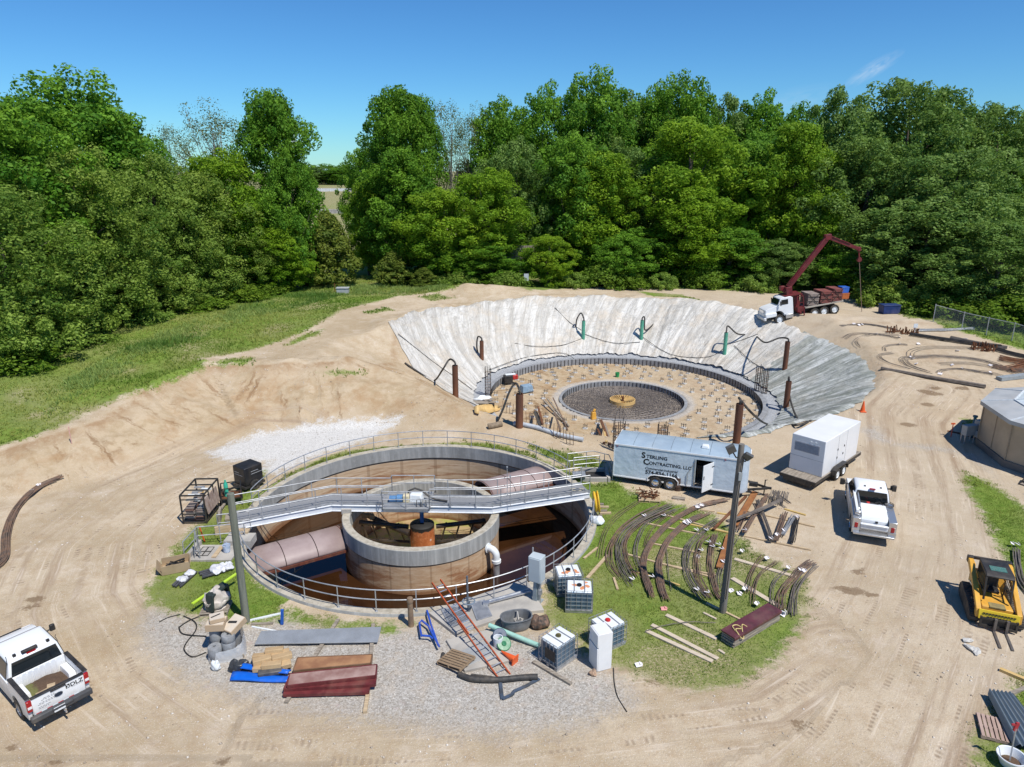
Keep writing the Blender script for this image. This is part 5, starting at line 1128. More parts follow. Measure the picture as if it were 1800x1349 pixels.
wheels(tr, [(2.62, -1.21, -1), (3.50, -1.21, -1), (2.62, 1.21, 1), (3.50, 1.21, 1)], .37, .20, CHROME)
m = MB(); m.bar((TL-.3, -.8, .48), (TL+1.15, -.05, .48), .1, .12); m.bar((TL-.3, .8, .48), (TL+1.15, .05, .48), .1, .12); m.box((TL+1.25, 0, .5), (.3, .12, .12)); m.box((TL+.35, 0, .62), (.5, .3, .22)); part('drawbar', m, BLACKM, tr)
m = MB(); m.cyl((TL+1.0, 0, .02), (TL+1.0, 0, 1.0), .035, 8); m.box((TL+1.0, 0, .02), (.18, .18, .03)); m.bar((TL+1.0, 0, .95), (TL+1.12, .05, 1.0), .03); part('jack', m, BLACKM, tr)
m = MB(); m.box((5.35, -.35, Z1+.22), (.5, .42, .20), None, (.72, .75)); part('roof_vent', m, PLASTW, tr, None, .04)
for x in (.15, 6.6): m = MB(); m.box((x, -W2-.02, Z1-.14), (.10, .03, .05)); part('marker_lamp', m, REDL, tr)
TXy = -W2-.012
def tt(b, x, z, size, bold, sx=1, shear=0): text_me(b, size, INK, tr, SIDE_NEAR(x, TXy, z), 'lettering', bold, shear, sx)
tt('S', 1.68, 1.88, .52, .018); tt('TERLING', 1.97, 1.90, .30, .008, 1.08)
tt('C', 1.80, 1.47, .52, .018); tt('ONTRACTING, LLC', 2.16, 1.50, .285, .008, 1.02)
tt('—————————', 2.05, 1.40, .08, 0, 1.3)
tt('Commercial-Industrial', 1.92, 1.16, .21, .004, 1.04, .25); tt('574-834-1166', 1.96, .86, .33, .012, 1.05)
bq = thing('trash_barrel', 'rusty dark barrel full of trash beside the lettered trailer\'s wheels', 'barrel', G(1191, 861))
m = MB(); m.lathe([(.29, 0), (.30, .28), (.315, .30), (.30, .32), (.30, .58), (.315, .60), (.30, .62), (.30, .88), (.28, .88), (.28, .1)], 28); part('drum', m, mt('burnt_barrel', (.05, .032, .025), (.09, .05, .035), 3, .8), bq)
part('rubbish', bag_mb(.52, .52, .34, 5), PLASTW, bq).location = (0, 0, .68)
# ---- generator on a flat trailer
gh = rad(44); gt = thing('flatbed_trailer', 'dark flat trailer with weathered plank deck carrying the white generator', 'trailer', P(1423, 851, .55)*1, gh)
gt.location = (P(1423, 851, .55).x+.35, P(1423, 851, .55).y, 0)      # local x along the deck, y towards the left; origin at the near right corner
gx = 7.0; gy = 2.25
m = MB()
for k in range(15): m.box((gx/2, .08+k*.149, .60), (gx, .14, .05))
part('deck', m, WOODOLD, gt); m = MB()
m.box((gx/2, .02, .50), (gx, .08, .18)); m.box((gx/2, gy-.02, .50), (gx, .08, .18)); m.box((.02, gy/2, .50), (.10, gy, .18)); m.box((gx-.02, gy/2, .50), (.1, gy, .18)); m.bar((gx, .5, .5), (gx+1.3, gy/2, .5), .1); m.bar((gx, gy-.5, .5), (gx+1.3, gy/2, .5), .1); m.box((-.03, gy/2, .35), (.05, gy*.8, .14)); part('frame', m, BLACKM, gt)
m = MB(); m.side([(2.2, .45), (2.25, .78), (2.5, .92), (3.95, .92), (4.2, .78), (4.25, .45), (4.15, .45), (4.1, .72), (3.9, .84), (2.55, .84), (2.35, .72), (2.3, .45)], -.30, .0); part('fender', m, BLACKM, gt)
m = MB(); m.side([(2.2, .45), (2.25, .78), (2.5, .92), (3.95, .92), (4.2, .78), (4.25, .45), (4.15, .45), (4.1, .72), (3.9, .84), (2.55, .84), (2.35, .72), (2.3, .45)], gy, gy+.3); part('fender', m, BLACKM, gt)
wheels(gt, [(2.75, -.14, -1), (3.68, -.14, -1), (2.75, gy+.14, 1), (3.68, gy+.14, 1)], .38, .22, PLASTW)
m = MB(); m.cyl((gx+.9, gy/2, .05), (gx+.9, gy/2, 1.0), .04, 8); m.box((gx+.4, gy/2-.3, .8), (.5, .05, .3)); part('jack', m, BLACKM, gt)
gn = thing('generator', 'big white boxy generator standing on the dark flat trailer', 'generator', gt.matrix_basis @ Vector((1.0, .06, .63)), gh)
GL_, GW, GH = 5.35, 2.12, 2.35
GWH = mt('generator_white', (.79, .79, .79), (.74, .74, .735), .5, .35, 0, .02, .4, .12)
m = MB(); m.box((GL_/2, GW/2, GH/2), (GL_, GW, GH)); part('housing', m, GWH, gn, None, .035)
m = MB(); m.box((-.012, GW*.52, GH*.70), (.02, GW*.74, GH*.26))
for k in range(9): m.box((-.03, GW*.52, GH*.59+k*.065), (.03, GW*.72, .016), Matrix.Rotation(.5, 3, 'Y'))
part('louvre', m, mt('louvre_grey', (.38, .39, .42), (.32, .33, .36), 8, .6), gn)
m = MB(); m.box((-.006, GW/2, GH*.42), (.008, GW*.98, .012)); part('panel_seam', m, mt('seam_grey', (.25, .26, .27)), gn); m = MB(); m.box((GL_*.38, -.004, GH*.5), (.012, .008, GH*.9)); part('panel_seam', m, mt('seam_grey', (.25, .26, .27)), gn); m = MB(); m.box((GL_*.62, -.004, GH*.5), (.012, .008, GH*.9)); part('panel_seam', m, mt('seam_grey', (.25, .26, .27)), gn)
for x, z in ((2.0, 1.3), (2.0, .75), (3.0, 1.3), (2.9, .8)): m = MB(); m.box((x, -.02, z), (.07, .03, .12)); part('latch', m, BLACKM, gn)
for y in (.6, .9): m = MB(); m.box((-.015, y, GH*.9), (.03, .08, .06)); part('sticker', m, PLASTW, gn)
# ---- pickups
def arch(cx, r, z0, n=10): return [(cx+r*math.cos(a), z0+r*math.sin(a)) for a in [math.pi*k/n for k in range(n+1)]]
def cab(t, x0, x1, body, wind=True, hood=True, hw=.99):
    # crew cab between x0 (rear wall) and x1 (base of windscreen); hood ahead of it
    zb, zt = 1.16, 1.93; L = x1-x0
    fr = x1+1.45
    m = MB(); fa = x1+.68
    prof = [(x0, .45), (x0, zb), (x1+.15, zb+.02), (x1+.9, zb-.02), (fr-.1, zb-.14), (fr, .95), (fr+.03, .5), (fa+.52, .42)]+arch(fa, .50, .42)+[(fa-.52, .40)]
    m.side(prof, -hw, hw); part('cab_body', m, body, t, None, .04)
    a = MB(); ti = .14
    def ringp(x, z, y): return Vector((x, y, z))
    B = [(x0+.02, zb), (x1+.22, zb)]; T = [(x0+.22, zt), (x1-.55, zt)]
    rows = []
    for y0, y1 in ((-1, -1), (1, 1)): pass
    vb = [Vector((x0+.02, -hw+.03, zb-.01)), Vector((x1+.30, -hw+.03, zb-.01)), Vector((x1+.30, hw-.03, zb-.01)), Vector((x0+.02, hw-.03, zb-.01))]
    vt = [Vector((x0+.16, -hw+.20, zt-.04)), Vector((x1-.50, -hw+.20, zt-.04)), Vector((x1-.50, hw-.20, zt-.04)), Vector((x0+.16, hw-.20, zt-.04))]
    vr = [Vector((x0+.30, -hw+.34, zt+.03)), Vector((x1-.68, -hw+.34, zt+.03)), Vector((x1-.68, hw-.34, zt+.03)), Vector((x0+.30, hw-.34, zt+.03))]
    a.add(vb+vt+vr, [(3, 2, 1, 0), (0, 1, 5, 4), (1, 2, 6, 5), (2, 3, 7, 6), (3, 0, 4, 7), (4, 5, 9, 8), (5, 6, 10, 9), (6, 7, 11, 10), (7, 4, 8, 11), (8, 9, 10, 11)], False)
    part('roof', a, body, t, None, .05)
    def pane(nm, q, off_):
        n = (q[1]-q[0]).cross(q[3]-q[0]).normalized()*off_; g = MB(); g.add([p+n for p in q]+[p+n*.2 for p in q], [(0, 1, 2, 3), (0, 4, 5, 1), (1, 5, 6, 2), (2, 6, 7, 3), (3, 7, 4, 0)]); part(nm, g, GLASS, t)
    def sub(a_, b_, c_, d_, u0, u1, w0, w1):
        f = lambda u, w: (a_.lerp(b_, u)).lerp(d_.lerp(c_, u), w); return [f(u0, w0), f(u1, w0), f(u1, w1), f(u0, w1)]
    pane('rear_window', sub(vb[3], vb[0], vt[0], vt[3], .05, .95, .12, .93), .028)
    pane('windscreen', sub(vb[1], vb[2], vt[2], vt[1], .04, .96, .10, .94), .028)
    for q in ((vb[0], vb[1], vt[1], vt[0]), (vb[2], vb[3], vt[3], vt[2])):
        pane('side_window', sub(*q, .05, .46, .12, .90), .028); pane('side_window', sub(*q, .50, .90, .12, .90), .028)
    for sd in (-1, 1):
        m = MB(); m.bar((x1-.10, sd*(hw+.02), zb+.12), (x1-.12, sd*(hw+.2), zb+.16), .06); m.box((x1-.1, sd*(hw+.27), zb+.2), (.14, .20, .27), None, (.9, .9)); part('mirror', m, BLACKM, t, None, .03)
        m = MB(); m.box((fr+.0, sd*.80, .86), (.10, .30, .2)); part('headlight', m, WHT, t)
    m = MB(); m.box((fr+.02, 0, .84), (.08, 1.25, .3)); part('grille', m, BLACKM, t); m = MB(); m.box((fr+.06, 0, .5), (.18, hw*2-.02, .22)); part('front_bumper', m, CHROME, t, None, .03)
    return fa
pk = thing('pickup_truck', 'white crew cab pickup with dirt in its bed and lettered tailgate at the lower left', 'pickup truck', (-16.05, 20.92, 0), rad(142))
pk.location = Vector((-16.05, 20.92, 0))+Vector((math.cos(rad(142)), math.sin(rad(142)), 0))*.1
WPn = NT('truck_white'); v = WPn.coord(); zz = WPn.sep(v)[2]
WPd = WPn.math('MULTIPLY', WPn.math('SUBTRACT', 1.0, WPn.sm(.45, 1.15, WPn.math('ADD', zz, WPn.math('MULTIPLY', WPn.math('SUBTRACT', WPn.noise(v, 2.2, 6, .7), .5), 1.1))), True), .6)
WPc = WPn.mix(WPd, (.80, .81, .81), (.46, .38, .28)); WPc = WPn.mix(WPn.math('MULTIPLY', WPn.sm(.52, .72, WPn.noise(v, 1.1, 6, .7)), .16), WPc, (.50, .43, .34))
WP = WPn.done(WPc, WPn.math('ADD', .26, WPn.math('MULTIPLY', WPd, .5)), 0, .5)
BEDX = 1.72; hw = 1.0
m = MB(); ra_ = 1.16
for sd in (-1, 1):
    y0, y1 = (hw-.13, hw) if sd > 0 else (-hw, -hw+.13)
    m.side([(.06, .55), (.06, 1.38), (BEDX, 1.40), (BEDX, .45), (ra_+.52, .45)]+arch(ra_, .50, .45)+[(ra_-.52, .5)], y0, y1)
part('bed_side', m, WP, pk, None, .02)
m = MB(); m.box((BEDX/2+.03, 0, .72), (BEDX-.06, 2*hw-.28, .06)); m.box((BEDX-.04, 0, 1.05), (.07, 2*hw-.28, .68))
for k in range(9): m.box((BEDX-.085, -.75+k*.19, 1.05), (.03, .06, .6))
for sd in (-1, 1): m.box((ra_, sd*(hw-.26), .92), (.95, .28, .36), None, (.8, .8))
part('bed', m, WP, pk, None, .015)
m = MB(); m.box((.02, 0, .99), (.08, 2*hw-.3, .72)); tgp = part('tailgate', m, WP, pk, None, .03)
m = MB(); m.box((.02, 0, 1.37), (.13, 2*hw-.3, .05)); m.box((-.03, 0, 1.30), (.04, .5, .06))
for sd in (-1, 1): m.box((BEDX/2, sd*(hw-.07), 1.41), (BEDX, .16, .035))
part('bed_cap', m, BLACKM, pk, None, .012)
m = MB(); m.box((-.10, 0, .60), (.20, 2*hw-.02, .22)); m.box((-.16, 0, .66), (.14, .7, .12)); part('rear_bumper', m, mt('bumper_grey', (.07, .072, .075), (.055, .056, .06), 4, .6), pk, None, .04)
for sd in (-1, 1):
    m = MB(); m.box((.03, sd*(hw-.075), 1.10), (.11, .16, .44)); tl_ = part('tail_light', m, REDL, pk, None, .02); m = MB(); m.box((-.035, sd*(hw-.075), 1.06), (.02, .13, .09)); part('lens', m, WHT, tl_)
m = MB(); m.lathe([(.0, .02), (.13, .02), (.14, .0)], 24, (0, 0, 0), 0, 2*math.pi, True, Matrix.Translation((-.03, .02, 1.06)) @ Matrix.Diagonal((1, 1, .55, 1)) @ Matrix.Rotation(rad(-90), 4, 'Y')); part('oval_badge', m, mt('dark_badge', (.02, .03, .05)), tgp)
TGM = lambda y, z: Matrix.Translation((-.024, y, z)) @ Matrix.Rotation(rad(-90), 4, 'Z') @ Matrix.Rotation(rad(90), 4, 'X')
text_me('DLZ', .215, INK, tgp, TGM(-.38, 1.10), 'lettering', .006, 0, 1.05)
m = MB(); m.box((-.026, -.30, 1.18), (.006, .13, .15)); lg = part('logo', m, INK, tgp)
m = MB(); m.bar((-.032, -.34, 1.12), (-.032, -.27, 1.24), .02); m.bar((-.032, -.27, 1.13), (-.032, -.33, 1.2), .02); part('logo_stroke', m, PLASTW, lg)
GREYI = NT('grey_lettering').done((.25, .25, .26), .6)
m = MB()
rr_ = random.Random(2)
for z, y0, n in ((1.18, .45, 4), (1.13, .52, 5), (1.05, .60, 6), (1.00, .64, 6), (.90, .66, 5), (.85, .64, 4)):
    y = y0
    for k in range(n): w_ = rr_.uniform(.04, .09); m.box((-.022, y-.0, z), (.004, w_, .022)); y -= w_+.025
for k in range(7): m.box((-.022, -.45-.055*k, 1.06), (.004, .035, .018))
part('small_print', m, GREYI, tgp)
RW1 = NT('red_tape').done((.5, .02, .03), .4)
for k in range(8): m = MB(); m.box((-.024, .70-.175*k, .70), (.006, .17, .055)); part('reflective_tape', m, RW1 if k % 2 == 0 else PLASTW, tgp)
m = MB(); m.box((-.21, .12, .63), (.02, .36, .17)); lp_ = part('licence_plate', m, PLASTW, pk); text_me('TK — — —', .085, INK, lp_, Matrix.Translation((-.222, .27, .60)) @ Matrix.Rotation(rad(-90), 4, 'Z') @ Matrix.Rotation(rad(90), 4, 'X'), 'plate_number', .002, 0, .85)
m = MB(); m.box((-.28, 0, .47), (.26, .06, .06)); m.cyl((-.36, 0, .47), (-.36, 0, .56), .03, 10); m.cyl((-.36, 0, .55), (-.36, 0, .60), .035, 10); part('tow_hitch', m, CHROME, pk)
cab(pk, BEDX+.03, BEDX+2.25, WP)
wheels(pk, [(ra_, -.86, -1), (ra_, .86, 1), (BEDX+2.96, -.86, -1), (BEDX+2.96, .86, 1)], .40, .27, mt('alloy_grey', (.35, .36, .37), (.3, .3, .31), 3, .35, .6))
m = MB(); m.box((2.6, 0, .42), (4.0, 1.5, .16)); part('chassis', m, BLACKM, pk)
for sd in (-1, 1): m = MB(); m.box((2.06, sd*.55, 2.0), (.10, .10, .08)); part('roof_lamp', m, BLACKM, pk)
m = MB(); m.box((2.0, .08, 2.02), (.14, .52, .09)); part('light_bar', m, BLACKM, pk, None, .02); m = MB(); m.box((1.98, .05, 1.93), (.10, .30, .06)); part('brake_lamp', m, REDL, pk)
for sd in (-1, 1): m = MB(); m.tube([(1.95, sd*.83, 1.86), (2.05, sd*.80, 2.02), (2.0, sd*.82, 2.12)], .012, 5); part('antenna', m, BLACKM, pk)
for y in (-.5, 0, .5): m = MB(); m.box((2.35, y, 1.38), (.12, .34, .42), None, (.8, .7)); part('headrest', m, mt('seat_grey', (.16, .17, .17), (.12, .12, .13)), pk)
# dirt load in the bed
X_ = np.linspace(.14, BEDX-.12, 22); Y_ = np.linspace(-hw+.16, hw-.16, 26); XX, YY = np.meshgrid(X_, Y_, indexing='ij')
ZZ = .74+.34*np.exp(-((YY-.10)/.75)**2-((XX-1.05)/.7)**2)+.12*fbm(XX*4, YY*4, 5)+.06*fbm(XX*14, YY*14, 6)-.10*(YY < -.55)*(XX < .8)
m = MB(); m.grid([[Vector((XX[i, j], YY[i, j], ZZ[i, j])) for j in range(26)] for i in range(22)], False)
sl = NT('dark_soil'); v = sl.coord(); SOILM = sl.done(sl.mix(sl.math('MULTIPLY', sl.sm(.30, .45, sl.math('ADD', sl.sep(v)[1], sl.math('MULTIPLY', sl.math('SUBTRACT', sl.noise(v, 5, 5, .7), .5), .6))), .85), sl.mix(sl.noise(v, 16, 4, .7), (.055, .034, .022), (.17, .115, .08)), sl.mix(sl.noise(v, 24, 3), (.10, .12, .04), (.24, .23, .09))), .95, 0, .1)
m.f = [tuple(reversed(f)) for f in m.f] if False else m.f
solo('soil_load', m, SOILM, 'heap of dark soil and turf lying in the pickup bed', 'soil', pk.location, rad(142))
m = MB(); m.bar((0, 0, 0), (.5, .35, .1), .035); m.box((.05, .02, .03), (.25, .2, .08)); solo('shovel_stub', m, LUMBER, 'pale broken tool handle on the soil in the pickup bed', 'tool', pk.matrix_basis @ Vector((.55, -.02, 1.08)), rad(210))
# ---- service truck
sh = rad(69); sv0 = P(1525, 946, .5)
sv = thing('service_truck', 'white service pickup with aluminium boxes and white fuel tank, seen from behind', 'service truck', (sv0.x+.42, sv0.y+.28, 0), sh)
TREAD = NT('tread_plate'); v = TREAD.coord(); TREAD.bump(TREAD.vor(v, 30), .3, .01); TREADM = TREAD.done((.60, .61, .62), .28, .75)
for sd in (-1, 1):
    m = MB(); y0, y1 = (.66, 1.04) if sd > 0 else (-1.04, -.66)
    m.side([(.0, .55), (.0, 1.36), (2.35, 1.40), (2.35, .5), (1.75, .5)]+arch(1.22, .50, .5)+[(.7, .5)], y0, y1); part('side_box', m, TREADM, sv, None, .02)
    m = MB(); m.box((-.012, sd*.86, .95), (.03, .17, .28)); part('tail_light', m, REDL, sv, None, .02)
    m = MB(); m.box((-.02, sd*.86, .66), (.05, .36, .26)); part('corner_plate', m, GALV, sv)
m = MB(); m.box((1.1, 0, .74), (2.3, 1.32, .08)); part('bed', m, GALV, sv)
m = MB(); m.side([(.22, .78), (.22, 1.22), (.40, 1.42), (1.05, 1.45), (1.08, 1.50), (1.68, 1.52), (1.72, .78)], -.63, .63); part('fuel_tank', m, WP, sv, None, .03)
m = MB(); m.box((.2, -.1, 1.16), (.05, .12, .10)); part('tank_latch', m, BLACKM, sv)
m = MB(); m.box((.04, 0, .95), (.10, 1.30, .30)); m.box((.02, 0, 1.06), (.16, 1.32, .05)); part('tailgate', m, WP, sv, None, .02)
m = MB(); m.box((-.02, .0, .70), (.06, 1.28, .22)); part('rear_panel', m, mt('brown_grey_panel', (.34, .32, .29), (.26, .24, .22), 3, .5, .2), sv)
m = MB(); m.box((-.10, 0, .56), (.22, 1.95, .10)); part('rear_bumper', m, GALV, sv, None, .015)
m = MB(); m.box((1.88, .05, 1.05), (.26, 1.2, .5)); m.cyl((1.95, -.3, 1.35), (1.95, .1, 1.35), .12, 12); m.box((1.95, .40, 1.36), (.25, .3, .22)); part('pump_gear', m, BLACKM, sv)
m = MB(); m.cyl((1.95, .12, 1.38), (1.95, .28, 1.38), .12, 12); part('pump_motor', m, mt('red_paint', (.55, .03, .03)), sv)
m = MB(); m.tube([(1.9+.22*math.cos(a), -.82+.22*math.sin(a), 1.42+.012*a) for a in [k*.5 for k in range(26)]], .02, 6); m.tube([(1.9, -.6, 1.35), (2.0, -.35, 1.55), (1.95, -.15, 1.5)], .02, 6); part('fuel_hose', m, HOSE, sv)
m = MB(); m.box((1.55, .86, 1.62), (2.6, .12, .12)); part('rack_tube', m, WP, sv); m = MB(); m.box((1.9, .70, 1.62), (1.7, .06, .25)); part('rack_rail', m, GALV, sv)
for x in (.35, .75): m = MB(); m.box((x, .84, 1.50), (.22, .26, .16)); m.cyl((x, .96, 1.56), (x, .70, 1.56), .07, 10); part('clamp', m, GALV, sv, None, .02)
fa = cab(sv, 2.45, 4.75, WP, hw=1.0)
for sd in (-1, 1): m = MB(); m.bar((4.5, sd*1.02, 1.33), (4.5, sd*1.30, 1.36), .07); m.box((4.5, sd*1.36, 1.42), (.16, .22, .36)); part('tow_mirror', m, BLACKM, sv, None, .03)
m = MB(); m.box((2.62, 0, 1.985), (.12, .30, .05)); part('brake_lamp', m, REDL, sv)
for y in (-.45, .35): m = MB(); m.box((2.95, y, 1.985), (.10, .09, .05)); part('roof_lamp', m, BLACKM, sv)
wheels(sv, [(1.22, -.90, -1), (1.22, .90, 1), (fa, -.86, -1), (fa, .86, 1)], .42, .27, CHROME)
m = MB(); m.box((3, 0, .45), (5, 1.3, .16)); part('chassis', m, BLACKM, sv)
# ---- crane truck
c0, c1 = G(1369, 570), G(1467, 552); ch = math.atan2(c0.y-c1.y, c0.x-c1.x); wb = math.hypot(c0.x-c1.x, c0.y-c1.y)
ct = thing('crane_truck', 'white cab crane truck with dark red folding boom and plank flatbed at the pit rim', 'crane truck', (0, 0, 0), ch)
exx = Vector((math.cos(ch), math.sin(ch), 0)); eyy = Vector((-math.sin(ch), math.cos(ch), 0))
ct.location = Vector((c1.x, c1.y, min(c0.z, c1.z)-.02))-eyy*1.1      # local: x=0 rear axle, near side is +y
zf = 0
ct.rotation_euler = (0, -math.atan2(c0.z-c1.z, wb)*1.0, ch); ct.location.z = c1.z-.02
MAROON = mt('maroon_steel', (.17, .018, .022), (.11, .014, .018), 2, .5, 0, .1, .4, .1)
wheels(ct, [(wb, 1.05, 1), (wb, -1.05, -1)]+[(x, y, s_) for x in (0, 1.22, 2.30) for y, s_ in ((1.0, 1), (-1.0, -1))], .54, .36, PLASTW)
m = MB(); m.box((wb/2+.3, 0, .85), (wb+1.3, .95, .32)); part('chassis', m, BLACKM, ct)
bx0, bx1 = -1.0, wb-3.0
m = MB(); m.box(((bx0+bx1)/2, 0, 1.36), (bx1-bx0, 2.5, .16)); part('flatbed', m, mt('bed_planks', (.42, .38, .32), (.32, .28, .24), 2, .8), ct, None, .01)
m = MB(); m.box((wb-2.55, 0, 1.25), (.8, 2.3, .5)); m.box((wb-2.5, 0, 2.0), (.6, .7, 1.6)); 
for y in (-1.05, 1.05):
    for x in (wb-2.9, wb-2.2): m.bar((x, y, 1.2), (x, y, 2.75), .08)
    m.bar((wb-2.9, y, 2.75), (wb-2.2, y, 2.75), .08); m.bar((wb-2.9, y, 2.0), (wb-2.2, y, 2.0), .06)
m.bar((wb-2.9, -1.05, 2.75), (wb-2.9, 1.05, 2.75), .1); m.box((wb-1.9, 0, 2.95), (2.0, 1.8, .10)); m.bar((wb-2.4, -1.1, .9), (wb-2.4, 1.35, .9), .2)
part('crane_frame', m, MAROON, ct)
for y in (-1.4, 1.4): m = MB(); m.bar((wb-2.75, y, 1.3), (wb-2.75, y, .05), .11); m.box((wb-2.75, y, .04), (.4, .4, .06)); part('outrigger', m, MAROON, ct)
m = MB(); m.side([(wb-1.75, .9), (wb-1.75, 2.75), (wb-1.5, 2.92), (wb-.55, 2.92), (wb-.30, 2.80), (wb-.02, 2.10), (wb+1.15, 1.92), (wb+1.45, 1.75), (wb+1.5, 1.0), (wb+.75, .95)]+arch(wb, .68, .8)+[(wb-.75, .85)], -.95, .95); part('cab_body', m, WP, ct, None, .06)
m = MB(); m.box((wb+.9, 0, 1.15), (1.3, 2.3, .5)); part('fenders', m, WP, ct, None, .08)
m = MB(); m.add([(wb-.27, -.82, 2.72), (wb-.27, .82, 2.72), (wb-.015, .82, 2.16), (wb-.015, -.82, 2.16)], [(0, 3, 2, 1)]); m.v = [(x+.03, y, z+.02) for x, y, z in m.v]; part('windscreen', m, GLASS, ct)
for y in (-.965, .965): m = MB(); m.box((wb-.8, y, 2.40), (.75, .02, .55)); part('side_window', m, GLASS, ct); m = MB(); m.bar((wb-.4, y*1.05, 2.5), (wb-.25, y*1.22, 2.5), .04); m.box((wb-.22, y*1.25, 2.35), (.08, .18, .5)); part('mirror', m, BLACKM, ct)
m = MB(); m.box((wb+1.50, 0, 1.42), (.05, 1.05, .62)); part('grille', m, CHROME, ct); m = MB(); m.box((wb+1.62, 0, .82), (.25, 2.35, .34)); part('front_bumper', m, WP, ct, None, .03)
for y in (-.85, .85): m = MB(); m.box((wb+1.52, y, 1.2), (.06, .3, .22)); part('headlight', m, WHT, ct); m = MB(); m.box((wb-1.2, y*1.15, .75), (.9, .35, .5)); part('step_tank', m, GALV, ct, None, .05)
# boom: measured from the photo in the truck's own long axis
MB_ = ct.matrix_basis.inverted()
def plane_pt(x, y):
    # sight line of a photo pixel met with the truck's own vertical mid plane
    d = raydir(x, y); o = Vector((0, 0, CAM_H)); n = eyy; q = ct.location; t = (q-o).dot(n)/d.dot(n); return MB_ @ (o+d*t)
b0, b1, b2 = plane_pt(1385, 505), plane_pt(1455, 417), plane_pt(1510, 438)
m = MB(); m.box((b0.x, b0.y, b0.z-.6), (.7, .7, 1.3)); m.box((b0.x+.5, b0.y-.4, b0.z-.1), (.5, .5, .5)); part('crane_post', m, MAROON, ct, None, .04)
bm = MB(); bm.bar(b0, b1, .42, .52); bm.bar(b0+Vector((.25, .25, -.1)), b0.lerp(b1, .55)+Vector((.3, .25, -.25)), .12); bm.bar(b0+Vector((-.1, -.26, .25)), b1+Vector((0, -.26, .05)), .14); bm.bar(b0+Vector((.6, 0, -.5)), b0.lerp(b1, .4)+Vector((.35, 0, -.2)), .18); bm.box(b1, (.7, .5, .6)); part('main_boom', bm, MAROON, ct, None, .03)
m = MB(); m.bar(b1, b2, .30, .38); m.bar(b1+Vector((0, .2, .24)), b1.lerp(b2, .7)+Vector((0, .2, .2)), .09); m.box(b2, (.35, .35, .45)); part('jib', m, MAROON, ct, None, .02)
m = MB(); hk = b2-Vector((0, 0, 1.2)); m.bar(b2, hk, .12); m.box(hk, (.3, .25, .5)); m.cyl(hk-Vector((0, .15, 0)), hk+Vector((0, .15, 0)), .25, 14); part('hook_block', m, MAROON, ct)
m = MB(); m.bar(hk, hk-Vector((.2, 0, 6.3)), .05); part('hoist_cable', m, mt('wire_rope', (.25, .17, .13)), ct)
def load_stack(x, y, w_, d_, h_, nb, mat, label, name='form_panel_stack', z=1.46):
    t = thing(name, label, 'panel stack', ct.matrix_basis @ Vector((x, y, z)), ch, 'loads on the crane truck bed')
    for k in range(nb): m = MB(); m.box((.02*math.sin(k*3), .02*math.cos(k*2), (k+.5)*h_/nb), (w_-.04*(k % 2), d_-.05*(k % 3), h_/nb*.86)); part('panel', m, mat, t)
    m = MB(); m.bar((-w_/2, d_/2+.03, .05), (w_/2, d_/2+.03, h_), .05); m.bar((w_/2, d_/2+.03, .05), (-w_/2, d_/2+.03, h_), .05); part('strap', m, BLACKM, t)
OLDP = mt('old_panel', (.33, .27, .23), (.22, .17, .15), 2, .8); REDP = mt('red_panel', (.26, .075, .06), (.16, .055, .05), 2, .75)
load_stack(bx1-.9, .2, 1.3, 1.9, 1.35, 8, OLDP, 'stack of grey brown form panels just behind the crane truck cab')
load_stack(bx1-2.4, .25, 1.35, 1.9, 1.35, 8, REDP, 'stack of reddish form panels in the middle of the crane truck bed')
load_stack(bx1-3.7, .2, 1.1, 1.9, 1.4, 8, REDP, 'stack of reddish form panels toward the rear of the crane truck bed')
for nm, lab, mat, z in (('blue_bin', 'bright blue bin on top of the orange one at the rear of the crane truck', mt('bin_blue', (.02, .13, .55), (.015, .1, .42), 3, .4), 2.16), ('orange_bin', 'orange bin under the blue one at the rear of the crane truck', mt('bin_orange', (.50, .13, .03), (.38, .10, .03), 3, .5), 1.46)):
    m = MB(); m.box((0, 0, .32), (.8, .9, .62), None, (1.06, 1.06)); m.box((0, 0, .66), (.92, 1.02, .06)); solo(nm, m, mat, lab, 'bin', ct.matrix_basis @ Vector((bx1-4.75, .55, z)), ch, None, .03)
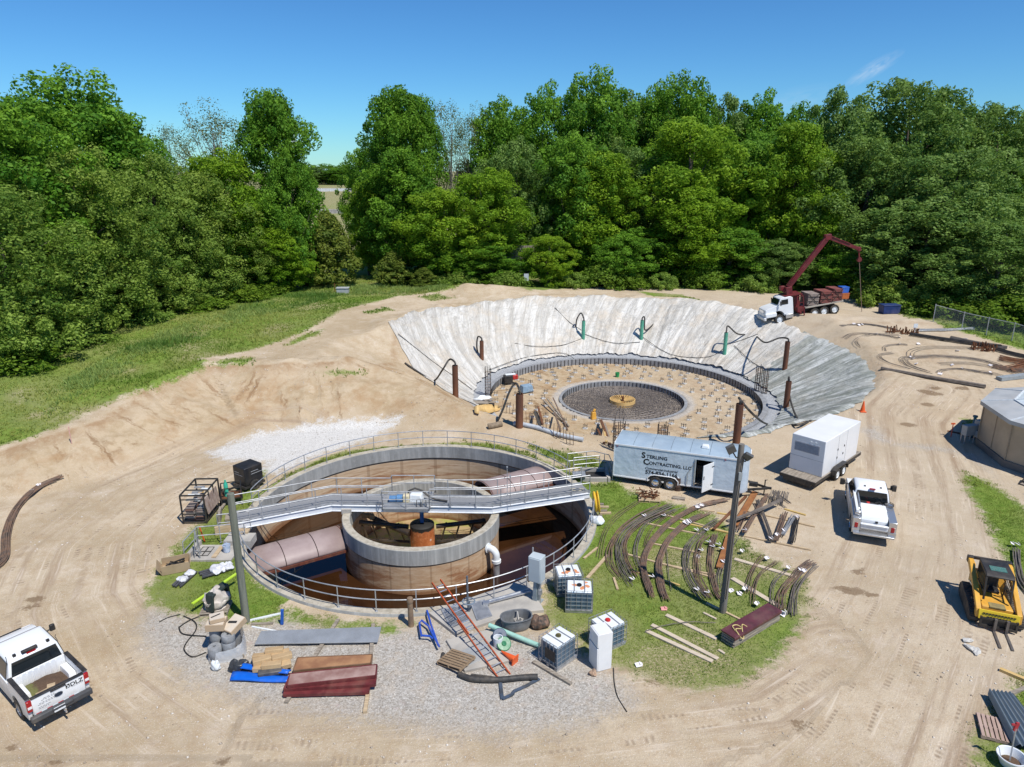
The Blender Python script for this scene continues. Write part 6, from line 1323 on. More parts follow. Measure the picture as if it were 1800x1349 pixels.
# ---- skid steer loader
kh = math.atan2(-3.1, -1.25); k0 = Vector((21.25, 27.3, 0))
sk = thing('skid_steer', 'yellow tracked skid steer loader with black cab and pallet forks', 'loader', k0, kh)
TRK = mt('track_rubber', (.05, .046, .042), (.10, .085, .07), 4, .85, 0, .3, .3, .4)
for sd in (-1, 1):
    oc = [(-1.15, .10), (-1.3, .3), (-1.25, .55), (-.95, .78), (.75, .60), (1.15, .42), (1.2, .2), (1.0, .04), (-.95, .03)]
    m = MB(); y0, y1 = (.62, 1.02) if sd > 0 else (-1.02, -.62); m.side(oc, y0, y1)
    n = len(oc)
    for i in range(n):
        a, b = oc[i], oc[(i+1) % n]; L = math.hypot(b[0]-a[0], b[1]-a[1])
        for q in range(max(1, int(L/.13))):
            u = (q+.5)/max(1, int(L/.13)); m.bar((a[0]+(b[0]-a[0])*u, y0+.02, a[1]+(b[1]-a[1])*u), (a[0]+(b[0]-a[0])*u, y1-.02, a[1]+(b[1]-a[1])*u), .06, .05)
    part('track', m, TRK, sk)
    m = MB(); yy = sd*.75
    m.side([(-1.55, 1.55), (-1.45, 1.78), (-1.2, 1.80), (.65, 1.08), (1.25, .80), (1.30, .42), (1.05, .42), (1.0, .72), (.55, .92), (-1.25, 1.52)], yy-.10, yy+.10); part('lift_arm', m, YEL, sk, None, .02)
    m = MB(); m.side([(-1.55, .6), (-1.6, 1.6), (-1.25, 1.6), (-1.0, .7)], sd*.60-.05, sd*.60+.05); part('tower_plate', m, YEL, sk, None, .02)
    m = MB(); m.box((-1.52, yy, 1.70), (.22, .24, .30)); part('arm_pivot', m, BLACKM, sk, None, .02)
    m = MB(); m.cyl((-1.0, sd*.72, .85), (.2, sd*.72, 1.05), .05, 10); part('lift_cylinder', m, CHROME, sk)
m = MB(); m.bar((-1.55, -.75, 1.78), (-1.55, .75, 1.78), .12); part('cross_tube', m, BLACKM, sk)
m = MB(); m.side([(-1.45, .5), (-1.5, 1.25), (-1.1, 1.5), (-.75, 1.5), (-.6, .95), (.95, .80), (1.0, .5), (.8, .25), (-1.2, .25)], -.58, .58); part('body', m, YEL, sk, None, .03)
m = MB(); m.box((.75, 0, .81), (.45, .6, .05)); part('foot_plate', m, mt('dirty_olive', (.30, .24, .10), (.2, .16, .08), 4, .7), sk)
cg = [(-.85, -.48), (.45, -.48), (.45, .48), (-.85, .48)]
m = MB(); m.side([(-.98, 2.02), (-.95, 2.10), (.32, 2.12), (.50, 2.02), (.48, 1.96), (-.95, 1.96)], -.54, .54); part('cab_roof', m, BLACKM, sk, None, .03)
m = MB(); m.box((-.1, 0, 2.125), (.42, .62, .02)); part('roof_window', m, mt('green_glass', (.10, .22, .18), (.06, .15, .12), 20, .25), sk)
m = MB()
for y in (-.50, .50):
    m.bar((.44, y, 1.98), (.62, y, .95), .07); m.bar((-.85, y, 1.98), (-.85, y, 1.0), .09); m.bar((-.85, y, 1.2), (.58, y, 1.2), .05)
    for k in range(7): m.bar((-.7+k*.19, y, 1.2), (-.72+k*.19, y, 1.96), .025)
m.box((-.88, 0, 1.5), (.05, 1.0, 1.0)); part('cab_frame', m, BLACKM, sk)
m = MB(); m.box((-.35, 0, .98), (.5, .5, .14)); m.box((-.58, 0, 1.35), (.14, .48, .7)); part('seat', m, mt('seat_black', (.03, .03, .032)), sk, None, .04)
for y in (-.33, .33): m = MB(); m.cyl((.05, y, .95), (.15, y, 1.35), .03, 8); m.box((.16, y, 1.4), (.08, .08, .12)); part('joystick', m, BLACKM, sk)
m = MB(); m.box((1.32, 0, .62), (.07, 1.5, .42), Matrix.Rotation(-.18, 3, 'Y')); cp_ = part('coupler_plate', m, mt('bright_machine_yellow', (.80, .58, .03), (.7, .48, .03), 2, .45), sk, None, .01)
m = MB()
for k in range(11): m.box((1.365, -.56+k*.112, .70), (.02, .085, .05), Matrix.Rotation(-.18, 3, 'Y'))
for k in range(8): m.box((1.39, -.40+k*.112, .56), (.02, .085, .05), Matrix.Rotation(-.18, 3, 'Y'))
part('lettering', m, INK, cp_)
fk = thing('fork_carriage', 'black pallet fork frame hung on the front of the yellow loader', 'pallet forks', sk.matrix_basis @ Vector((1.42, 0, 0)), kh)
m = MB(); m.box((.05, 0, .18), (.10, 1.35, .10)); m.box((.05, 0, .52), (.08, 1.35, .08)); m.box((.02, 0, .35), (.03, 1.35, .34))
for y in (-.66, .66): m.bar((.05, y, .1), (.05, y, .6), .08)
part('frame', m, BLACKM, fk)
for y in (.30, -.14): m = MB(); m.bar((.14, y, .62), (.14, y, .06), .10, .12); m.box((.72, y, .045), (1.25, .11, .045), None, (1, .8)); part('fork', m, mt('fork_steel', (.15, .13, .12), (.22, .20, .18), 3, .5, .5), fk)
# ================================================================ BUILDING, POLES
def atY(x, y, Y):
    v = (y-674.5)/FPX; return PD(x, y, Y/(CP-v*SP))
def Z3(x, y): return (680+x/4.089, 960+y/4.089)       # reading marks taken on an enlarged crop of the photo
def Z4(x, y): return (1000+x*.2668, 820+y*.2668)
def Z2(x, y): return (240+x*.2668, 960+y*.2668)
bc = (38.7, 44.3); NB = 10; BRd = 6.3
bl = thing('domed_tank_building', 'tan many sided building with grey faceted metal roof at the right edge', 'building', (bc[0], bc[1], 0), rad(9))
def ng(r, z, n=NB, ph=0): return [Vector((r*math.cos(2*math.pi*k/n+ph), r*math.sin(2*math.pi*k/n+ph), z)) for k in range(n)]
TANW = mt('tan_wall_panel', (.50, .40, .28), (.42, .33, .23), .6, .6, 0, .05, .3, .15); GREYR = mt('grey_roof_metal', (.44, .45, .45), (.37, .385, .39), .8, .6, 0, .05)
m = MB(); a = ng(BRd, .5); b = ng(BRd, 3.1); m.add(a+b, [(k, (k+1) % NB, NB+(k+1) % NB, NB+k) for k in range(NB)]); part('wall', m, TANW, bl)
m = MB()
for k in range(NB):
    m = MB(); m.bar(a[k]*1.004, b[k]*1.004+Vector((0, 0, -.05)), .07); part('corner_trim', m, mt('tan_trim', (.40, .32, .23)), bl)
    m = MB(); m.bar((a[k]+a[(k+1) % NB])/2*1.006, (b[k]+b[(k+1) % NB])/2*1.006, .03); part('wall_seam', m, mt('tan_trim', (.40, .32, .23)), bl)
m = MB(); a2 = ng(BRd+.12, -.1); b2 = ng(BRd+.12, .5); c2 = ng(BRd-.1, .5); m.add(a2+b2+c2, [(k, (k+1) % NB, NB+(k+1) % NB, NB+k) for k in range(NB)]+[(NB+k, NB+(k+1) % NB, 2*NB+(k+1) % NB, 2*NB+k) for k in range(NB)]); part('plinth', m, mt('dark_concrete', (.20, .185, .165), (.14, .13, .12), 1, .85), bl)
m = MB(); e0 = ng(BRd+.28, 3.02); e1 = ng(BRd+.28, 3.28); e2 = ng(BRd*.74, 3.62); m.add(e0+e1+e2, [(k, (k+1) % NB, NB+(k+1) % NB, NB+k) for k in range(NB)]+[(NB+k, NB+(k+1) % NB, 2*NB+(k+1) % NB, 2*NB+k) for k in range(NB)]); m.add(ng(BRd+.28, 3.02), [tuple(range(NB-1, -1, -1))])
rf_ = part('roof', m, GREYR, bl)
m = MB(); e2 = ng(BRd*.74, 3.625); e3 = [Vector((0, 0, 4.75))]; m.add(e2+e3, [(k, (k+1) % NB, NB) for k in range(NB)]); part('skylight_panels', m, mt('pale_roof_panel', (.60, .66, .68), (.52, .58, .61), .7, .3), rf_)
m = MB()
for k in range(NB): m.bar(ng(BRd*.74, 3.65)[k], Vector((0, 0, 4.78)), .07); m.bar(ng(BRd*.74, 3.65)[k], ng(BRd*.74, 3.65)[(k+1) % NB], .08); m.bar(ng(BRd+.28, 3.29)[k], ng(BRd*.74, 3.64)[k], .06)
part('roof_ribs', m, mt('pale_rib', (.66, .70, .72)), rf_)
m = MB(); m.cyl((0, 0, 4.7), (0, 0, 5.0), .3, 14); part('vent_cap', m, GREYR, rf_)
kf = 5; da = 2*math.pi*(kf+.5)/NB; ap = BRd*math.cos(math.pi/NB); dn = Vector((math.cos(da), math.sin(da), 0)); dt_ = Vector((-dn.y, dn.x, 0)); Md = Matrix.Rotation(da, 3, 'Z')
dpos = dn*(ap+.03)+dt_*.7
m = MB(); m.box(dpos+Vector((0, 0, 1.60)), (.06, 1.0, 2.1), Md); dd_ = part('door', m, mt('tan_door', (.55, .42, .27), (.5, .38, .24)), bl, None, .01)
m = MB(); m.box(dpos+dn*.035+Vector((0, 0, 2.05)), (.03, .45, .65), Md); part('window', m, GLASS, dd_)
m = MB(); m.box(dpos+dn*.05+dt_*.42+Vector((0, 0, 1.55)), (.06, .06, .12), Md); part('handle', m, BLACKM, dd_)
st = thing('entry_steps', 'small metal steps with handrail at the door of the tan building', 'steps', (0, 0, 0)); st.location = bl.matrix_basis @ (dpos+dn*.15); st.rotation_euler = (0, 0, da+rad(9))
m = MB(); m.box((.5, 0, .50), (.95, 1.2, .06)); part('landing', m, mt('dark_grate', (.10, .10, .10), (.06, .06, .06)), st)
for k in range(3): m = MB(); m.box((1.1+.27*k, 0, .38-.16*k), (.28, 1.2, .05)); part('tread', m, WOODOLD, st)
m = MB()
for y in (-.6, .6): m.bar((.1, y, 0), (.1, y, .5), .05); m.bar((.95, y, 0), (.95, y, .5), .05); m.bar((.9, y, .5), (1.8, y, .0), .06, .16)
part('stringer', m, BLACKM, st)
m = MB(); m.tube([(.05, .62, .5), (.05, .62, 1.5), (.9, .62, 1.5), (.95, .62, .5)], .025, 7); m.tube([(.05, -.62, .5), (.05, -.62, 1.5), (.5, -.62, 1.5)], .025, 7); part('handrail', m, BLACKM, st)
eq = P(1706, 778); eg = thing('utility_cabinet_set', 'grey electrical boxes on a stand beside the tan building', 'utility cabinet', eq, rad(15))
GREYB = mt('grey_enamel', (.36, .39, .40), (.30, .33, .34), 2, .45, .1, .05)
for x, y, z, sx, sy, sz in ((-.3, 0, 1.0, 1.0, .45, .75), (.8, .1, 1.15, .8, .5, .9), (.3, -.35, .75, .6, .3, .5)): m = MB(); m.box((x, y, z), (sx, sy, sz)); part('cabinet', m, GREYB, eg, None, .02)
m = MB()
for x in (-.7, .1, 1.1): m.bar((x, .2, 0), (x, .2, 1.2), .07); m.bar((x, -.1, 0), (x, -.1, .8), .05)
part('stand', m, STEEL, eg)
m = MB(); m.cyl((.3, .4, 0), (.3, .4, 1.6), .10, 12); m.cyl((.3, .4, 1.6), (.3, .4, 1.72), .16, 12); solo('standpipe', m, mt('teal_paint', (.04, .16, .22), (.03, .12, .17)), 'dark teal standpipe rising behind the grey electrical boxes', 'pipe', eq+Vector((.3, .5, 0)))
m = MB(); m.box((0, 0, .1), (2.2, .22, .18)); solo('edge_timber', m, RUST, 'reddish timber edging in front of the grey electrical boxes', 'timber', P(1695, 767), rad(-35))
for px_, py_, lab in ((1671, 770, 'red topped survey stake in front of the tan building'),): 
    m = MB(); m.bar((0, 0, 0), (0, 0, 1.15), .05); t = solo('survey_stake', m, mt('red_stake', (.55, .10, .06), (.42, .07, .05)), lab, 'stake', P(px_, py_)); m = MB(); m.box((0, 0, 1.1), (.3, .03, .12)); part('ribbon', m, ORANGE, t)
m = MB(); m.box((0, 0, .1), (1.6, .9, .14)); solo('yellow_board', m, LUMBER, 'pale yellow board just behind the tan building', 'board', P(1748, 720), .2)
m = MB(); m.box((0, 0, .15), (1.3, .8, .3), None, (.8, .8)); solo('concrete_block', m, mt('pale_concrete', (.6, .6, .58)), 'pale concrete block at the left corner of the tan building', 'block', P(1728, 728), .3, None, .04)
# poles
POLEM = mt('pole_wood', (.22, .20, .175), (.13, .118, .105), 1.2, .85, 0, .3, .25, 0, (5, 5, .35)); POLEG = mt('pole_wood_mossy', (.21, .215, .17), (.13, .14, .11), 1.2, .85, 0, .3, .25, 0, (5, 5, .35))
b = G(433, 1093); tp = atY(405, 868, b.y); m = MB(); m.tube([Vector((0, 0, -.2)), (tp-b)*.5, tp-b], [.165, .155, .145], 16); solo('wooden_pole', m, POLEG, 'thick mossy wooden pole stump left of the tank without lamps', 'pole', b)
b = G(1270, 1076); tp = atY(1304, 781, b.y); up_ = tp-b
lpz = thing('light_pole', 'tall weathered wooden pole with two floodlights among the rebar', 'lamp post', b)
m = MB(); m.tube([Vector((0, 0, -.2)), up_*.5, up_], [.165, .14, .12], 16); part('pole', m, POLEM, lpz)
for sd, q in ((-1, .965), (1, .945)):
    hd = up_*q+Vector((sd*.22-(.25 if sd < 0 else 0), -.15, .12 if sd < 0 else -.05)); m = MB(); m.tube([up_*(q-.03), up_*(q-.03)+Vector((sd*.2, -.1, -.05)), hd], .03, 6); br_ = part('bracket', m, BLACKM, lpz)
    m = MB(); R_ = Matrix.Rotation(sd*.5, 3, 'Y') @ Matrix.Rotation(-.9 if sd > 0 else -1.25, 3, 'X'); m.box(hd, (.36, .42, .13), R_); fl_ = part('floodlight', m, mt('lamp_housing', (.10, .10, .10), (.07, .07, .07), 3, .4), lpz, None, .02)
m = MB(); m.box(up_*.83+Vector((.02, -.19, 0)), (.14, .1, .35)); part('junction_box', m, GREYB, lpz); m = MB(); m.tube([up_*.95+Vector((.1, -.17, 0)), up_*.7+Vector((.02, -.2, 0)), up_*.1+Vector((0, -.23, 0))], .02, 5); part('conduit', m, BLACKM, lpz)
# ================================================================ TOTES, FRIDGE AND THE YARD IN FRONT OF THE TANK
LIQ = NT('tote_plastic'); v = LIQ.coord(); z_ = LIQ.sep(v)[2]
LIQM = LIQ.done(LIQ.mix(LIQ.sm(1.0, 1.02, LIQ.math('ADD', z_, .0)), LIQ.mix(LIQ.noise(v, 2, 3), (.075, .13, .185), (.12, .18, .235)), (.72, .78, .80)), .3, 0, .5)
STAINT = mt('orange_stain', (.70, .30, .14), (.55, .20, .08), 6, .6)
def tote(p, rz, label, cap, stain, dx=1.2, dy=1.0):
    t = thing('liquid_tote', label, 'liquid tote', p, rz, 'caged liquid totes by the tank'); h = 1.10
    m = MB()
    for y in (-.42, 0, .42): m.box((0, y*dy, .06), (dx, .12, .1))
    m.box((0, 0, .125), (dx, dy, .03)); part('pallet', m, STEEL, t)
    m = MB(); m.box((0, 0, .15+.46), (dx-.1, dy-.1, .93)); part('bottle', m, LIQM, t, None, .06)
    m = MB(); m.box((0, 0, 1.085), (dx-.16, dy-.16, .04)); tpb = part('bottle_top', m, PLASTW, t, None, .03)
    m = MB()
    for z in (.20, .40, .60, .80, 1.0, 1.14): m.tube([(-dx/2, -dy/2, z), (dx/2, -dy/2, z), (dx/2, dy/2, z), (-dx/2, dy/2, z)], .011, 5, closed=True)
    for k in range(6):
        x = -dx/2+dx*k/5
        for y in (-dy/2, dy/2): m.bar((x, y, .12), (x, y, 1.14), .018)
    for k in range(1, 5):
        y = -dy/2+dy*k/5
        for x in (-dx/2, dx/2): m.bar((x, y, .12), (x, y, 1.14), .024)
    for x in (-.22, .24): m.bar((x, -dy/2, 1.13), (x, dy/2, 1.13), .035, .015)
    part('cage', m, mt('cage_steel', (.40, .41, .42), (.30, .31, .32), 3, .45, .5, .02), t)
    m = MB(); m.cyl((0, 0, 1.10), (0, 0, 1.16), .11, 18); m.cyl((0, 0, 1.16), (0, 0, 1.18), .085, 18); part('cap', m, cap, t)
    if stain:
        m = MB(); rr = random.Random(stain)
        for k in range(5):
            cx, cy = rr.uniform(-.38, .38), rr.uniform(-.28, .28); n = 9; m.prism([(cx+rr.uniform(.05, .16)*math.cos(2*math.pi*q/n), cy+rr.uniform(.05, .14)*math.sin(2*math.pi*q/n)) for q in range(n)], 1.1, 1.108+.001*k)
        part('spill', m, STAINT, tpb)
    return t
REDCAP = mt('red_cap', (.55, .03, .03), (.45, .02, .02)); 
c_ = P(982, 1183); ta = tote(c_+Vector((.02, .80, 0)), rad(44), 'liquid tote standing on the gravel with plain top and dark cap', mt('olive_cap', (.20, .17, .03), (.05, .05, .04), 8, .4), 0)
m = MB(); m.box((-.62, -.12, .62), (.02, .52, .46)); part('label_plate', m, BLACKM, ta)
c_ = P(1019, 1080); tote(c_+Vector((.0, .55, 0)), rad(-4), 'front liquid tote of the pair at the tank rim, orange spill on top', BLACKM, 3)
c_ = P(998, 1055); tote(c_+Vector((.05, .75, 0)), rad(8), 'rear liquid tote of the pair at the tank rim, orange spill on top', BLACKM, 7)
c_ = P(1058, 1148); tote(c_+Vector((.28, .62, 0)), rad(32), 'liquid tote with red cap standing behind the refrigerator', REDCAP, 0)
fr_ = thing('refrigerator', 'white two door refrigerator standing upright in front of the red capped tote', 'refrigerator', P(1051.5, 1183), rad(20))
m = MB(); m.box((.29, .38, .86), (.60, .70, 1.68)); part('cabinet', m, WHITE, fr_, None, .015)
m = MB(); m.box((-.035, .38, .545), (.05, .70, 1.03)); part('door', m, WHITE, fr_, None, .015); m = MB(); m.box((-.035, .38, 1.40), (.05, .70, .57)); part('freezer_door', m, WHITE, fr_, None, .015); m = MB(); m.box((-.006, .38, 1.086), (.02, .66, .05)); part('door_gap', m, BLACKM, fr_)
for z, h_ in ((.85, .4), (1.25, .25)): m = MB(); m.box((-.08, .66, z), (.035, .04, h_)); part('handle', m, WHITE, fr_)
def slab(name, pts, h, label, mat=None, z0=-.15, cat='slab'):
    g = [G(*p) for p in pts]; c = sum(g, Vector())/len(g); m = MB(); m.prism([(p.x-c.x, p.y-c.y) for p in g], z0, h); return solo(name, m, mat or CONC, label, cat, (c.x, c.y, 0), 0, None, .02)
slab('concrete_pad', [Z3(300, 500), Z3(1000, 250), Z3(1130, 480), Z3(940, 500), Z3(490, 650)], .16, 'worn concrete pad with two steel grates against the tank rim')
slab('concrete_pad', [Z3(425, 690), Z3(800, 600), Z3(925, 830), Z3(560, 915)], .12, 'lower concrete pad under the orange ladder and the lids')
slab('steel_hatch', [Z3(500, 790), Z3(700, 700), Z3(760, 800), Z3(590, 880)], .14, 'flat grey hatch plate set in the lower concrete pad', mt('hatch_grey', (.36, .37, .37), (.3, .31, .31), 3, .6), .12)
def grate(pts, label, h0):
    g = [G(*p) for p in pts]; c = sum(g, Vector())/4; t = thing('steel_grate', label, 'grate', (c.x, c.y, h0)); L = [p-c for p in g]
    for q in L: q.z = 0
    m = MB(); [m.bar(L[k]+Vector((0, 0, .02)), L[(k+1) % 4]+Vector((0, 0, .02)), .05) for k in range(4)]; part('frame', m, STEEL, t)
    m = MB()
    for k in range(1, 15): m.bar(L[0].lerp(L[1], k/15)+Vector((0, 0, .02)), L[3].lerp(L[2], k/15)+Vector((0, 0, .02)), .035, .03)
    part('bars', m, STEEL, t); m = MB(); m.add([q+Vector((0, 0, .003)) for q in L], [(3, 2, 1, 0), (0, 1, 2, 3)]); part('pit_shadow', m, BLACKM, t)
grate([Z3(395, 485), Z3(520, 455), Z3(590, 560), Z3(455, 605)], 'steel grate under the orange ladder on the worn pad', .165); grate([Z3(605, 440), Z3(700, 415), Z3(755, 530), Z3(650, 560)], 'steel grate right of the ladder beside the valve wheel', .165)
cb = thing('control_cabinet', 'pale grey electrical control cabinet on a steel stand at the tank railing', 'control cabinet', G(*Z3(1075, 400)), rad(-28))
GRC = mt('cabinet_grey', (.50, .55, .57), (.45, .50, .52), 1, .4, 0, .02)
m = MB(); m.box((0, 0, 1.75), (.62, .50, 1.25)); part('cabinet', m, GRC, cb, None, .02); m = MB(); m.box((0, -.265, 1.75), (.54, .03, 1.15)); part('door', m, GRC, cb, None, .01)
m = MB(); m.side([(-.12, 0), (-.05, 1.4), (.05, 1.4), (.12, 0)], .12, .2); m.side([(-.12, 0), (-.05, 1.4), (.05, 1.4), (.12, 0)], -.2, -.12); m.box((0, 0, .02), (.5, .55, .04)); part('stand', m, mt('stand_grey', (.30, .35, .37), (.25, .3, .32)), cb)
m = MB(); m.cyl((.24, -.1, .1), (.24, -.1, 1.15), .04, 8); m.box((.25, -.12, .65), (.14, .14, .25)); part('conduit', m, STEEL, cb); m = MB(); m.bar((-.3, .2, 1.2), (-.3, .2, 2.6), .05); part('back_post', m, STEEL, cb)
m = MB(); a_ = G(*Z3(715, 445)); b_ = G(*Z3(1030, 365)); m.bar(Vector((0, 0, .25)), b_-a_+Vector((0, 0, .3)), .14, .06); m.bar(Vector((0, .1, .28)), b_-a_+Vector((0, .1, .36)), .05); m.box((0, 0, .25), (.28, .22, .12)); solo('cable_tray', m, GALV, 'pale metal cable tray running from the grate to the control cabinet', 'cable tray', a_)
def wheelvalve(p, label):
    t = thing('valve_stand', label, 'valve', p); m = MB(); m.cyl((0, 0, 0), (0, 0, .45), .07, 10); m.cyl((-.05, .02, .4), (-.05, .02, 1.75), .05, 10); part('stem', m, mt('dark_grey_paint', (.13, .15, .17), (.1, .11, .13)), t)
    m = MB(); m.tube([(.27*math.cos(a), .27*math.sin(a), .5) for a in [2*math.pi*k/22 for k in range(22)]], .03, 6, closed=True); [m.bar((0, 0, .5), (.27*math.cos(a), .27*math.sin(a), .5), .03) for a in (0, 2.09, 4.18)]; part('hand_wheel', m, mt('wheel_blue_grey', (.20, .27, .32), (.16, .2, .25)), t)
wheelvalve(G(*Z3(590, 490))+Vector((0, 0, .16)), 'blue grey valve hand wheel with tall stem beside the ladder')
m = MB(); m.tube([(0, 0, -.1), (0, 0, 1.35)], [.13, .11], 12); m.lathe([(0, 1.42), (.12, 1.40), (.15, 1.3), (.14, 1.2)], 12); solo('rusty_post', m, mt('brown_post', (.26, .18, .11), (.18, .12, .08)), 'short brown post standing at the near tank rim', 'post', G(*Z3(175, 575)))
st_ = thing('stock_trough', 'grey oval rubber stock trough with rope in it beside the concrete pad', 'trough', G(*Z3(930, 590)), rad(14))
def oval(prof, ax, n=36):
    m = MB(); vs = []; fs = []
    for k in range(n):
        a = 2*math.pi*k/n
        for r, z in prof: sx = (ax+r*.62) if True else 0; c, s = math.cos(a), math.sin(a); vs.append(((abs(c)**.8)*(1 if c > 0 else -1)*(ax+r), (abs(s)**.8)*(1 if s > 0 else -1)*r, z))
    q = len(prof); m.add(vs, [(k*q+i, ((k+1) % n)*q+i, ((k+1) % n)*q+i+1, k*q+i+1) for k in range(n) for i in range(q-1)], True); return m
m = oval([(.01, .03), (.32, .03), (.40, .30), (.395, .32), (.44, .58), (.47, .60), (.46, .63), (.41, .62), (.36, .3), (.30, .08), (.01, .08)], .24); part('tub', m, mt('grey_rubber', (.17, .18, .19), (.12, .125, .13), 3, .6), st_)
m = MB(); m.tube([(.1+.2*math.cos(a)*(1+.3*math.sin(a*1.7)), .12*math.sin(a), .36+.02*a/3) for a in [k*.5 for k in range(20)]], .022, 5); m.tube([(.1, 0, .4), (.12, .25, .62), (.05, .5, .5)], .03, 6); part('contents', m, mt('pale_rope2', (.5, .47, .42)), st_)
# ladder
lf = (G(*Z3(808, 955))+G(*Z3(888, 930)))/2; ltop = atY(768.6, 1027, TC[1]-math.sqrt(max(.1, (TR+.1)**2-(-2.9-TC[0])**2))); 
ld = thing('extension_ladder', 'orange fibreglass extension ladder leaning on the near tank railing', 'ladder', lf)
dv = ltop-lf; L_ = dv.length; ux = dv.normalized(); sx_ = (G(*Z3(888, 930))-G(*Z3(808, 955))).normalized(); sx_ = (sx_-ux*sx_.dot(ux)).normalized(); nz_ = ux.cross(sx_)*-1
if nz_.z < 0: nz_ = -nz_
OFG = mt('orange_fibreglass', (.46, .085, .022), (.36, .065, .02), 3, .45, 0, .03)
for q0, q1, hw_, off_ in ((.0, .60, .25, .0), (.44, 1.02, .21, .075)):
    for sd in (-1, 1): m = MB(); m.bar(ux*L_*q0+sx_*hw_*sd+nz_*off_, ux*L_*q1+sx_*hw_*sd+nz_*off_, .045, .085, nz_); part('rail', m, OFG, ld)
    n = int(L_*(q1-q0)/.31)
    for k in range(1, n): m = MB(); c = ux*L_*(q0+(q1-q0)*k/n)+nz_*off_; m.cyl(c-sx_*hw_, c+sx_*hw_, .022, 6); part('rung', m, GALV if q0 else STEEL, ld)
def pallet(p, rz, label, tilt=0, mat=None, w_=1.2, d_=1.0, group=None, nb=7):
    t = thing('wooden_pallet', label, 'pallet', p, rz, group); t.rotation_euler = (0, tilt, rz); mat = mat or WOODOLD
    for k in range(nb): m = MB(); m.box((0, -d_/2+d_*(k+.5)/nb, .13), (w_, d_/nb*.72, .022)); part('board', m, mat, t)
    for x in (-.48, 0, .48): m = MB(); m.box((x*w_, 0, .075), (.045, d_, .09)); part('stringer', m, mat, t)
    m = MB()
    for k in (-.42, 0, .42): m.box((0, k*d_, .015), (w_, .11, .02))
    part('bottom_boards', m, mat, t); return t
pallet(G(*Z3(500, 850))+Vector((0, 0, .12)), rad(-35), 'old brown pallet leaning on the edge of the lower concrete pad', rad(-8), mt('old_brown_wood', (.34, .24, .15), (.24, .165, .10), 1.5, .85, 0, .3, .2, 0, (1, 9, 9)))
MINT = mt('mint_pvc', (.36, .62, .52), (.30, .54, .45), 2, .4, 0, .03)
m = MB(); a_ = G(*Z3(735, 620)); b_ = G(*Z3(1095, 735)); m.cyl(Vector((0, 0, .35)), b_-a_+Vector((0, 0, .12)), .10, 14); solo('pvc_pipe', m, MINT, 'mint green plastic pipe lying between the pad and the front tote', 'pipe', a_)
def lid(p, r, mat, label, ang):
    m = MB(); m.lathe([(0, .05), (r*.3, .07), (r*.35, .03), (r*.9, .03), (r, .0), (r, -.05)], 26); o = solo('plastic_disc', m, mat, label, 'lid', p, 0); o.rotation_euler = (rad(ang), rad(12), 0)
lid(G(*Z3(842, 750))+Vector((0, 0, .32)), .30, mt('green_lid', (.01, .20, .08), (.01, .15, .06), 3, .4), 'green round lid propped on the lower concrete pad', 38)
lid(G(*Z3(812, 700))+Vector((0, .1, .32)), .30, mt('navy_lid', (.05, .09, .15), (.04, .06, .11), 3, .45), 'dark blue round lid behind the green lid', 42)
m = MB(); m.lathe([(.0, 0), (.18, 0), (.2, .42), (.17, .42), (.15, .05), (0, .05)], 16); o = solo('white_pail', m, PLASTW, 'small white pail under the dark blue lid', 'pail', G(*Z3(800, 735))+Vector((0, 0, .12)))
def cone(p, label, rot=None, s=1.0):
    t = thing('traffic_cone', label, 'traffic cone', p, 0, None); t.scale = (s, s, s)
    m = MB(); m.box((0, 0, .02), (.36, .36, .04)); part('base', m, ORANGE, t, None, .01); m = MB(); m.lathe([(.15, .04), (.03, .70), (0, .71)], 20); part('body', m, ORANGE, t)
    if rot: t.rotation_euler = rot
cone(G(*Z3(925, 850))+Vector((0, 0, .18)), 'orange cone tipped over beside the lower concrete pad', Vector((-.75, .62, .10)).to_track_quat('Z', 'Y').to_euler(), 1.05)
cone(G(1516, 724), 'orange traffic cone standing alone on the dirt right of the plastic sheeting', None, 1.25)
# hoses on the gravel
m = MB(); m.tube(smooth([G(*q)+Vector((0, 0, .12)) for q in (Z3(520, 940), Z3(620, 975), Z3(800, 980), Z3(960, 965), Z3(1060, 960))], 6), .115, 12); m.cyl(G(*Z3(1030, 962), .12), G(*Z3(1085, 962), .12), .13, 14); solo('suction_hose', m, HOSE, 'thick black suction hose lying in front of the pallet', 'hose')
m = MB(); m.tube(smooth([G(*q)+Vector((0, 0, .05)) for q in (Z3(605, 935), Z3(700, 945), Z3(790, 958))], 6), .05, 8); solo('thin_hose', m, HOSE, 'thin black hose beside the feet of the orange ladder', 'hose')
m = MB(); pts = [G(*q)+Vector((0, 0, .06)) for q in (Z3(815, 965), Z3(822, 1040), Z3(830, 1108), Z3(905, 1075), Z3(910, 1055), Z3(1000, 1015), Z3(1095, 962))]
for a_, b_ in zip(pts[:-1], pts[1:]): m.bar(a_, b_, .13, .03)
solo('flat_hose', m, mt('lay_flat_hose', (.06, .09, .14), (.05, .055, .06), 2, .7), 'flat dark blue hose kinked on the gravel in front of the ladder', 'hose')
m = MB(); m.tube(smooth([G(*q)+Vector((0, 0, .02)) for q in (Z3(1628, 880), Z3(1635, 990), Z3(1660, 1090), Z3(1725, 1195))], 6), .022, 6); solo('thin_cable', m, CABLE, 'thin black cable lying on the gravel right of the refrigerator', 'cable')
m = MB(); a_ = G(*Z3(1050, 840)); b_ = G(*Z3(1325, 1000)); m.bar((0, 0, .06), b_-a_+Vector((0, 0, .06)), .14, .08); solo('grey_board', m, WOODOLD, 'weathered grey board lying in front of the gravel tote', 'board', a_)
m = MB(); m.tube([(0, 0, .05), (-.05, .1, .9), (.1, .3, 1.5)], .11, 12); hh = G(*Z3(405, 810))
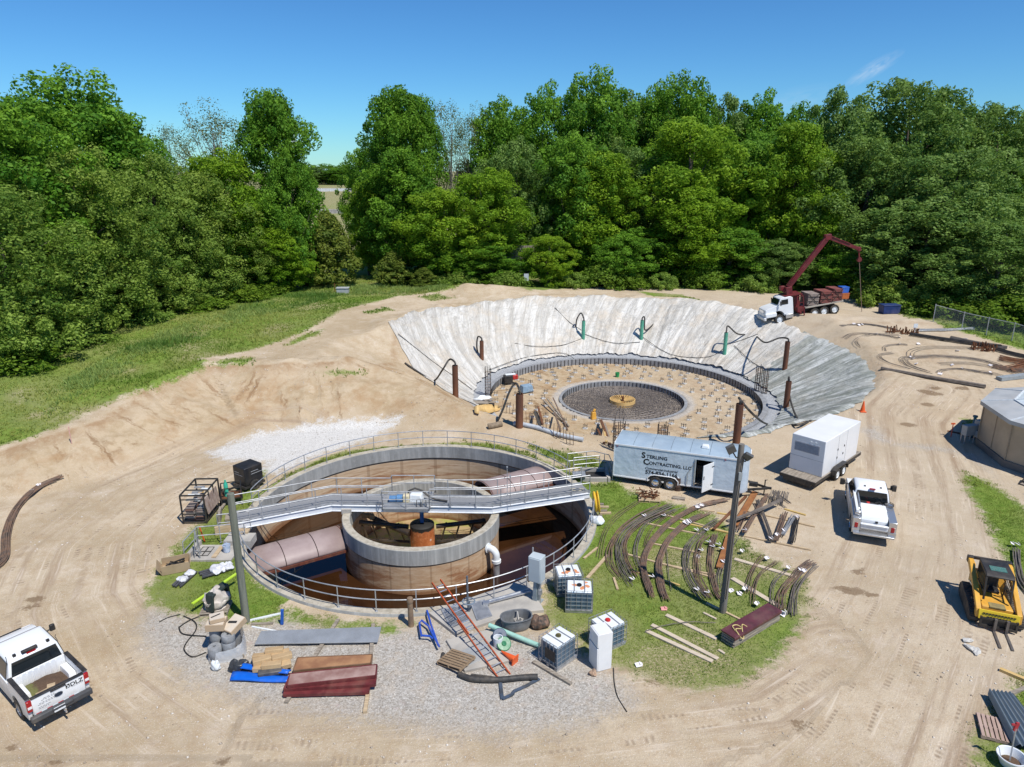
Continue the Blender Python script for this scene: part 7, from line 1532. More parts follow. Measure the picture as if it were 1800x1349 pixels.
m = MB(); m.tube(smooth([G(*Z3(408, 808), .1), PD(680+375/4.089, 960+690/4.089, 31.6), PD(680+330/4.089, 960+560/4.089, 32.2), PD(680+305/4.089, 960+445/4.089, 32.4)], 6), .10, 12); solo('leaning_hose', m, HOSE, 'thick black hose leaning up against the near tank rim', 'hose')
BLUEF = mt('royal_blue_paint', (.03, .10, .50), (.02, .07, .38), 3, .4); bs = thing('blue_scaffold_frame', 'bent royal blue scaffold frame lying left of the leaning black hose', 'scaffold part', G(*Z3(300, 690)))
o0 = G(*Z3(300, 690))
for pts in ((Z3(250, 685), Z3(235, 590), Z3(250, 570), Z3(300, 610)), (Z3(300, 610), Z3(340, 690), Z3(378, 760)), (Z3(290, 500), Z3(318, 600), Z3(370, 750)), (Z3(250, 680), Z3(310, 685), Z3(330, 700))):
    m = MB(); m.tube([G(*q)-o0+Vector((0, 0, .25)) for q in pts], .045, 8); part('tube', m, BLUEF, bs)
solo('rubbish_heap', bag_mb(.95, .7, .4, 12), mt('black_rubbish', (.04, .035, .03), (.2, .12, .08), 5, .7), 'black rubbish heap on the grass right of the stock trough', 'rubbish', G(*Z3(1095, 575)), .4)
solo('pale_stone', bag_mb(.3, .25, .2, 14), mt('tan_stone', (.45, .30, .2)), 'tan stone in front of the refrigerator', 'stone', G(*Z3(1482, 930)))
# ================================================================ LEFT: racks, pallets, panels
rk = thing('form_rack', 'black steel rack full of rusty form panels on the dirt left of the bridge', 'rack', P(323, 921.5), rad(2))
RW, RD, RH = 1.27, 2.2, 1.72
m = MB()
for x in (0, RW):
    for y in (0, RD): m.bar((x, y, .0), (x, y, RH), .07)
for z in (.12, RH):
    for y in (0, RD): m.bar((0, y, z), (RW, y, z), .07)
    for x in (0, RW): m.bar((x, 0, z), (x, RD, z), .07)
for y in (.7, 1.4): m.bar((0, y, RH), (RW, y, RH), .06); m.bar((RW, y, 0), (RW, y, RH), .05)
m.bar((0, 0, .6), (RW, 0, .6), .05); m.bar((0, 0, RH-.25), (RW, 0, RH-.25), .05); part('frame', m, BLACKM, rk)
r_ = random.Random(44)
FP = [mt('brown_form', (.22, .12, .09), (.14, .085, .07), 3, .75), OLDP, mt('grey_form', (.36, .35, .33), (.27, .26, .25), 3, .7)]
for k in range(14):
    z = .2+.09*(k % 7)*1.25; x = .36 if k < 7 else .92; m = MB(); m.box((x+r_.uniform(-.05, .05), RD/2+r_.uniform(-.06, .1), z), (.46, RD-.3, .075), Matrix.Rotation(r_.uniform(-.04, .04), 3, 'Z')); part('form_panel', m, FP[r_.randrange(3)], rk)
for k in range(5): m = MB(); m.box((RW+.03, .3+.36*k, .95), (.05, .3, .9), Matrix.Rotation(-.16, 3, 'Y')); part('form_panel', m, mt('pale_brown_form', (.40, .30, .24), (.28, .19, .15), 3, .75), rk)
for k in range(8): m = MB(); m.box((r_.uniform(.25, RW-.25), .2+k*.26, 1.25+r_.uniform(0, .12)), (r_.uniform(.3, .7), .16, .07), Matrix.Rotation(r_.uniform(-.3, .3), 3, 'Z')); part('clamp_bar', m, (PLASTW, STEEL, FP[2])[k % 3], rk)
m = MB(); m.bar((0, 0, 0), (-.12, .5, .55), .09); solo('yellow_stub', m, mt('ochre', (.45, .27, .05)), 'short ochre post sticking up behind the form rack', 'post', P(356, 878), 0)
bxp = P(433, 866); bxa = P(464, 853); lg_ = bxa-bxp; bh = math.atan2(lg_.y, lg_.x)
bt = thing('black_equipment_box', 'matt black box unit on a small trailer with white lettering left of the tank', 'equipment box', bxp, bh)
LL = lg_.length; m = MB(); m.box((LL/2, .55, .95), (LL, 1.15, 1.15)); part('housing', m, mt('matt_black_panel', (.014, .014, .016), (.022, .022, .025), 2, .45), bt, None, .05)
m = MB(); m.box((LL/2, .55, .28), (LL+.2, 1.2, .14)); m.bar((-.1, .55, .35), (-1.3, .55, .35), .1); part('trailer_frame', m, BLACKM, bt)
wheels(bt, [(LL*.5, -.05, -1), (LL*.5, 1.15, 1)], .32, .2, BLACKM)
WINK = NT('white_lettering').done((.75, .75, .75), .5)
text_me('———', .17, WINK, bt, SIDE_NEAR(LL*.36, -.03, 1.16), 'lettering', .004); text_me('—————', .17, WINK, bt, SIDE_NEAR(LL*.36, -.03, 1.00), 'lettering', .004)
FRM = lambda y, z: Matrix.Translation((-.012, y, z)) @ Matrix.Rotation(rad(-90), 4, 'Z') @ Matrix.Rotation(rad(90), 4, 'X')
text_me('———', .15, WINK, bt, FRM(.95, 1.12), 'lettering', .004); text_me('—————', .15, WINK, bt, FRM(.95, .98), 'lettering', .004)
tb = thing('steel_table_frame', 'open black steel frame between the form rack and the black box', 'frame', P(391, 893), rad(20))
m = MB()
for x in (0, 1.1):
    for y in (0, .9): m.bar((x, y, 0), (x, y, 1.15), .06)
for z in (.5, 1.15):
    for y in (0, .9): m.bar((0, y, z), (1.1, y, z), .05)
    for x in (0, 1.1): m.bar((x, 0, z), (x, .9, z), .05)
m.bar((0, 0, 1.1), (1.1, .9, .5), .04); part('frame', m, BLACKM, tb); m = MB(); m.box((.55, .45, .55), (1.1, .9, .04)); part('shelf', m, RUST, tb)
m = MB(); m.lathe([(0, .0), (.12, 0), (.12, .75), (.05, .9), (.05, 1.0), (0, 1.0)], 16); solo('gas_cylinder', m, mt('teal_green', (.05, .45, .30), (.04, .36, .24), 3, .4), 'teal green gas cylinder standing in the open black frame', 'gas cylinder', tb.matrix_basis @ Vector((.3, .3, .58)))
m = MB(); m.tube(smooth(GL([(384, 905), (393, 893), (402, 880), (412, 872)], .15), 4), .09, 8); solo('pallet_scrap', m, WOODOLD, 'broken pole lying under the open black frame', 'timber')
m = MB(); m.box((0, 0, .35), (.12, 1.1, .5)); m.box((.5, .1, .1), (.5, .8, .1)); solo('broken_pallet', m, WOODOLD, 'broken pallet boards on edge beside the open black frame', 'boards', P(388, 915), .3)
m = MB(); m.box((0, 0, .25), (1.0, .12, .5)); m.box((.1, .22, .22), (.8, .12, .44)); solo('pale_planks_on_edge', m, LUMBER, 'pale planks standing on edge left of the mossy pole', 'planks', P(396, 938), .5)
m = MB(); m.bar((0, 0, 0), (.05, 0, .95), .05); t = solo('survey_stake', m, ORANGE, 'orange stake leaning by the left landing rail', 'stake', G(360, 953)); t.rotation_euler = (.1, -.18, 0)
m = MB(); m.bar((0, 0, 0), (0, 0, 1.2), .045); t = solo('survey_stake', m, mt('pink_stake', (.75, .45, .38)), 'pink topped stake at the top of the dirt bank on the left', 'stake', G(126, 780))
st2 = thing('folding_stand', 'grey folding stand standing behind the crate of cables', 'stand', P(342, 985))
m = MB(); m.bar((0, 0, 0), (.12, .2, 1.6), .04); m.bar((.3, 0, 0), (.12, .2, 1.6), .04); m.bar((.15, .5, 0), (.12, .2, 1.6), .04); m.bar((.05, .05, .5), (.25, .05, .5), .03); part('legs', m, STEEL, st2)
# crate with cables
cr = thing('wooden_crate', 'broken plywood crate of black cables at the left edge of the grass', 'crate', G(*Z2(262, 150)), rad(24)); PLY = mt('plywood', (.42, .31, .19), (.34, .25, .15), 1.5, .75, 0, .1)
m = MB(); m.box((0, 0, .04), (1.25, .9, .06)); part('floor', m, PLY, cr)
for x, y, sx, sy, rx in ((0, -.45, 1.25, .04, 0), (0, .45, 1.25, .04, 0), (-.62, 0, .04, .9, -.5), (.62, 0, .04, .9, .25)): m = MB(); m.box((x+(-.1 if x < 0 else 0), y, .25), (sx, sy, .46), Matrix.Rotation(rx, 3, 'Y')); part('side_panel', m, PLY, cr)
m = MB()
r_ = random.Random(50)
m.tube([(r_.uniform(-.45, .45), r_.uniform(-.3, .3), r_.uniform(.12, .42)) for k in range(60)], .02, 5); solo('cable_tangle', m, CABLE, 'tangle of black cable piled in the plywood crate', 'cable', cr.location, rad(24))
# things on the left grass
SHG = mt('dark_roll_sheet', (.09, .09, .095), (.06, .06, .065), 4, .5); FOIL = mt('crumpled_white_film', (.75, .75, .76), (.55, .55, .57), 5, .35, 0, .3)
def bundle(p, rz, L, W, n, label, film, seed):
    t = thing('wrapped_bars', label, 'bar bundle', p, rz, 'wrapped bar bundles on the left grass'); r = random.Random(seed); m = MB()
    for k in range(n): m.box((r.uniform(-.1, .1), -W/2+W*k/(n-1), .08+r.uniform(0, .06)), (L*r.uniform(.8, 1.05), W/n*.8, .06))
    part('bars', m, SHG, t)
    for x in film: f = bag_mb(.5, W*1.15, .2, seed+int(x*9)); f.v = [(a+x*L, b, c+.06) for a, b, c in f.v]; part('film', f, FOIL, t)
bundle(G(*Z2(322, 225)), rad(80), 1.5, .45, 5, 'dark bundle standing alone on the grass with two film bands', (-.1, .25), 3)
bundle(G(*Z2(520, 175)), rad(35), 1.5, .65, 6, 'dark bundle half covered by bright crumpled film', (.25, .05, .42), 8)
ps = pallet(G(*Z2(525, 420)), rad(8), 'pallet on the grass under a white wrapped load', 0, WOODOLD, 1.2, 1.0)
solo('wrapped_load', bag_mb(1.15, .95, .75, 26), mt('grimy_film', (.66, .60, .53), (.48, .42, .36), 2, .5), 'lumpy white wrapped load on the pallet under the lime bar', 'load', G(*Z2(525, 420), .15), rad(8))
m = MB(); m.side([(-.6, 0), (-.5, .80), (.5, .82), (.6, 0), (.5, 0), (.42, .7), (-.42, .7), (-.5, 0)], -.1, .3); solo('dark_cover', m, mt('dark_green_cloth', (.03, .045, .04), (.02, .03, .027)), 'dark cloth strip draped over the white wrapped load', 'cloth', G(*Z2(560, 415), .2), rad(70), None, .02)
LIME = mt('lime_paint', (.50, .72, .05), (.44, .64, .04), 3, .4); a_ = G(*Z2(378, 452), .55); b_ = G(*Z2(668, 258), .62)
m = MB(); m.bar((0, 0, 0), b_-a_, .13, .05); solo('lime_straightedge', m, LIME, 'lime yellow straightedge lying across the white wrapped load', 'straightedge', a_)
# pallet of wire rolls
pr_ = pallet(G(*Z2(600, 700)), rad(20), 'pallet carrying grey rolls in torn film beside the mossy pole', 0, WOODOLD, 1.3, 1.2)
ROLL = mt('grey_roll', (.30, .31, .32), (.22, .225, .23), 6, .7); pl = pr_.location
rolls = [(-.42, -.35, .15, .50), (.10, -.25, .15, .56), (.12, -.25, .72, .30), (-.35, .28, .15, .95), (.30, .32, .15, .9)]
for k, (x, y, z, h_) in enumerate(rolls):
    m = MB(); m.lathe([(.06, h_), (.25, h_), (.265, h_-.02), (.265, .02), (.25, 0), (.06, 0), (.06, h_)], 26)
    solo('mesh_roll', m, ROLL, ['grey roll lowest at the front of the torn film pallet', 'grey roll at the right front of the torn film pallet', 'small grey roll on top of the right front one', 'tall grey roll under the flat cardboard box', 'tall grey roll under the tilted cardboard box'][k], 'roll', pr_.matrix_basis @ Vector((x, y, z)), 0, 'grey rolls on the film wrapped pallet')
m = MB(); rr_ = random.Random(9); ringp = []
for k in range(40):
    a = 2*math.pi*k/40; c, s = math.cos(a), math.sin(a); x = .70*(abs(c)**.5)*(1 if c > 0 else -1); y = .64*(abs(s)**.5)*(1 if s > 0 else -1); h_ = .42+.42*(x+y+1.2)/2.4+rr_.uniform(-.05, .05); ringp.append([Vector((x*1.05, y*1.05, .0)), Vector((x*(1+rr_.uniform(-.03, .03)), y*(1+rr_.uniform(-.03, .03)), h_*.5)), Vector((x*(.97+rr_.uniform(-.04, .04)), y*(.97+rr_.uniform(-.04, .04)), h_))])
ringp.append(ringp[0]); m.grid(ringp)
fm = NT('clear_film'); v = fm.coord(); fm.bump(fm.noise(v, 7, 5, .7), .8, .04); fm.done(fm.mix(fm.noise(v, 3, 4), (.62, .64, .66), (.80, .81, .82)), .25); fm.b.inputs['Alpha'].default_value = .62
solo('film_wrap', m, fm.m, 'torn clear film wrapped round the pallet of grey rolls', 'film', pl, rad(20))
def cbox(p, d, rz, label, tilt=0):
    t = thing('cardboard_box', label, 'cardboard box', p, rz, 'cardboard boxes on the grey rolls'); t.rotation_euler = (tilt, 0, rz)
    CB = mt('cardboard', (.47, .35, .23), (.42, .31, .20), 1.2, .8, 0, .05); m = MB(); m.box((0, 0, d[2]/2), d); part('carton', m, CB, t, None, .01)
    m = MB(); m.box((0, 0, d[2]+.008), (d[0]*.94, d[1]*.94, .012)); part('pale_top', m, mt('pale_card', (.62, .54, .44), (.56, .48, .38), 2, .8), t); m = MB(); m.box((-.04, .02, d[2]+.017), (d[0]*.66, d[1]*.14, .006), Matrix.Rotation(.35, 3, 'Z')); part('torn_slot', m, BLACKM, t)
cbox(pr_.matrix_basis @ Vector((-.28, .22, 1.12)), (.72, .62, .30), rad(5), 'lower cardboard box, flat on the grey rolls'); cbox(pr_.matrix_basis @ Vector((-.24, .25, 1.45)), (.58, .5, .16), rad(25), 'flat pale box on top of the lower cardboard box')
cbox(pr_.matrix_basis @ Vector((.40, .12, 1.02)), (.58, .82, .26), rad(-28), 'tilted cardboard box right on the grey rolls', rad(18))
jg = solo('plastic_jug', bag_mb(.36, .28, .36, 33), PLASTW, 'white plastic jug on the gravel in front of the film wrapped pallet', 'jug', G(*Z2(525, 815)))
solo('black_sack', bag_mb(.95, .5, .35, 37), mt('black_film', (.025, .027, .03), (.05, .055, .06), 5, .3, 0, .3), 'shiny black sack lying left of the blue sheets', 'sack', G(*Z2(665, 815)), rad(30))
VB = mt('vivid_blue', (.005, .13, .62), (.005, .11, .54), 2, .35, 0, .05)
for k, (pts, lab) in enumerate((([Z2(618, 898), Z2(640, 838), Z2(1030, 878), Z2(1005, 912)], 'front one of two vivid blue sheets on the gravel'), ([Z2(660, 832), Z2(700, 803), Z2(1022, 852), Z2(1000, 872)], 'rear one of two vivid blue sheets on the gravel'))):
    g = [G(*q) for q in pts]; c = sum(g, Vector())/4; L = [q-c for q in g]; m = MB(); rows = []
    for i in range(13):
        u = i/12; rows.append([(L[0].lerp(L[3], u)).lerp(L[1].lerp(L[2], u), w_)+Vector((0, 0, .07+.10*k+.05*math.sin(math.pi*w_)+.02*math.sin(u*7+k))) for w_ in (0, .25, .5, .75, 1)])
    m.grid(rows); o = solo('blue_sheet', m, VB, lab, 'sheet', c); so = o.modifiers.new('thick', 'SOLIDIFY'); so.thickness = .05
# stack of folded cartons on pallet
pc_ = pallet(G(*Z2(900, 800)), rad(14), 'pallet under the spilling tan cartons behind the blue sheets', 0, WOODOLD, 1.15, 1.0); r_ = random.Random(61)
for k in range(9):
    m = MB(); m.box((0, 0, .11), (r_.uniform(.65, .8), .30, .20)); o = solo('carton', m, mt('tan_carton', (.52, .37, .20), (.44, .30, .16), 2, .75, 0, .1) if k != 4 else mt('stained_carton', (.52, .24, .08), (.42, .18, .06)), ['lowest tan carton at the left of the heap', 'tan carton front centre of the heap', 'tan carton front right of the heap', 'tan carton rear left of the heap', 'orange stained carton at the front of the heap', 'tan carton in the middle of the heap', 'tan carton propped up at the back left of the heap', 'tan carton at the back right of the heap', 'tan carton on top at the right of the heap'][k], 'carton', pc_.matrix_basis @ Vector(((k % 3-1)*.36+r_.uniform(-.08, .08), (k//3-1)*.33+r_.uniform(-.05, .05), .15+.05*(k//3)+.12*(k % 2))), rad(14)+r_.uniform(-.4, .4), 'tan cartons heaped on a pallet', .02); o.rotation_euler[0] = r_.uniform(-.25, .25)
m = MB(); m.box((0, -.2, .1), (.9, .4, .18)); solo('black_film_roll', m, SHG, 'black wrapped layer under the tan cartons at the pallet front', 'film', pc_.matrix_basis @ Vector((-.05, -.3, .12)), rad(14), None, .04)
# panels
def panel(pts, z, th, mat, label, name='form_panel', edge=None, group=None):
    g = [G(*q) for q in pts]; c = sum(g, Vector())/4; t = thing('steel_sheet' if name == 'metal_sheet' else 'stacked_panel', label, 'panel', (c.x, c.y, z), 0, group); m = MB(); m.prism([(q.x-c.x, q.y-c.y) for q in g], 0, th); part('sheet', m, mat, t, None, .008)
    if edge:
        L = [Vector((q.x-c.x, q.y-c.y, th*.45)) for q in g]
        for k in range(4): m = MB(); m.bar(L[k], L[(k+1) % 4], .05, th*1.25); part('edge_bar', m, edge, t)
    return t
MESHG = NT('mesh_sheet'); v = MESHG.coord(); w1 = MESHG.wave(v, 14, 0, 'X'); MESHG.bump(w1, .4, .01)
MESHM = MESHG.done(MESHG.mix(MESHG.sm(.3, .7, MESHG.math('ADD', MESHG.math('MULTIPLY', w1, .4), MESHG.math('MULTIPLY', MESHG.noise(v, 1.5, 5), .7))), (.24, .25, .26), (.42, .44, .46)), .5, .3)
panel([Z2(780, 668), Z2(1590, 655), Z2(1615, 555), Z2(825, 582)], .12, .05, MESHM, 'long grey ribbed metal sheet on timbers at the front of the tank', 'metal_sheet')
BROWNP = mt('weathered_brown_panel', (.40, .215, .105), (.26, .125, .065), 1.1, .7, 0, .1, .3); PINKP = mt('pinkish_panel', (.42, .29, .25), (.26, .14, .115), .9, .55, 0, .05, .4)
OX = mt('oxblood_steel', (.16, .028, .03), (.11, .02, .022), 3, .5)
panel([Z2(1035, 855), Z2(1545, 805), Z2(1555, 748), Z2(1065, 770)], .14, .10, BROWNP, 'brown weathered form panel farthest back in the front stack', 'form_panel', mt('brown_edge', (.2, .11, .06)), 'form panels lying on the gravel')
panel([Z2(970, 1005), Z2(1530, 990), Z2(1540, 930), Z2(1005, 930)], .10, .10, OX, 'dark red form panel lowest in the front stack', 'form_panel', OX, 'form panels lying on the gravel')
panel([Z2(975, 985), Z2(1575, 955), Z2(1585, 870), Z2(1010, 905)], .22, .10, OX, 'dark red form panel in the middle of the front stack', 'form_panel', OX, 'form panels lying on the gravel')
panel([Z2(1000, 985), Z2(1580, 918), Z2(1588, 845), Z2(1015, 905)], .34, .11, PINKP, 'pinkish brown form panel on top of the front stack', 'form_panel', OX, 'form panels lying on the gravel')
def board(a, b, w_, h_, label, mat=LUMBER, group='loose boards on the grass and gravel', z=.0, name='board'):
    A, B = G(*a), G(*b); m = MB(); m.bar((0, 0, h_/2+z), B-A+Vector((0, 0, h_/2+z)), w_, h_); return solo(name, m, mat, label, 'board', A, 0, group)
board(Z2(1505, 1105), Z2(1525, 975), .14, .10, 'short timber poking out in front of the dark red panels'); board(Z2(985, 1040), Z2(1075, 900), .14, .09, 'timber under the left end of the dark red panels', WOODOLD)
board(Z2(1155, 765), Z2(1330, 490), .15, .09, 'old timber under the left half of the grey metal sheet', WOODOLD); board(Z2(1540, 800), Z2(1560, 520), .15, .09, 'old timber under the right end of the grey metal sheet', WOODOLD)
board(Z2(745, 495), Z2(968, 445), .10, .06, 'pale thin board behind the mossy pole', PLASTW); board(Z2(755, 520), Z2(900, 515), .12, .07, 'grey board right of the mossy pole foot', WOODOLD); board(Z2(760, 535), Z2(960, 572), .07, .05, 'thin white stick right of the mossy pole foot', PLASTW)
m = MB(); m.box((0, 0, .4), (.12, .06, .75), Matrix.Rotation(.1, 3, 'Y')); solo('blue_stake', m, mt('stake_blue', (.02, .12, .5)), 'short blue stake standing at the tank side of the gravel', 'stake', G(*Z2(965, 520)))
m = MB(); m.tube(smooth([G(*q)+Vector((0, 0, .03)) for q in (Z2(310, 465), Z2(385, 505), Z2(390, 560), Z2(330, 640), (Z2(315, 690)), Z2(370, 735), Z2(460, 705))], 6), .028, 6); m.tube(smooth([G(*q)+Vector((0, 0, .03)) for q in (Z2(280, 540), Z2(340, 500), Z2(410, 470))], 5), .03, 6); m.tube(smooth([G(*q)+Vector((0, 0, .03)) for q in (Z2(150, 505), Z2(210, 475), Z2(290, 455))], 5), .02, 6); m.tube(smooth([G(*q)+Vector((0, 0, .03)) for q in (Z2(280, 540), Z2(310, 585), Z2(460, 600))], 5), .03, 6); solo('black_cable', m, CABLE, 'black cable looping over the gravel left of the film wrapped pallet', 'cable')
# ================================================================ REBAR
def bars(px_pts, n, spread, r, label, zf=Z4, mat=None, tags=(), group='bent rebar bundles on the grass', seed=0, dz=.08, name='rebar_bundle', sub=5):
    rr = random.Random(seed+n*7+int(px_pts[0][0])); g = [G(*(zf(*q) if zf else q)) for q in px_pts]; c = g[0].copy(); base = smooth([q-c for q in g], sub)
    t = thing(name, label, 'rebar bundle', c, 0, group)
    nn = off([Vector((p.x, p.y, 0)) for p in base], 1.0)
    for k in range(n):
        o_ = spread*1.1*((k+.5)/n-.5)*(1 if n > 9 else 1.5) if n > 1 else 0; L = len(base); i0 = rr.randrange(0, max(1, L//9)); i1 = L-rr.randrange(0, max(1, L//9)); wob = rr.uniform(-1, 1)*.05
        m = MB(); m.tube([base[i]+(nn[i]-Vector((base[i].x, base[i].y, 0)))*(o_*(1+.5*abs(i/L-.5))+wob*math.sin(i*.35+k))+Vector((0, 0, dz+r+rr.uniform(0, 1)*.02+(k % 3)*r*1.6)) for i in range(i0, i1)], r, 5); part('bar', m, mat or REBAR, t)
    for q in tags:
        p = G(*(zf(*q) if zf else q))-c; m = MB(); m.box(p+Vector((0, 0, dz+.14)), (.22, .17, .015), Matrix.Rotation(rr.uniform(0, 3), 3, 'Z') @ Matrix.Rotation(.4, 3, 'X')); m.box(p+Vector((.12, .05, dz+.15)), (.13, .12, .015), Matrix.Rotation(.8, 3, 'Y')); part('paper_tag', m, TAGW, t)
RB2 = mt('greyer_rebar', (.23, .195, .165), (.145, .125, .11), 3, .65, .3)
bars([(640, 255), (480, 330), (350, 420), (280, 520), (262, 600), (285, 680), (345, 755)], 6, .20, .020, 'leftmost bent rebar bundle, fanned thin bars on the grass', tags=[(490, 345)])
bars([(690, 265), (540, 330), (420, 400), (350, 480), (325, 560), (335, 640), (375, 720), (425, 800)], 9, .24, .020, 'bent rebar bundle second from the tank, with a loose tail', tags=[(410, 765)], mat=RB2)
bars([(650, 310), (500, 370), (420, 430), (378, 500), (368, 570), (388, 650), (452, 755)], 6, .16, .020, 'bent rebar bundle third from the tank')
bars([(765, 275), (600, 340), (500, 400), (455, 480), (440, 560), (450, 640), (478, 705)], 4, .14, .018, 'sparse bent rebar bundle left of the two thick ones', mat=RB2, tags=[(620, 345)])
bars([(1055, 232), (900, 260), (780, 310), (660, 390), (570, 480), (510, 570), (490, 650), (497, 720), (522, 800), (548, 885)], 16, .26, .024, 'longest thick bent rebar bundle with pink and white tags near its top', tags=[(830, 280), (855, 272), (872, 278), (845, 290), (540, 750)])
bars([(920, 315), (800, 370), (720, 430), (650, 510), (605, 600), (588, 680), (600, 760), (618, 840), (640, 900)], 16, .26, .024, 'second thick bent rebar bundle with white tags in its upper part', tags=[(770, 400), (790, 390), (760, 390), (782, 380)])
bars([(990, 362), (900, 420), (840, 480), (790, 540), (770, 610), (775, 680), (800, 760), (850, 840), (892, 895)], 7, .24, .020, 'medium bent rebar bundle left of the pole with open curve', tags=[(835, 440), (905, 855), (835, 835)], mat=RB2)
bars([(905, 465), (862, 520), (846, 600), (843, 680), (855, 760), (932, 885)], 6, .18, .020, 'medium bent rebar bundle second left of the pole', tags=[(865, 575), (900, 440)])
bars([(965, 455), (937, 540), (930, 640), (942, 730), (965, 830), (998, 890)], 9, .16, .020, 'gently bent rebar bundle just left of the pole foot', tags=[(940, 550), (980, 535), (915, 520)])
bars([(1100, 480), (1050, 570), (1010, 660), (985, 740), (1000, 850)], 4, .16, .018, 'thin bent rebar bundle behind the pole', tags=[(1000, 565), (1010, 650)], mat=RB2)
bars([(1600, 640), (1530, 690), (1470, 760), (1410, 830), (1392, 900), (1402, 965)], 9, .22, .020, 'rightmost bent rebar bundle, inner half, by the dirt road', tags=[(1440, 690), (1520, 705)])
bars([(1625, 655), (1560, 720), (1505, 800), (1475, 900), (1467, 1000)], 8, .20, .020, 'rightmost bent rebar bundle, outer half, by the dirt road', tags=[(1545, 712), (1410, 985)], mat=RB2)
bars([(1280, 600), (1220, 680), (1182, 780), (1184, 850)], 4, .16, .018, 'thin bent rebar bundle right of the pole on the grass', tags=[(1300, 628), (1135, 580)])
bars([(1370, 640), (1262, 720), (1217, 830), (1212, 925)], 3, .14, .018, 'three thin bars right of the pole, nearest the burgundy stack', tags=[(1232, 930), (1152, 832)])
bars([(1440, 690), (1360, 765), (1332, 850), (1337, 920)], 3, .12, .018, 'three thin bars just left of the rightmost bundle', mat=RB2)
bars([(480, 230), (330, 330), (250, 420), (215, 520), (200, 620)], 3, .22, .014, 'three loose thin bars nearest the tank rim')
bars([(700, 305), (590, 380), (520, 470), (500, 540)], 3, .14, .014, 'three loose thin bars crossing inside the left bundles')
bars([(640, 545), (645, 650), (660, 740), (682, 830)], 1, 0, .022, 'single dark bent bar right of the thick bundles', mat=RB2)
bars([(500, 1100), (640, 1060), (800, 1040), (965, 1045)], 1, 0, .018, 'single bent bar lying over the loose planks', mat=RB2)
S_ = 'straight rebar bundles at the upper right of the grass'
bars([(1390, 272), (1260, 335), (1140, 385), (1035, 418)], 10, .16, .024, 'dark straight rebar bundle crossing on top toward the pole', mat=RB2, group=S_, dz=.45)
bars([(1305, 215), (1225, 345), (1150, 470)], 10, .16, .022, 'brown straight rebar bundle crossing under the dark one', group=S_, dz=.25, tags=[(1150, 460)])
bars([(1240, 250), (1290, 380), (1335, 515)], 10, .15, .024, 'dark straight rebar bundle leaning left to right down to a knot', mat=RB2, group=S_, dz=.2, tags=[(1325, 510)])
bars([(1345, 212), (1395, 245), (1450, 285)], 4, .12, .022, 'short grey bar bundle at the top of the straight rebar heap', mat=RB2, group=S_, dz=.35)
for k in range(3): bars([(1350+k*38, 205+k*6), (1335+k*40, 255+k*8)], 8, .20, .022, ['short bar stub bundle, left of three at the heap top', 'short bar stub bundle, middle of three at the heap top', 'short bar stub bundle, right of three at the heap top'][k], mat=RB2, group=S_, dz=.4)
bars([(1425, 325), (1392, 420), (1358, 512)], 9, .14, .022, 'brown straight bundle, left of the three short parallel ones', group=S_, dz=.15, tags=[(1365, 480)])
bars([(1478, 345), (1440, 410), (1402, 475)], 8, .14, .022, 'grey straight bundle, middle of the three short parallel ones', mat=STEEL, group=S_, dz=.15, tags=[(1410, 450), (1492, 355)])
bars([(1505, 355), (1485, 440), (1462, 522)], 9, .13, .024, 'black straight bundle, right of the three short parallel ones', mat=BLACKM, group=S_, dz=.12, tags=[(1500, 358)])
bars([(1165, 320), (1140, 380), (1115, 440)], 6, .14, .020, 'small brown bundle between the rusty planks and the crossing bundles', group=S_, dz=.15)
ORR = mt('orange_rust_plate', (.36, .155, .05), (.26, .10, .035), 2, .8, .1, .2)
for a, b, w_, lab, mat in (((1225, 185), (1095, 405), .34, 'wide orange rusty steel plank pointing at the lettered trailer', ORR), ((1055, 470), (990, 685), .32, 'wide orange rusty steel plank partly behind the pole', ORR), ((1165, 212), (950, 432), .14, 'narrow rusty steel plank left of the wide orange one', RUST)):
    board(Z4(*a), Z4(*b), w_, .08, lab, mat, 'rusty steel planks by the rebar', .10, 'steel_plank')
DUN = [((350, 575), (960, 740)), ((560, 515), (862, 575)), ((490, 375), (872, 455)), ((590, 312), (1050, 440)), ((730, 372), (1090, 450)), ((1085, 448), (1595, 555)), ((975, 310), (1180, 345)), ((1180, 300), (1620, 402)), ((1420, 285), (1560, 325)), ((430, 695), (730, 790)), ((620, 650), (965, 722)), ((120, 742), (255, 590)), ((98, 612), (188, 540)), ((295, 738), (322, 818)), ((905, 905), (1130, 1015)), ((870, 292), (960, 300))]
DL = ['long pale batten low across the left bundles', 'batten between the two thick bundles', 'thin batten under the upper left bundles', 'batten crossing under the thick bundle tops', 'yellowish batten right of the second thick bundle', 'long pale batten under the knotted straight bundle', 'short yellow batten right of the long thick bundle', 'long batten under the top of the straight heap', 'yellow batten end at the right of the straight heap', 'batten under the lower ends of the thick bundles', 'batten right of the thick bundles', 'pale plank on the grass right of the rear totes', 'short white stick by the tank rim', 'short pale block on the grass right of the totes', 'thin brown stick left of the burgundy stack', 'tiny white batten above the tags']
for k, (a, b) in enumerate(DUN): board(Z4(*a), Z4(*b), .11 if k != 11 else .16, .07, DL[k], [LUMBER, mt('yellow_batten', (.60, .42, .14), (.5, .34, .11), 2, .7)][k in (4, 6, 8, 9)], 'battens under the rebar', 0, 'batten')
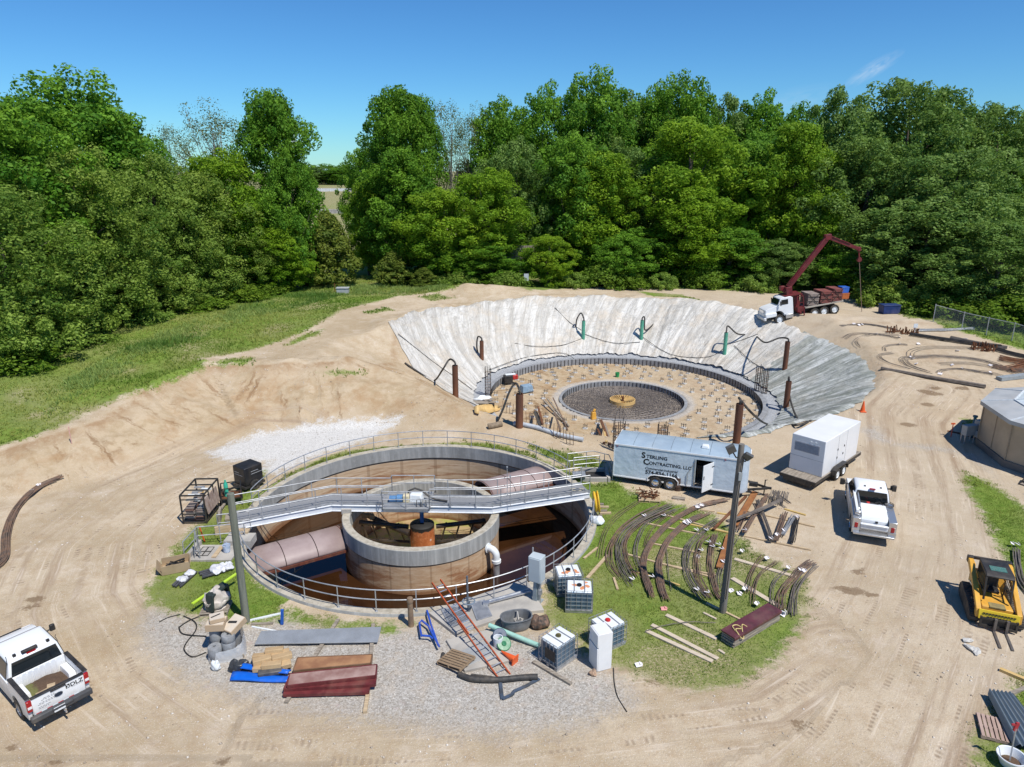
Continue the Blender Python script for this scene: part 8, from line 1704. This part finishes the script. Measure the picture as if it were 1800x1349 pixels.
for a, b, w_, lab in (((1090, 615), (1500, 735), .22, 'long pale plank right of the pole under thin bars'), ((1075, 742), (1400, 938), .26, 'wide pale plank sloping to the rightmost bundle'), ((510, 1090), (945, 1292), .20, 'front pale plank of three on the grass'), ((545, 1050), (980, 1275), .20, 'second pale plank of three, touching the front one'), ((640, 985), (972, 1142), .20, 'third pale plank of three, nearest the pole'), ((885, 970), (970, 1012), .10, 'short brown stick under the third pale plank'), ((985, 1215), (1025, 1240), .1, 'tiny stick right of the three pale planks')):
    board(Z4(*a), Z4(*b), w_, .07, lab, mt('bleached_plank', (.60, .50, .38), (.50, .41, .31), 1.2, .75, 0, .2, .25, 0, (1, 8, 8)), 'pale planks on the grass', 0, 'plank')
for k, (x, y) in enumerate(((625, 945), (458, 1315), (1065, 825), (1410, 985), (845, 600), (1120, 845))):
    m = MB(); m.box((0, 0, .06), (.26, .2, .02), Matrix.Rotation(.3*k, 3, 'Z') @ Matrix.Rotation(.3, 3, 'X')); m.box((.1, .05, .08), (.15, .14, .02), Matrix.Rotation(.5, 3, 'Y')); solo('paper_scrap', m, TAGW if k else mt('pink_paper', (.8, .35, .32)), ['pink paper scrap on the grass below the thick bundles', 'white paper scrap on the grass at the lower edge', 'white paper scrap just right of the pole foot', 'white paper scrap left of the burgundy stack top', 'white paper scrap on the grass between bundles', 'white paper scrap right of the pole among thin bars'][k], 'paper', G(*Z4(x, y)), 0, 'paper scraps on the grass')
# burgundy stack
sp0, sp1 = G(*Z4(1085, 1205)), G(*Z4(1390, 1020)); sa = sp1-sp0; sh_ = math.atan2(sa.y, sa.x); SL = sa.length
bk = thing('panel_stack', 'stack of old form panels with burgundy top plate at the lower right of the grass', 'panel stack', sp0, sh_)
for k in range(5): m = MB(); m.box((SL/2+.03*math.sin(k*2), .33, .06+.09*k), (SL-.05*(k % 2), .62+.03*(k % 2), .075)); part('panel', m, WOODOLD if k < 3 else OLDP, bk)
m = MB(); m.box((SL/2, .34, .52), (SL+.05, .70, .07)); m.box((SL/2, -.02, .47), (SL+.05, .03, .12)); part('top_plate', m, mt('burgundy_steel', (.125, .035, .045), (.085, .028, .034), 2, .42, 0, .05), bk, None, .012)
m = MB(); m.tube(smooth([Vector(q) for q in ((.35, .2, .57), (.5, .5, .60), (.75, .45, .58), (.72, .2, .57), (.45, .3, .6), (.30, .05, .57), (.38, -.06, .4), (.55, -.05, .35), (.62, .1, .58), (.95, .35, .58), (1.0, .15, .57))], 5), .022, 6); solo('yellow_rope', m, mt('yellow_rope_fibre', (.66, .52, .22), (.55, .42, .16), 9, .8), 'yellowish rope lying on the burgundy stack', 'rope', sp0, sh_)
# scrap pallet by the trailer
pallet(G(1141, 878), rad(-8), 'pallet with rusty scrap on the grass in front of the lettered trailer', 0, LUMBER, 1.25, 1.05); m = MB(); r_ = random.Random(70)
for k in range(46): q = Vector((r_.uniform(-.5, .5), r_.uniform(-.38, .42), r_.uniform(.15, .42))); m.bar(q, q+Vector((r_.uniform(-.4, .4), r_.uniform(-.3, .3), r_.uniform(-.08, .08))), .05)
o = solo('scrap_heap', m, RUST, 'heap of rusty scrap steel on the pallet by the lettered trailer', 'scrap', G(1141, 877)); o['kind'] = 'stuff'
board((1182, 876), (1204, 879), .3, .10, 'short block in front of the trash barrel', WOODOLD, None)
# left edge bundle
bars([(-20, 1010), (8, 985), (12, 945), (22, 912), (42, 882), (72, 858), (112, 841)], 16, .32, .026, 'thick bent rebar bundle on the dirt at the left edge of the photo', zf=None, tags=[(57, 868), (68, 858)], group=None)
# right back storage yard
G2 = 'rebar arcs laid out on the right dirt yard'
ARC = [([(1478, 574), (1520, 571), (1560, 577), (1580, 584)], 8, .3, 'flat dark rebar arcs nearest the crane cable'), ([(1483, 596), (1500, 588), (1540, 589), (1580, 596)], 4, .4, 'faint rebar arcs left of the yard middle'), ([(1512, 612), (1505, 600), (1530, 590), (1580, 590)], 3, .3, 'left curled rebar arcs by the pit rim'), ([(1555, 618), (1556, 610), (1580, 607), (1595, 608)], 3, .2, 'small curled rebar arc in the yard middle'), ([(1600, 628), (1605, 618), (1640, 612), (1720, 614)], 3, .5, 'wide rebar arcs at the far side of the yard middle'), ([(1640, 658), (1600, 645), (1588, 634), (1600, 630), (1660, 628), (1730, 636), (1765, 650)], 6, .5, 'widest set of rebar arcs in the right yard'), ([(1600, 650), (1560, 638), (1546, 626), (1570, 622)], 3, .25, 'long rebar arc curling by the plastic sheeting edge'), ([(1650, 657), (1655, 652), (1690, 650), (1745, 660)], 4, .3, 'nearest rebar arcs in the right yard'), ([(1650, 641), (1700, 640), (1750, 648), (1790, 660)], 3, .4, 'shallow rebar arcs at the right of the yard'), ([(1700, 652), (1740, 657), (1770, 666)], 3, .3, 'shallow rebar arcs near the long dark beam')]
for k, (pp, n, s_, lab) in enumerate(ARC): bars(pp, n, s_, .02, lab, zf=None, mat=RB2, group=G2, seed=k, dz=.02, name='rebar_arc', tags=[pp[len(pp)//2]] if k % 2 else [])
for k, (a, b, n, w_, lab, mat) in enumerate((((1548, 651), (1732, 683), 10, .22, 'long dark bar bundle lying across the right yard', RB2), ((1600, 590), (1760, 612), 10, .5, 'long dark bar bundle at the grass edge of the yard', BLACKM), ((1670, 596), (1770, 614), 8, .4, 'second dark bar bundle at the grass edge of the yard', RB2), ((1612, 583), (1712, 580), 5, .2, 'grey pipe bundle lying in the grass of the yard', STEEL), ((1750, 616), (1815, 632), 8, .4, 'dark bar bundle at the right edge by the rusty chairs', BLACKM), ((1756, 632), (1810, 640), 9, .7, 'tangled dark bar heap at the right edge', RUST), ((1770, 652), (1815, 640), 9, .6, 'rusty bar heap at the right edge', RUST), ((1745, 646), (1800, 655), 7, .5, 'rusty short bars in front of the right heap', REBAR))):
    bars([a, ((a[0]+b[0])/2, (a[1]+b[1])/2+1), b], n, w_, .045 if k else .05, lab, zf=None, mat=mat, group='long bar bundles in the right yard', seed=k*3, dz=.05, name='bar_bundle')
board((1755, 669), (1830, 660), .6, .3, 'grey round edged beam at the right edge of the yard', mt('blue_grey_beam', (.30, .34, .36)), None, 0, 'beam')
for px_, py_, lab in ((1572, 585, 'rusty bent steel piece at the far side of the yard'), (1600, 588, 'second rusty steel piece right of the bent one'), (1722, 614, 'cluster of rusty chair supports, left one'), (1740, 618, 'cluster of rusty chair supports, right one')):
    m = MB(); r_ = random.Random(px_)
    for k in range(16): q = Vector((r_.uniform(-.8, .8), r_.uniform(-.4, .4), 0)); m.bar(q, q+Vector((r_.uniform(-.15, .15), r_.uniform(-.15, .15), r_.uniform(.3, .75))), .07)
    m.bar((-.9, 0, .1), (.9, .1, .15), .1); solo('steel_supports', m, RUST, lab, 'steel supports', G(px_, py_), 0, 'rusty steel supports in the right yard')
m = MB(); m.bar((0, 0, 0), (0, 0, .7), .05); m.box((0, -.03, .85), (.42, .03, .42)); solo('small_white_sign', m, PLASTW, 'small blank white sign at the far side of the right yard', 'sign', G(1607, 587))
for k, (x, y) in enumerate(((1501, 571), (1510, 573), (1516, 572), (1581, 594), (1656, 599), (1697, 597), (1683, 618), (1604, 632), (1610, 641), (1673, 643), (1740, 644), (1652, 659), (1687, 674), (1614, 606))): 
    m = MB(); m.box((0, 0, .1), (.34, .26, .03), Matrix.Rotation(.5*k, 3, 'Z') @ Matrix.Rotation(.4, 3, 'X')); solo('bundle_tag', m, TAGW, 'small white paper tag lying on the bars of the right yard', 'tag', G(x, y), 0, 'white tags in the right yard')
# chain link fence on the right
fp = [G(1640, 566), G(1690, 580), G(1733, 590), G(1778, 600), G(1835, 618)]; fn = thing('chain_link_fence', 'low chain link fence standing in the tall grass at the right edge', 'fence', fp[0])
cl = NT('chain_link'); v = cl.coord('UV') if False else cl.pos(); a1_ = cl.wave(cl.mapv(v, (1, 1, 1), (0, 0, 0)), 4.5, 0, 'DIAGONAL'); cl.done((.50, .52, .52), .5, .2); cl.b.inputs['Alpha'].default_value = .16
for p in fp: m = MB(); m.cyl(p-fp[0]-Vector((0, 0, .2)), p-fp[0]+Vector((0, 0, 1.9)), .05, 8); part('post', m, STEEL, fn)
m = MB(); m.tube([p-fp[0]+Vector((0, 0, 1.8)) for p in fp], .03, 6); part('top_rail', m, STEEL, fn)
m = MB(); m.grid([[p-fp[0]+Vector((0, 0, .05)) for p in fp], [p-fp[0]+Vector((0, 0, 1.8)) for p in fp]], False); part('mesh', m, cl.m, fn)
# wood edge things
fb = G(912, 497); fd = PD(912, 437, 100); fx = fd.x; fy = fd.y; fz = hz(fx, fy)
pf = thing('plank_fence', 'short grey plank fence showing through a gap in the dark trees', 'fence', (fx-2.2, fy, fd.z-1.2))
for k in range(17): m = MB(); m.box((k*.3, 0, .65), (.24, .04, 1.9)); part('plank', m, WOODOLD, pf)
for z in (.1, 1.5): m = MB(); m.box((2.4, .05, z), (5.2, .06, .16)); part('rail', m, WOODOLD, pf)
for x in (0, 2.4, 4.8): m = MB(); m.box((x, .1, -.8), (.14, .14, 4.2)); part('post', m, WOODOLD, pf)
sg = thing('site_sign', 'small blank white sign on a post at the wood edge behind the spoil mound', 'sign', drop(PD(925, 503, 96)))
m = MB(); m.bar((0, 0, 0), (0, 0, 1.6), .07); part('post', m, BLACKM, sg); m = MB(); m.box((0, -.06, 1.35), (.62, .03, .95)); part('board', m, mt('sign_face', (.52, .55, .58), (.46, .49, .52)), sg)
m = MB(); m.box((0, 0, .35), (1.5, 1.0, .7)); m.box((0, 0, .73), (1.65, 1.15, .08)); solo('utility_vault', m, mt('vault_grey', (.40, .42, .43), (.33, .35, .36)), 'small grey concrete utility vault on the meadow near the wood edge', 'utility vault', G(603, 516), .05, None, .03)
m = MB(); m.bar((0, 0, 0), (0, 0, 1.1), .09); solo('marker_post', m, RUST, 'short rusty marker post left of the grey vault', 'post', G(589, 513))
m = MB(); m.box((0, 0, .5), (1.9, 1.1, .95), None, (1.05, 1.05)); m.box((0, 0, 1.0), (2.1, 1.25, .08)); solo('blue_dumpster', m, mt('dark_blue_bin', (.015, .04, .16), (.01, .03, .12), 2, .5), 'dark blue bin in the tree shade right of the crane truck', 'bin', G(1562, 551), .05, None, .04)
for k, (x, y, ln, lab) in enumerate(((756, 505, 1.3, 'thin wire fence post left of the spoil mound'), (1155, 503, 1.3, 'thin wire fence post behind the far tarp edge'), (1262, 500, 1.4, 'thin wire fence post left of the crane truck'), (430, 512, 1.3, 'thin post in the meadow at the wood edge'))): m = MB(); m.bar((0, 0, 0), (0, 0, ln), .07); solo('fence_post', m, WOODOLD, lab, 'post', G(x, y), 0, 'thin posts along the wood edge')
# far field seen through the gap
ff = thing('white_fence', 'long white fence across the far field seen through the gap', 'fence', PD(520, 336, 470)); f0 = PD(520, 336, 470); f1 = PD(640, 330, 470); d_ = f1-f0; d_.z = 0
m = MB(); m.bar((0, 0, .6), d_+Vector((0, 0, .6)), .2, 2.0); part('panel', m, mt('fence_white', (.72, .73, .75)), ff)
for k in range(9): m = MB(); m.bar(d_*k/8+Vector((0, -.2, -1.5)), d_*k/8+Vector((0, -.2, 1.7)), .3); part('post', m, PLASTW, ff)
m = MB(); m.cyl((0, 0, 0), (0, 0, 9), .16, 8); m.box((0, 0, 9), (.5, .3, .6)); solo('white_mast', m, PLASTW, 'white lamp mast on the far field beside the lone maple', 'mast', PD(537, 336, 420))
rw = thing('gravel_wall', 'low pale wall and stones crossing the near side of the far field', 'wall', drop(PD(530, 372, 250))); m = MB(); w0 = drop(PD(530, 372, 250)); w1 = drop(PD(640, 372, 250)); m.bar((0, 0, .7), w1-w0+Vector((0, 0, .7)), .8, 1.5); part('wall', m, mt('pale_stone_wall', (.48, .45, .42), (.30, .28, .27), 1.2, .9), rw)
m = MB(); m.box((0, 0, 1.2), (5, 3, 2.4)); m.side([(-2.7, 2.4), (0, 3.6), (2.7, 2.4)], -1.7, 1.7); solo('shed', m, mt('shed_white', (.66, .66, .66)), 'small pale shed on the far field behind the lone maple', 'shed', drop(PD(545, 368, 262)), .1)
# lower right corner
cm = NT('corrugated_steel'); CORR = mt('corrugated_grey', (.27, .32, .35), (.22, .265, .29), 1.2, .4, .5, .05)
q0, q1, q2, q3 = [G(*q) for q in ((1734, 1228), (1776, 1234), (1842, 1322), (1780, 1323))]
cs = thing('corrugated_sheets', 'stack of grey corrugated metal sheets on a pallet at the lower right', 'metal sheets', q0)
for k in range(5):
    m = MB(); rows = []
    for i in range(61):
        u = i/60; z = .20+.045*k+.05*math.sin(u*2*math.pi*6.0); a = q0.lerp(q1, u); b = q3.lerp(q2, u); rows.append([a-q0+Vector((.01*k, .01*k, z)), b-q0+Vector((.015*k, -.02*k, z))])
    m.grid(rows); o = part('sheet', m, CORR, cs)
pallet(G(1748, 1285)+Vector((0, 0, 0)), rad(66), 'pinkish pallet sticking out from under the corrugated sheets', 0, mt('pinkish_wood', (.46, .33, .27), (.36, .25, .20), 2, .8), 1.2, 1.0)
tbp = G(1775, 1345); tb_ = thing('white_tub', 'round white plastic tub in the lower right corner', 'tub', tbp); m = MB(); m.lathe([(.01, .04), (.30, .04), (.42, .36), (.45, .37), (.44, .40), (.40, .39), (.29, .10), (.01, .10)], 36); part('tub', m, PLASTW, tb_); m = MB(); m.lathe([(.30, .13), (.01, .16)], 24); part('contents', m, SOILM, tb_)
sv_ = thing('red_handled_tool', 'long handled tool with red grip standing in the white tub', 'tool', tbp+Vector((-.02, .02, .12))); m = MB(); m.tube([(0, 0, 0), (.04, .12, 1.25)], .022, 8); part('handle', m, STEEL, sv_); m = MB(); m.box((.04, .13, 1.30), (.11, .06, .32), Matrix.Rotation(.15, 3, 'Y')); m.box((.0, .13, 1.38), (.24, .05, .06)); part('grip', m, mt('red_grip', (.45, .04, .05)), sv_)
board((1757, 1179), (1812, 1202), .16, .12, 'yellow board lying at the lower right edge', mt('yellow_board_wood', (.62, .42, .16), (.54, .36, .13), 2, .6), None); board((1766, 1226), (1830, 1200), .13, .1, 'dark stick lying right of the corrugated sheets', WOODOLD, None)
bars([(1786, 970), (1788, 1000), (1797, 1030), (1830, 1068)], 8, .18, .03, 'dark bent rebar bundle on the grass right of the loader', zf=None, mat=RB2, tags=[(1787, 963), (1778, 962)], group=None)
for k, (x, y) in enumerate(((1702, 1128), (1716, 1148), (1708, 1142))): solo('concrete_chunk', bag_mb(.45+.1*k, .3, .12, 80+k), mt('pale_chunk', (.60, .58, .53), (.5, .48, .44)), ['flat pale concrete chunk nearest the loader forks', 'flat pale concrete chunk farthest from the loader', 'flat pale concrete chunk between the other two'][k], 'concrete chunk', G(x, y), k, 'concrete chunks by the loader')
# loose stones and clods over the dirt (nobody could count them)
rg = np.random.default_rng(90); N = 8000; X = rg.uniform(-30, 42, N*2); Y = rg.uniform(17, 66, N*2); okm = (ground_masks(X, Y) < -.3) & (np.hypot(X-TC[0], Y-TC[1]) > TR+1) & (np.hypot(X-PC[0], Y-PC[1]) > 14) & (vnoise(X*.35, Y*.35, 91) > .38)
X = X[okm][:N]; Y = Y[okm][:N]; Zq = terrain(X, Y); n = len(X); sz = .018+.05*rg.uniform(0, 1, n)**3; V = []
oct_ = np.array([(1, 0, 0), (0, 1, 0), (-1, 0, 0), (0, -1, 0), (0, 0, .8), (0, 0, -.6)]); Vv = (np.stack([X, Y, Zq], -1)[:, None, :]+(oct_[None]*sz[:, None, None])*rg.uniform(.6, 1.4, (n, 6, 1))).reshape(-1, 3)
fq = np.array([(0, 1, 4), (1, 2, 4), (2, 3, 4), (3, 0, 4), (1, 0, 5), (2, 1, 5), (3, 2, 5), (0, 3, 5)]); Q = (np.arange(n)[:, None, None]*6+fq[None]).reshape(-1, 3)
tag(link('loose_stones', mesh_np('loose_stones', Vv, Q, mt('stone_mix', (.66, .60, .52), (.30, .235, .17), .5, .9, 0, .1, .2, 0, (1, 1, 1), .4, .6)), None), kind='stuff')
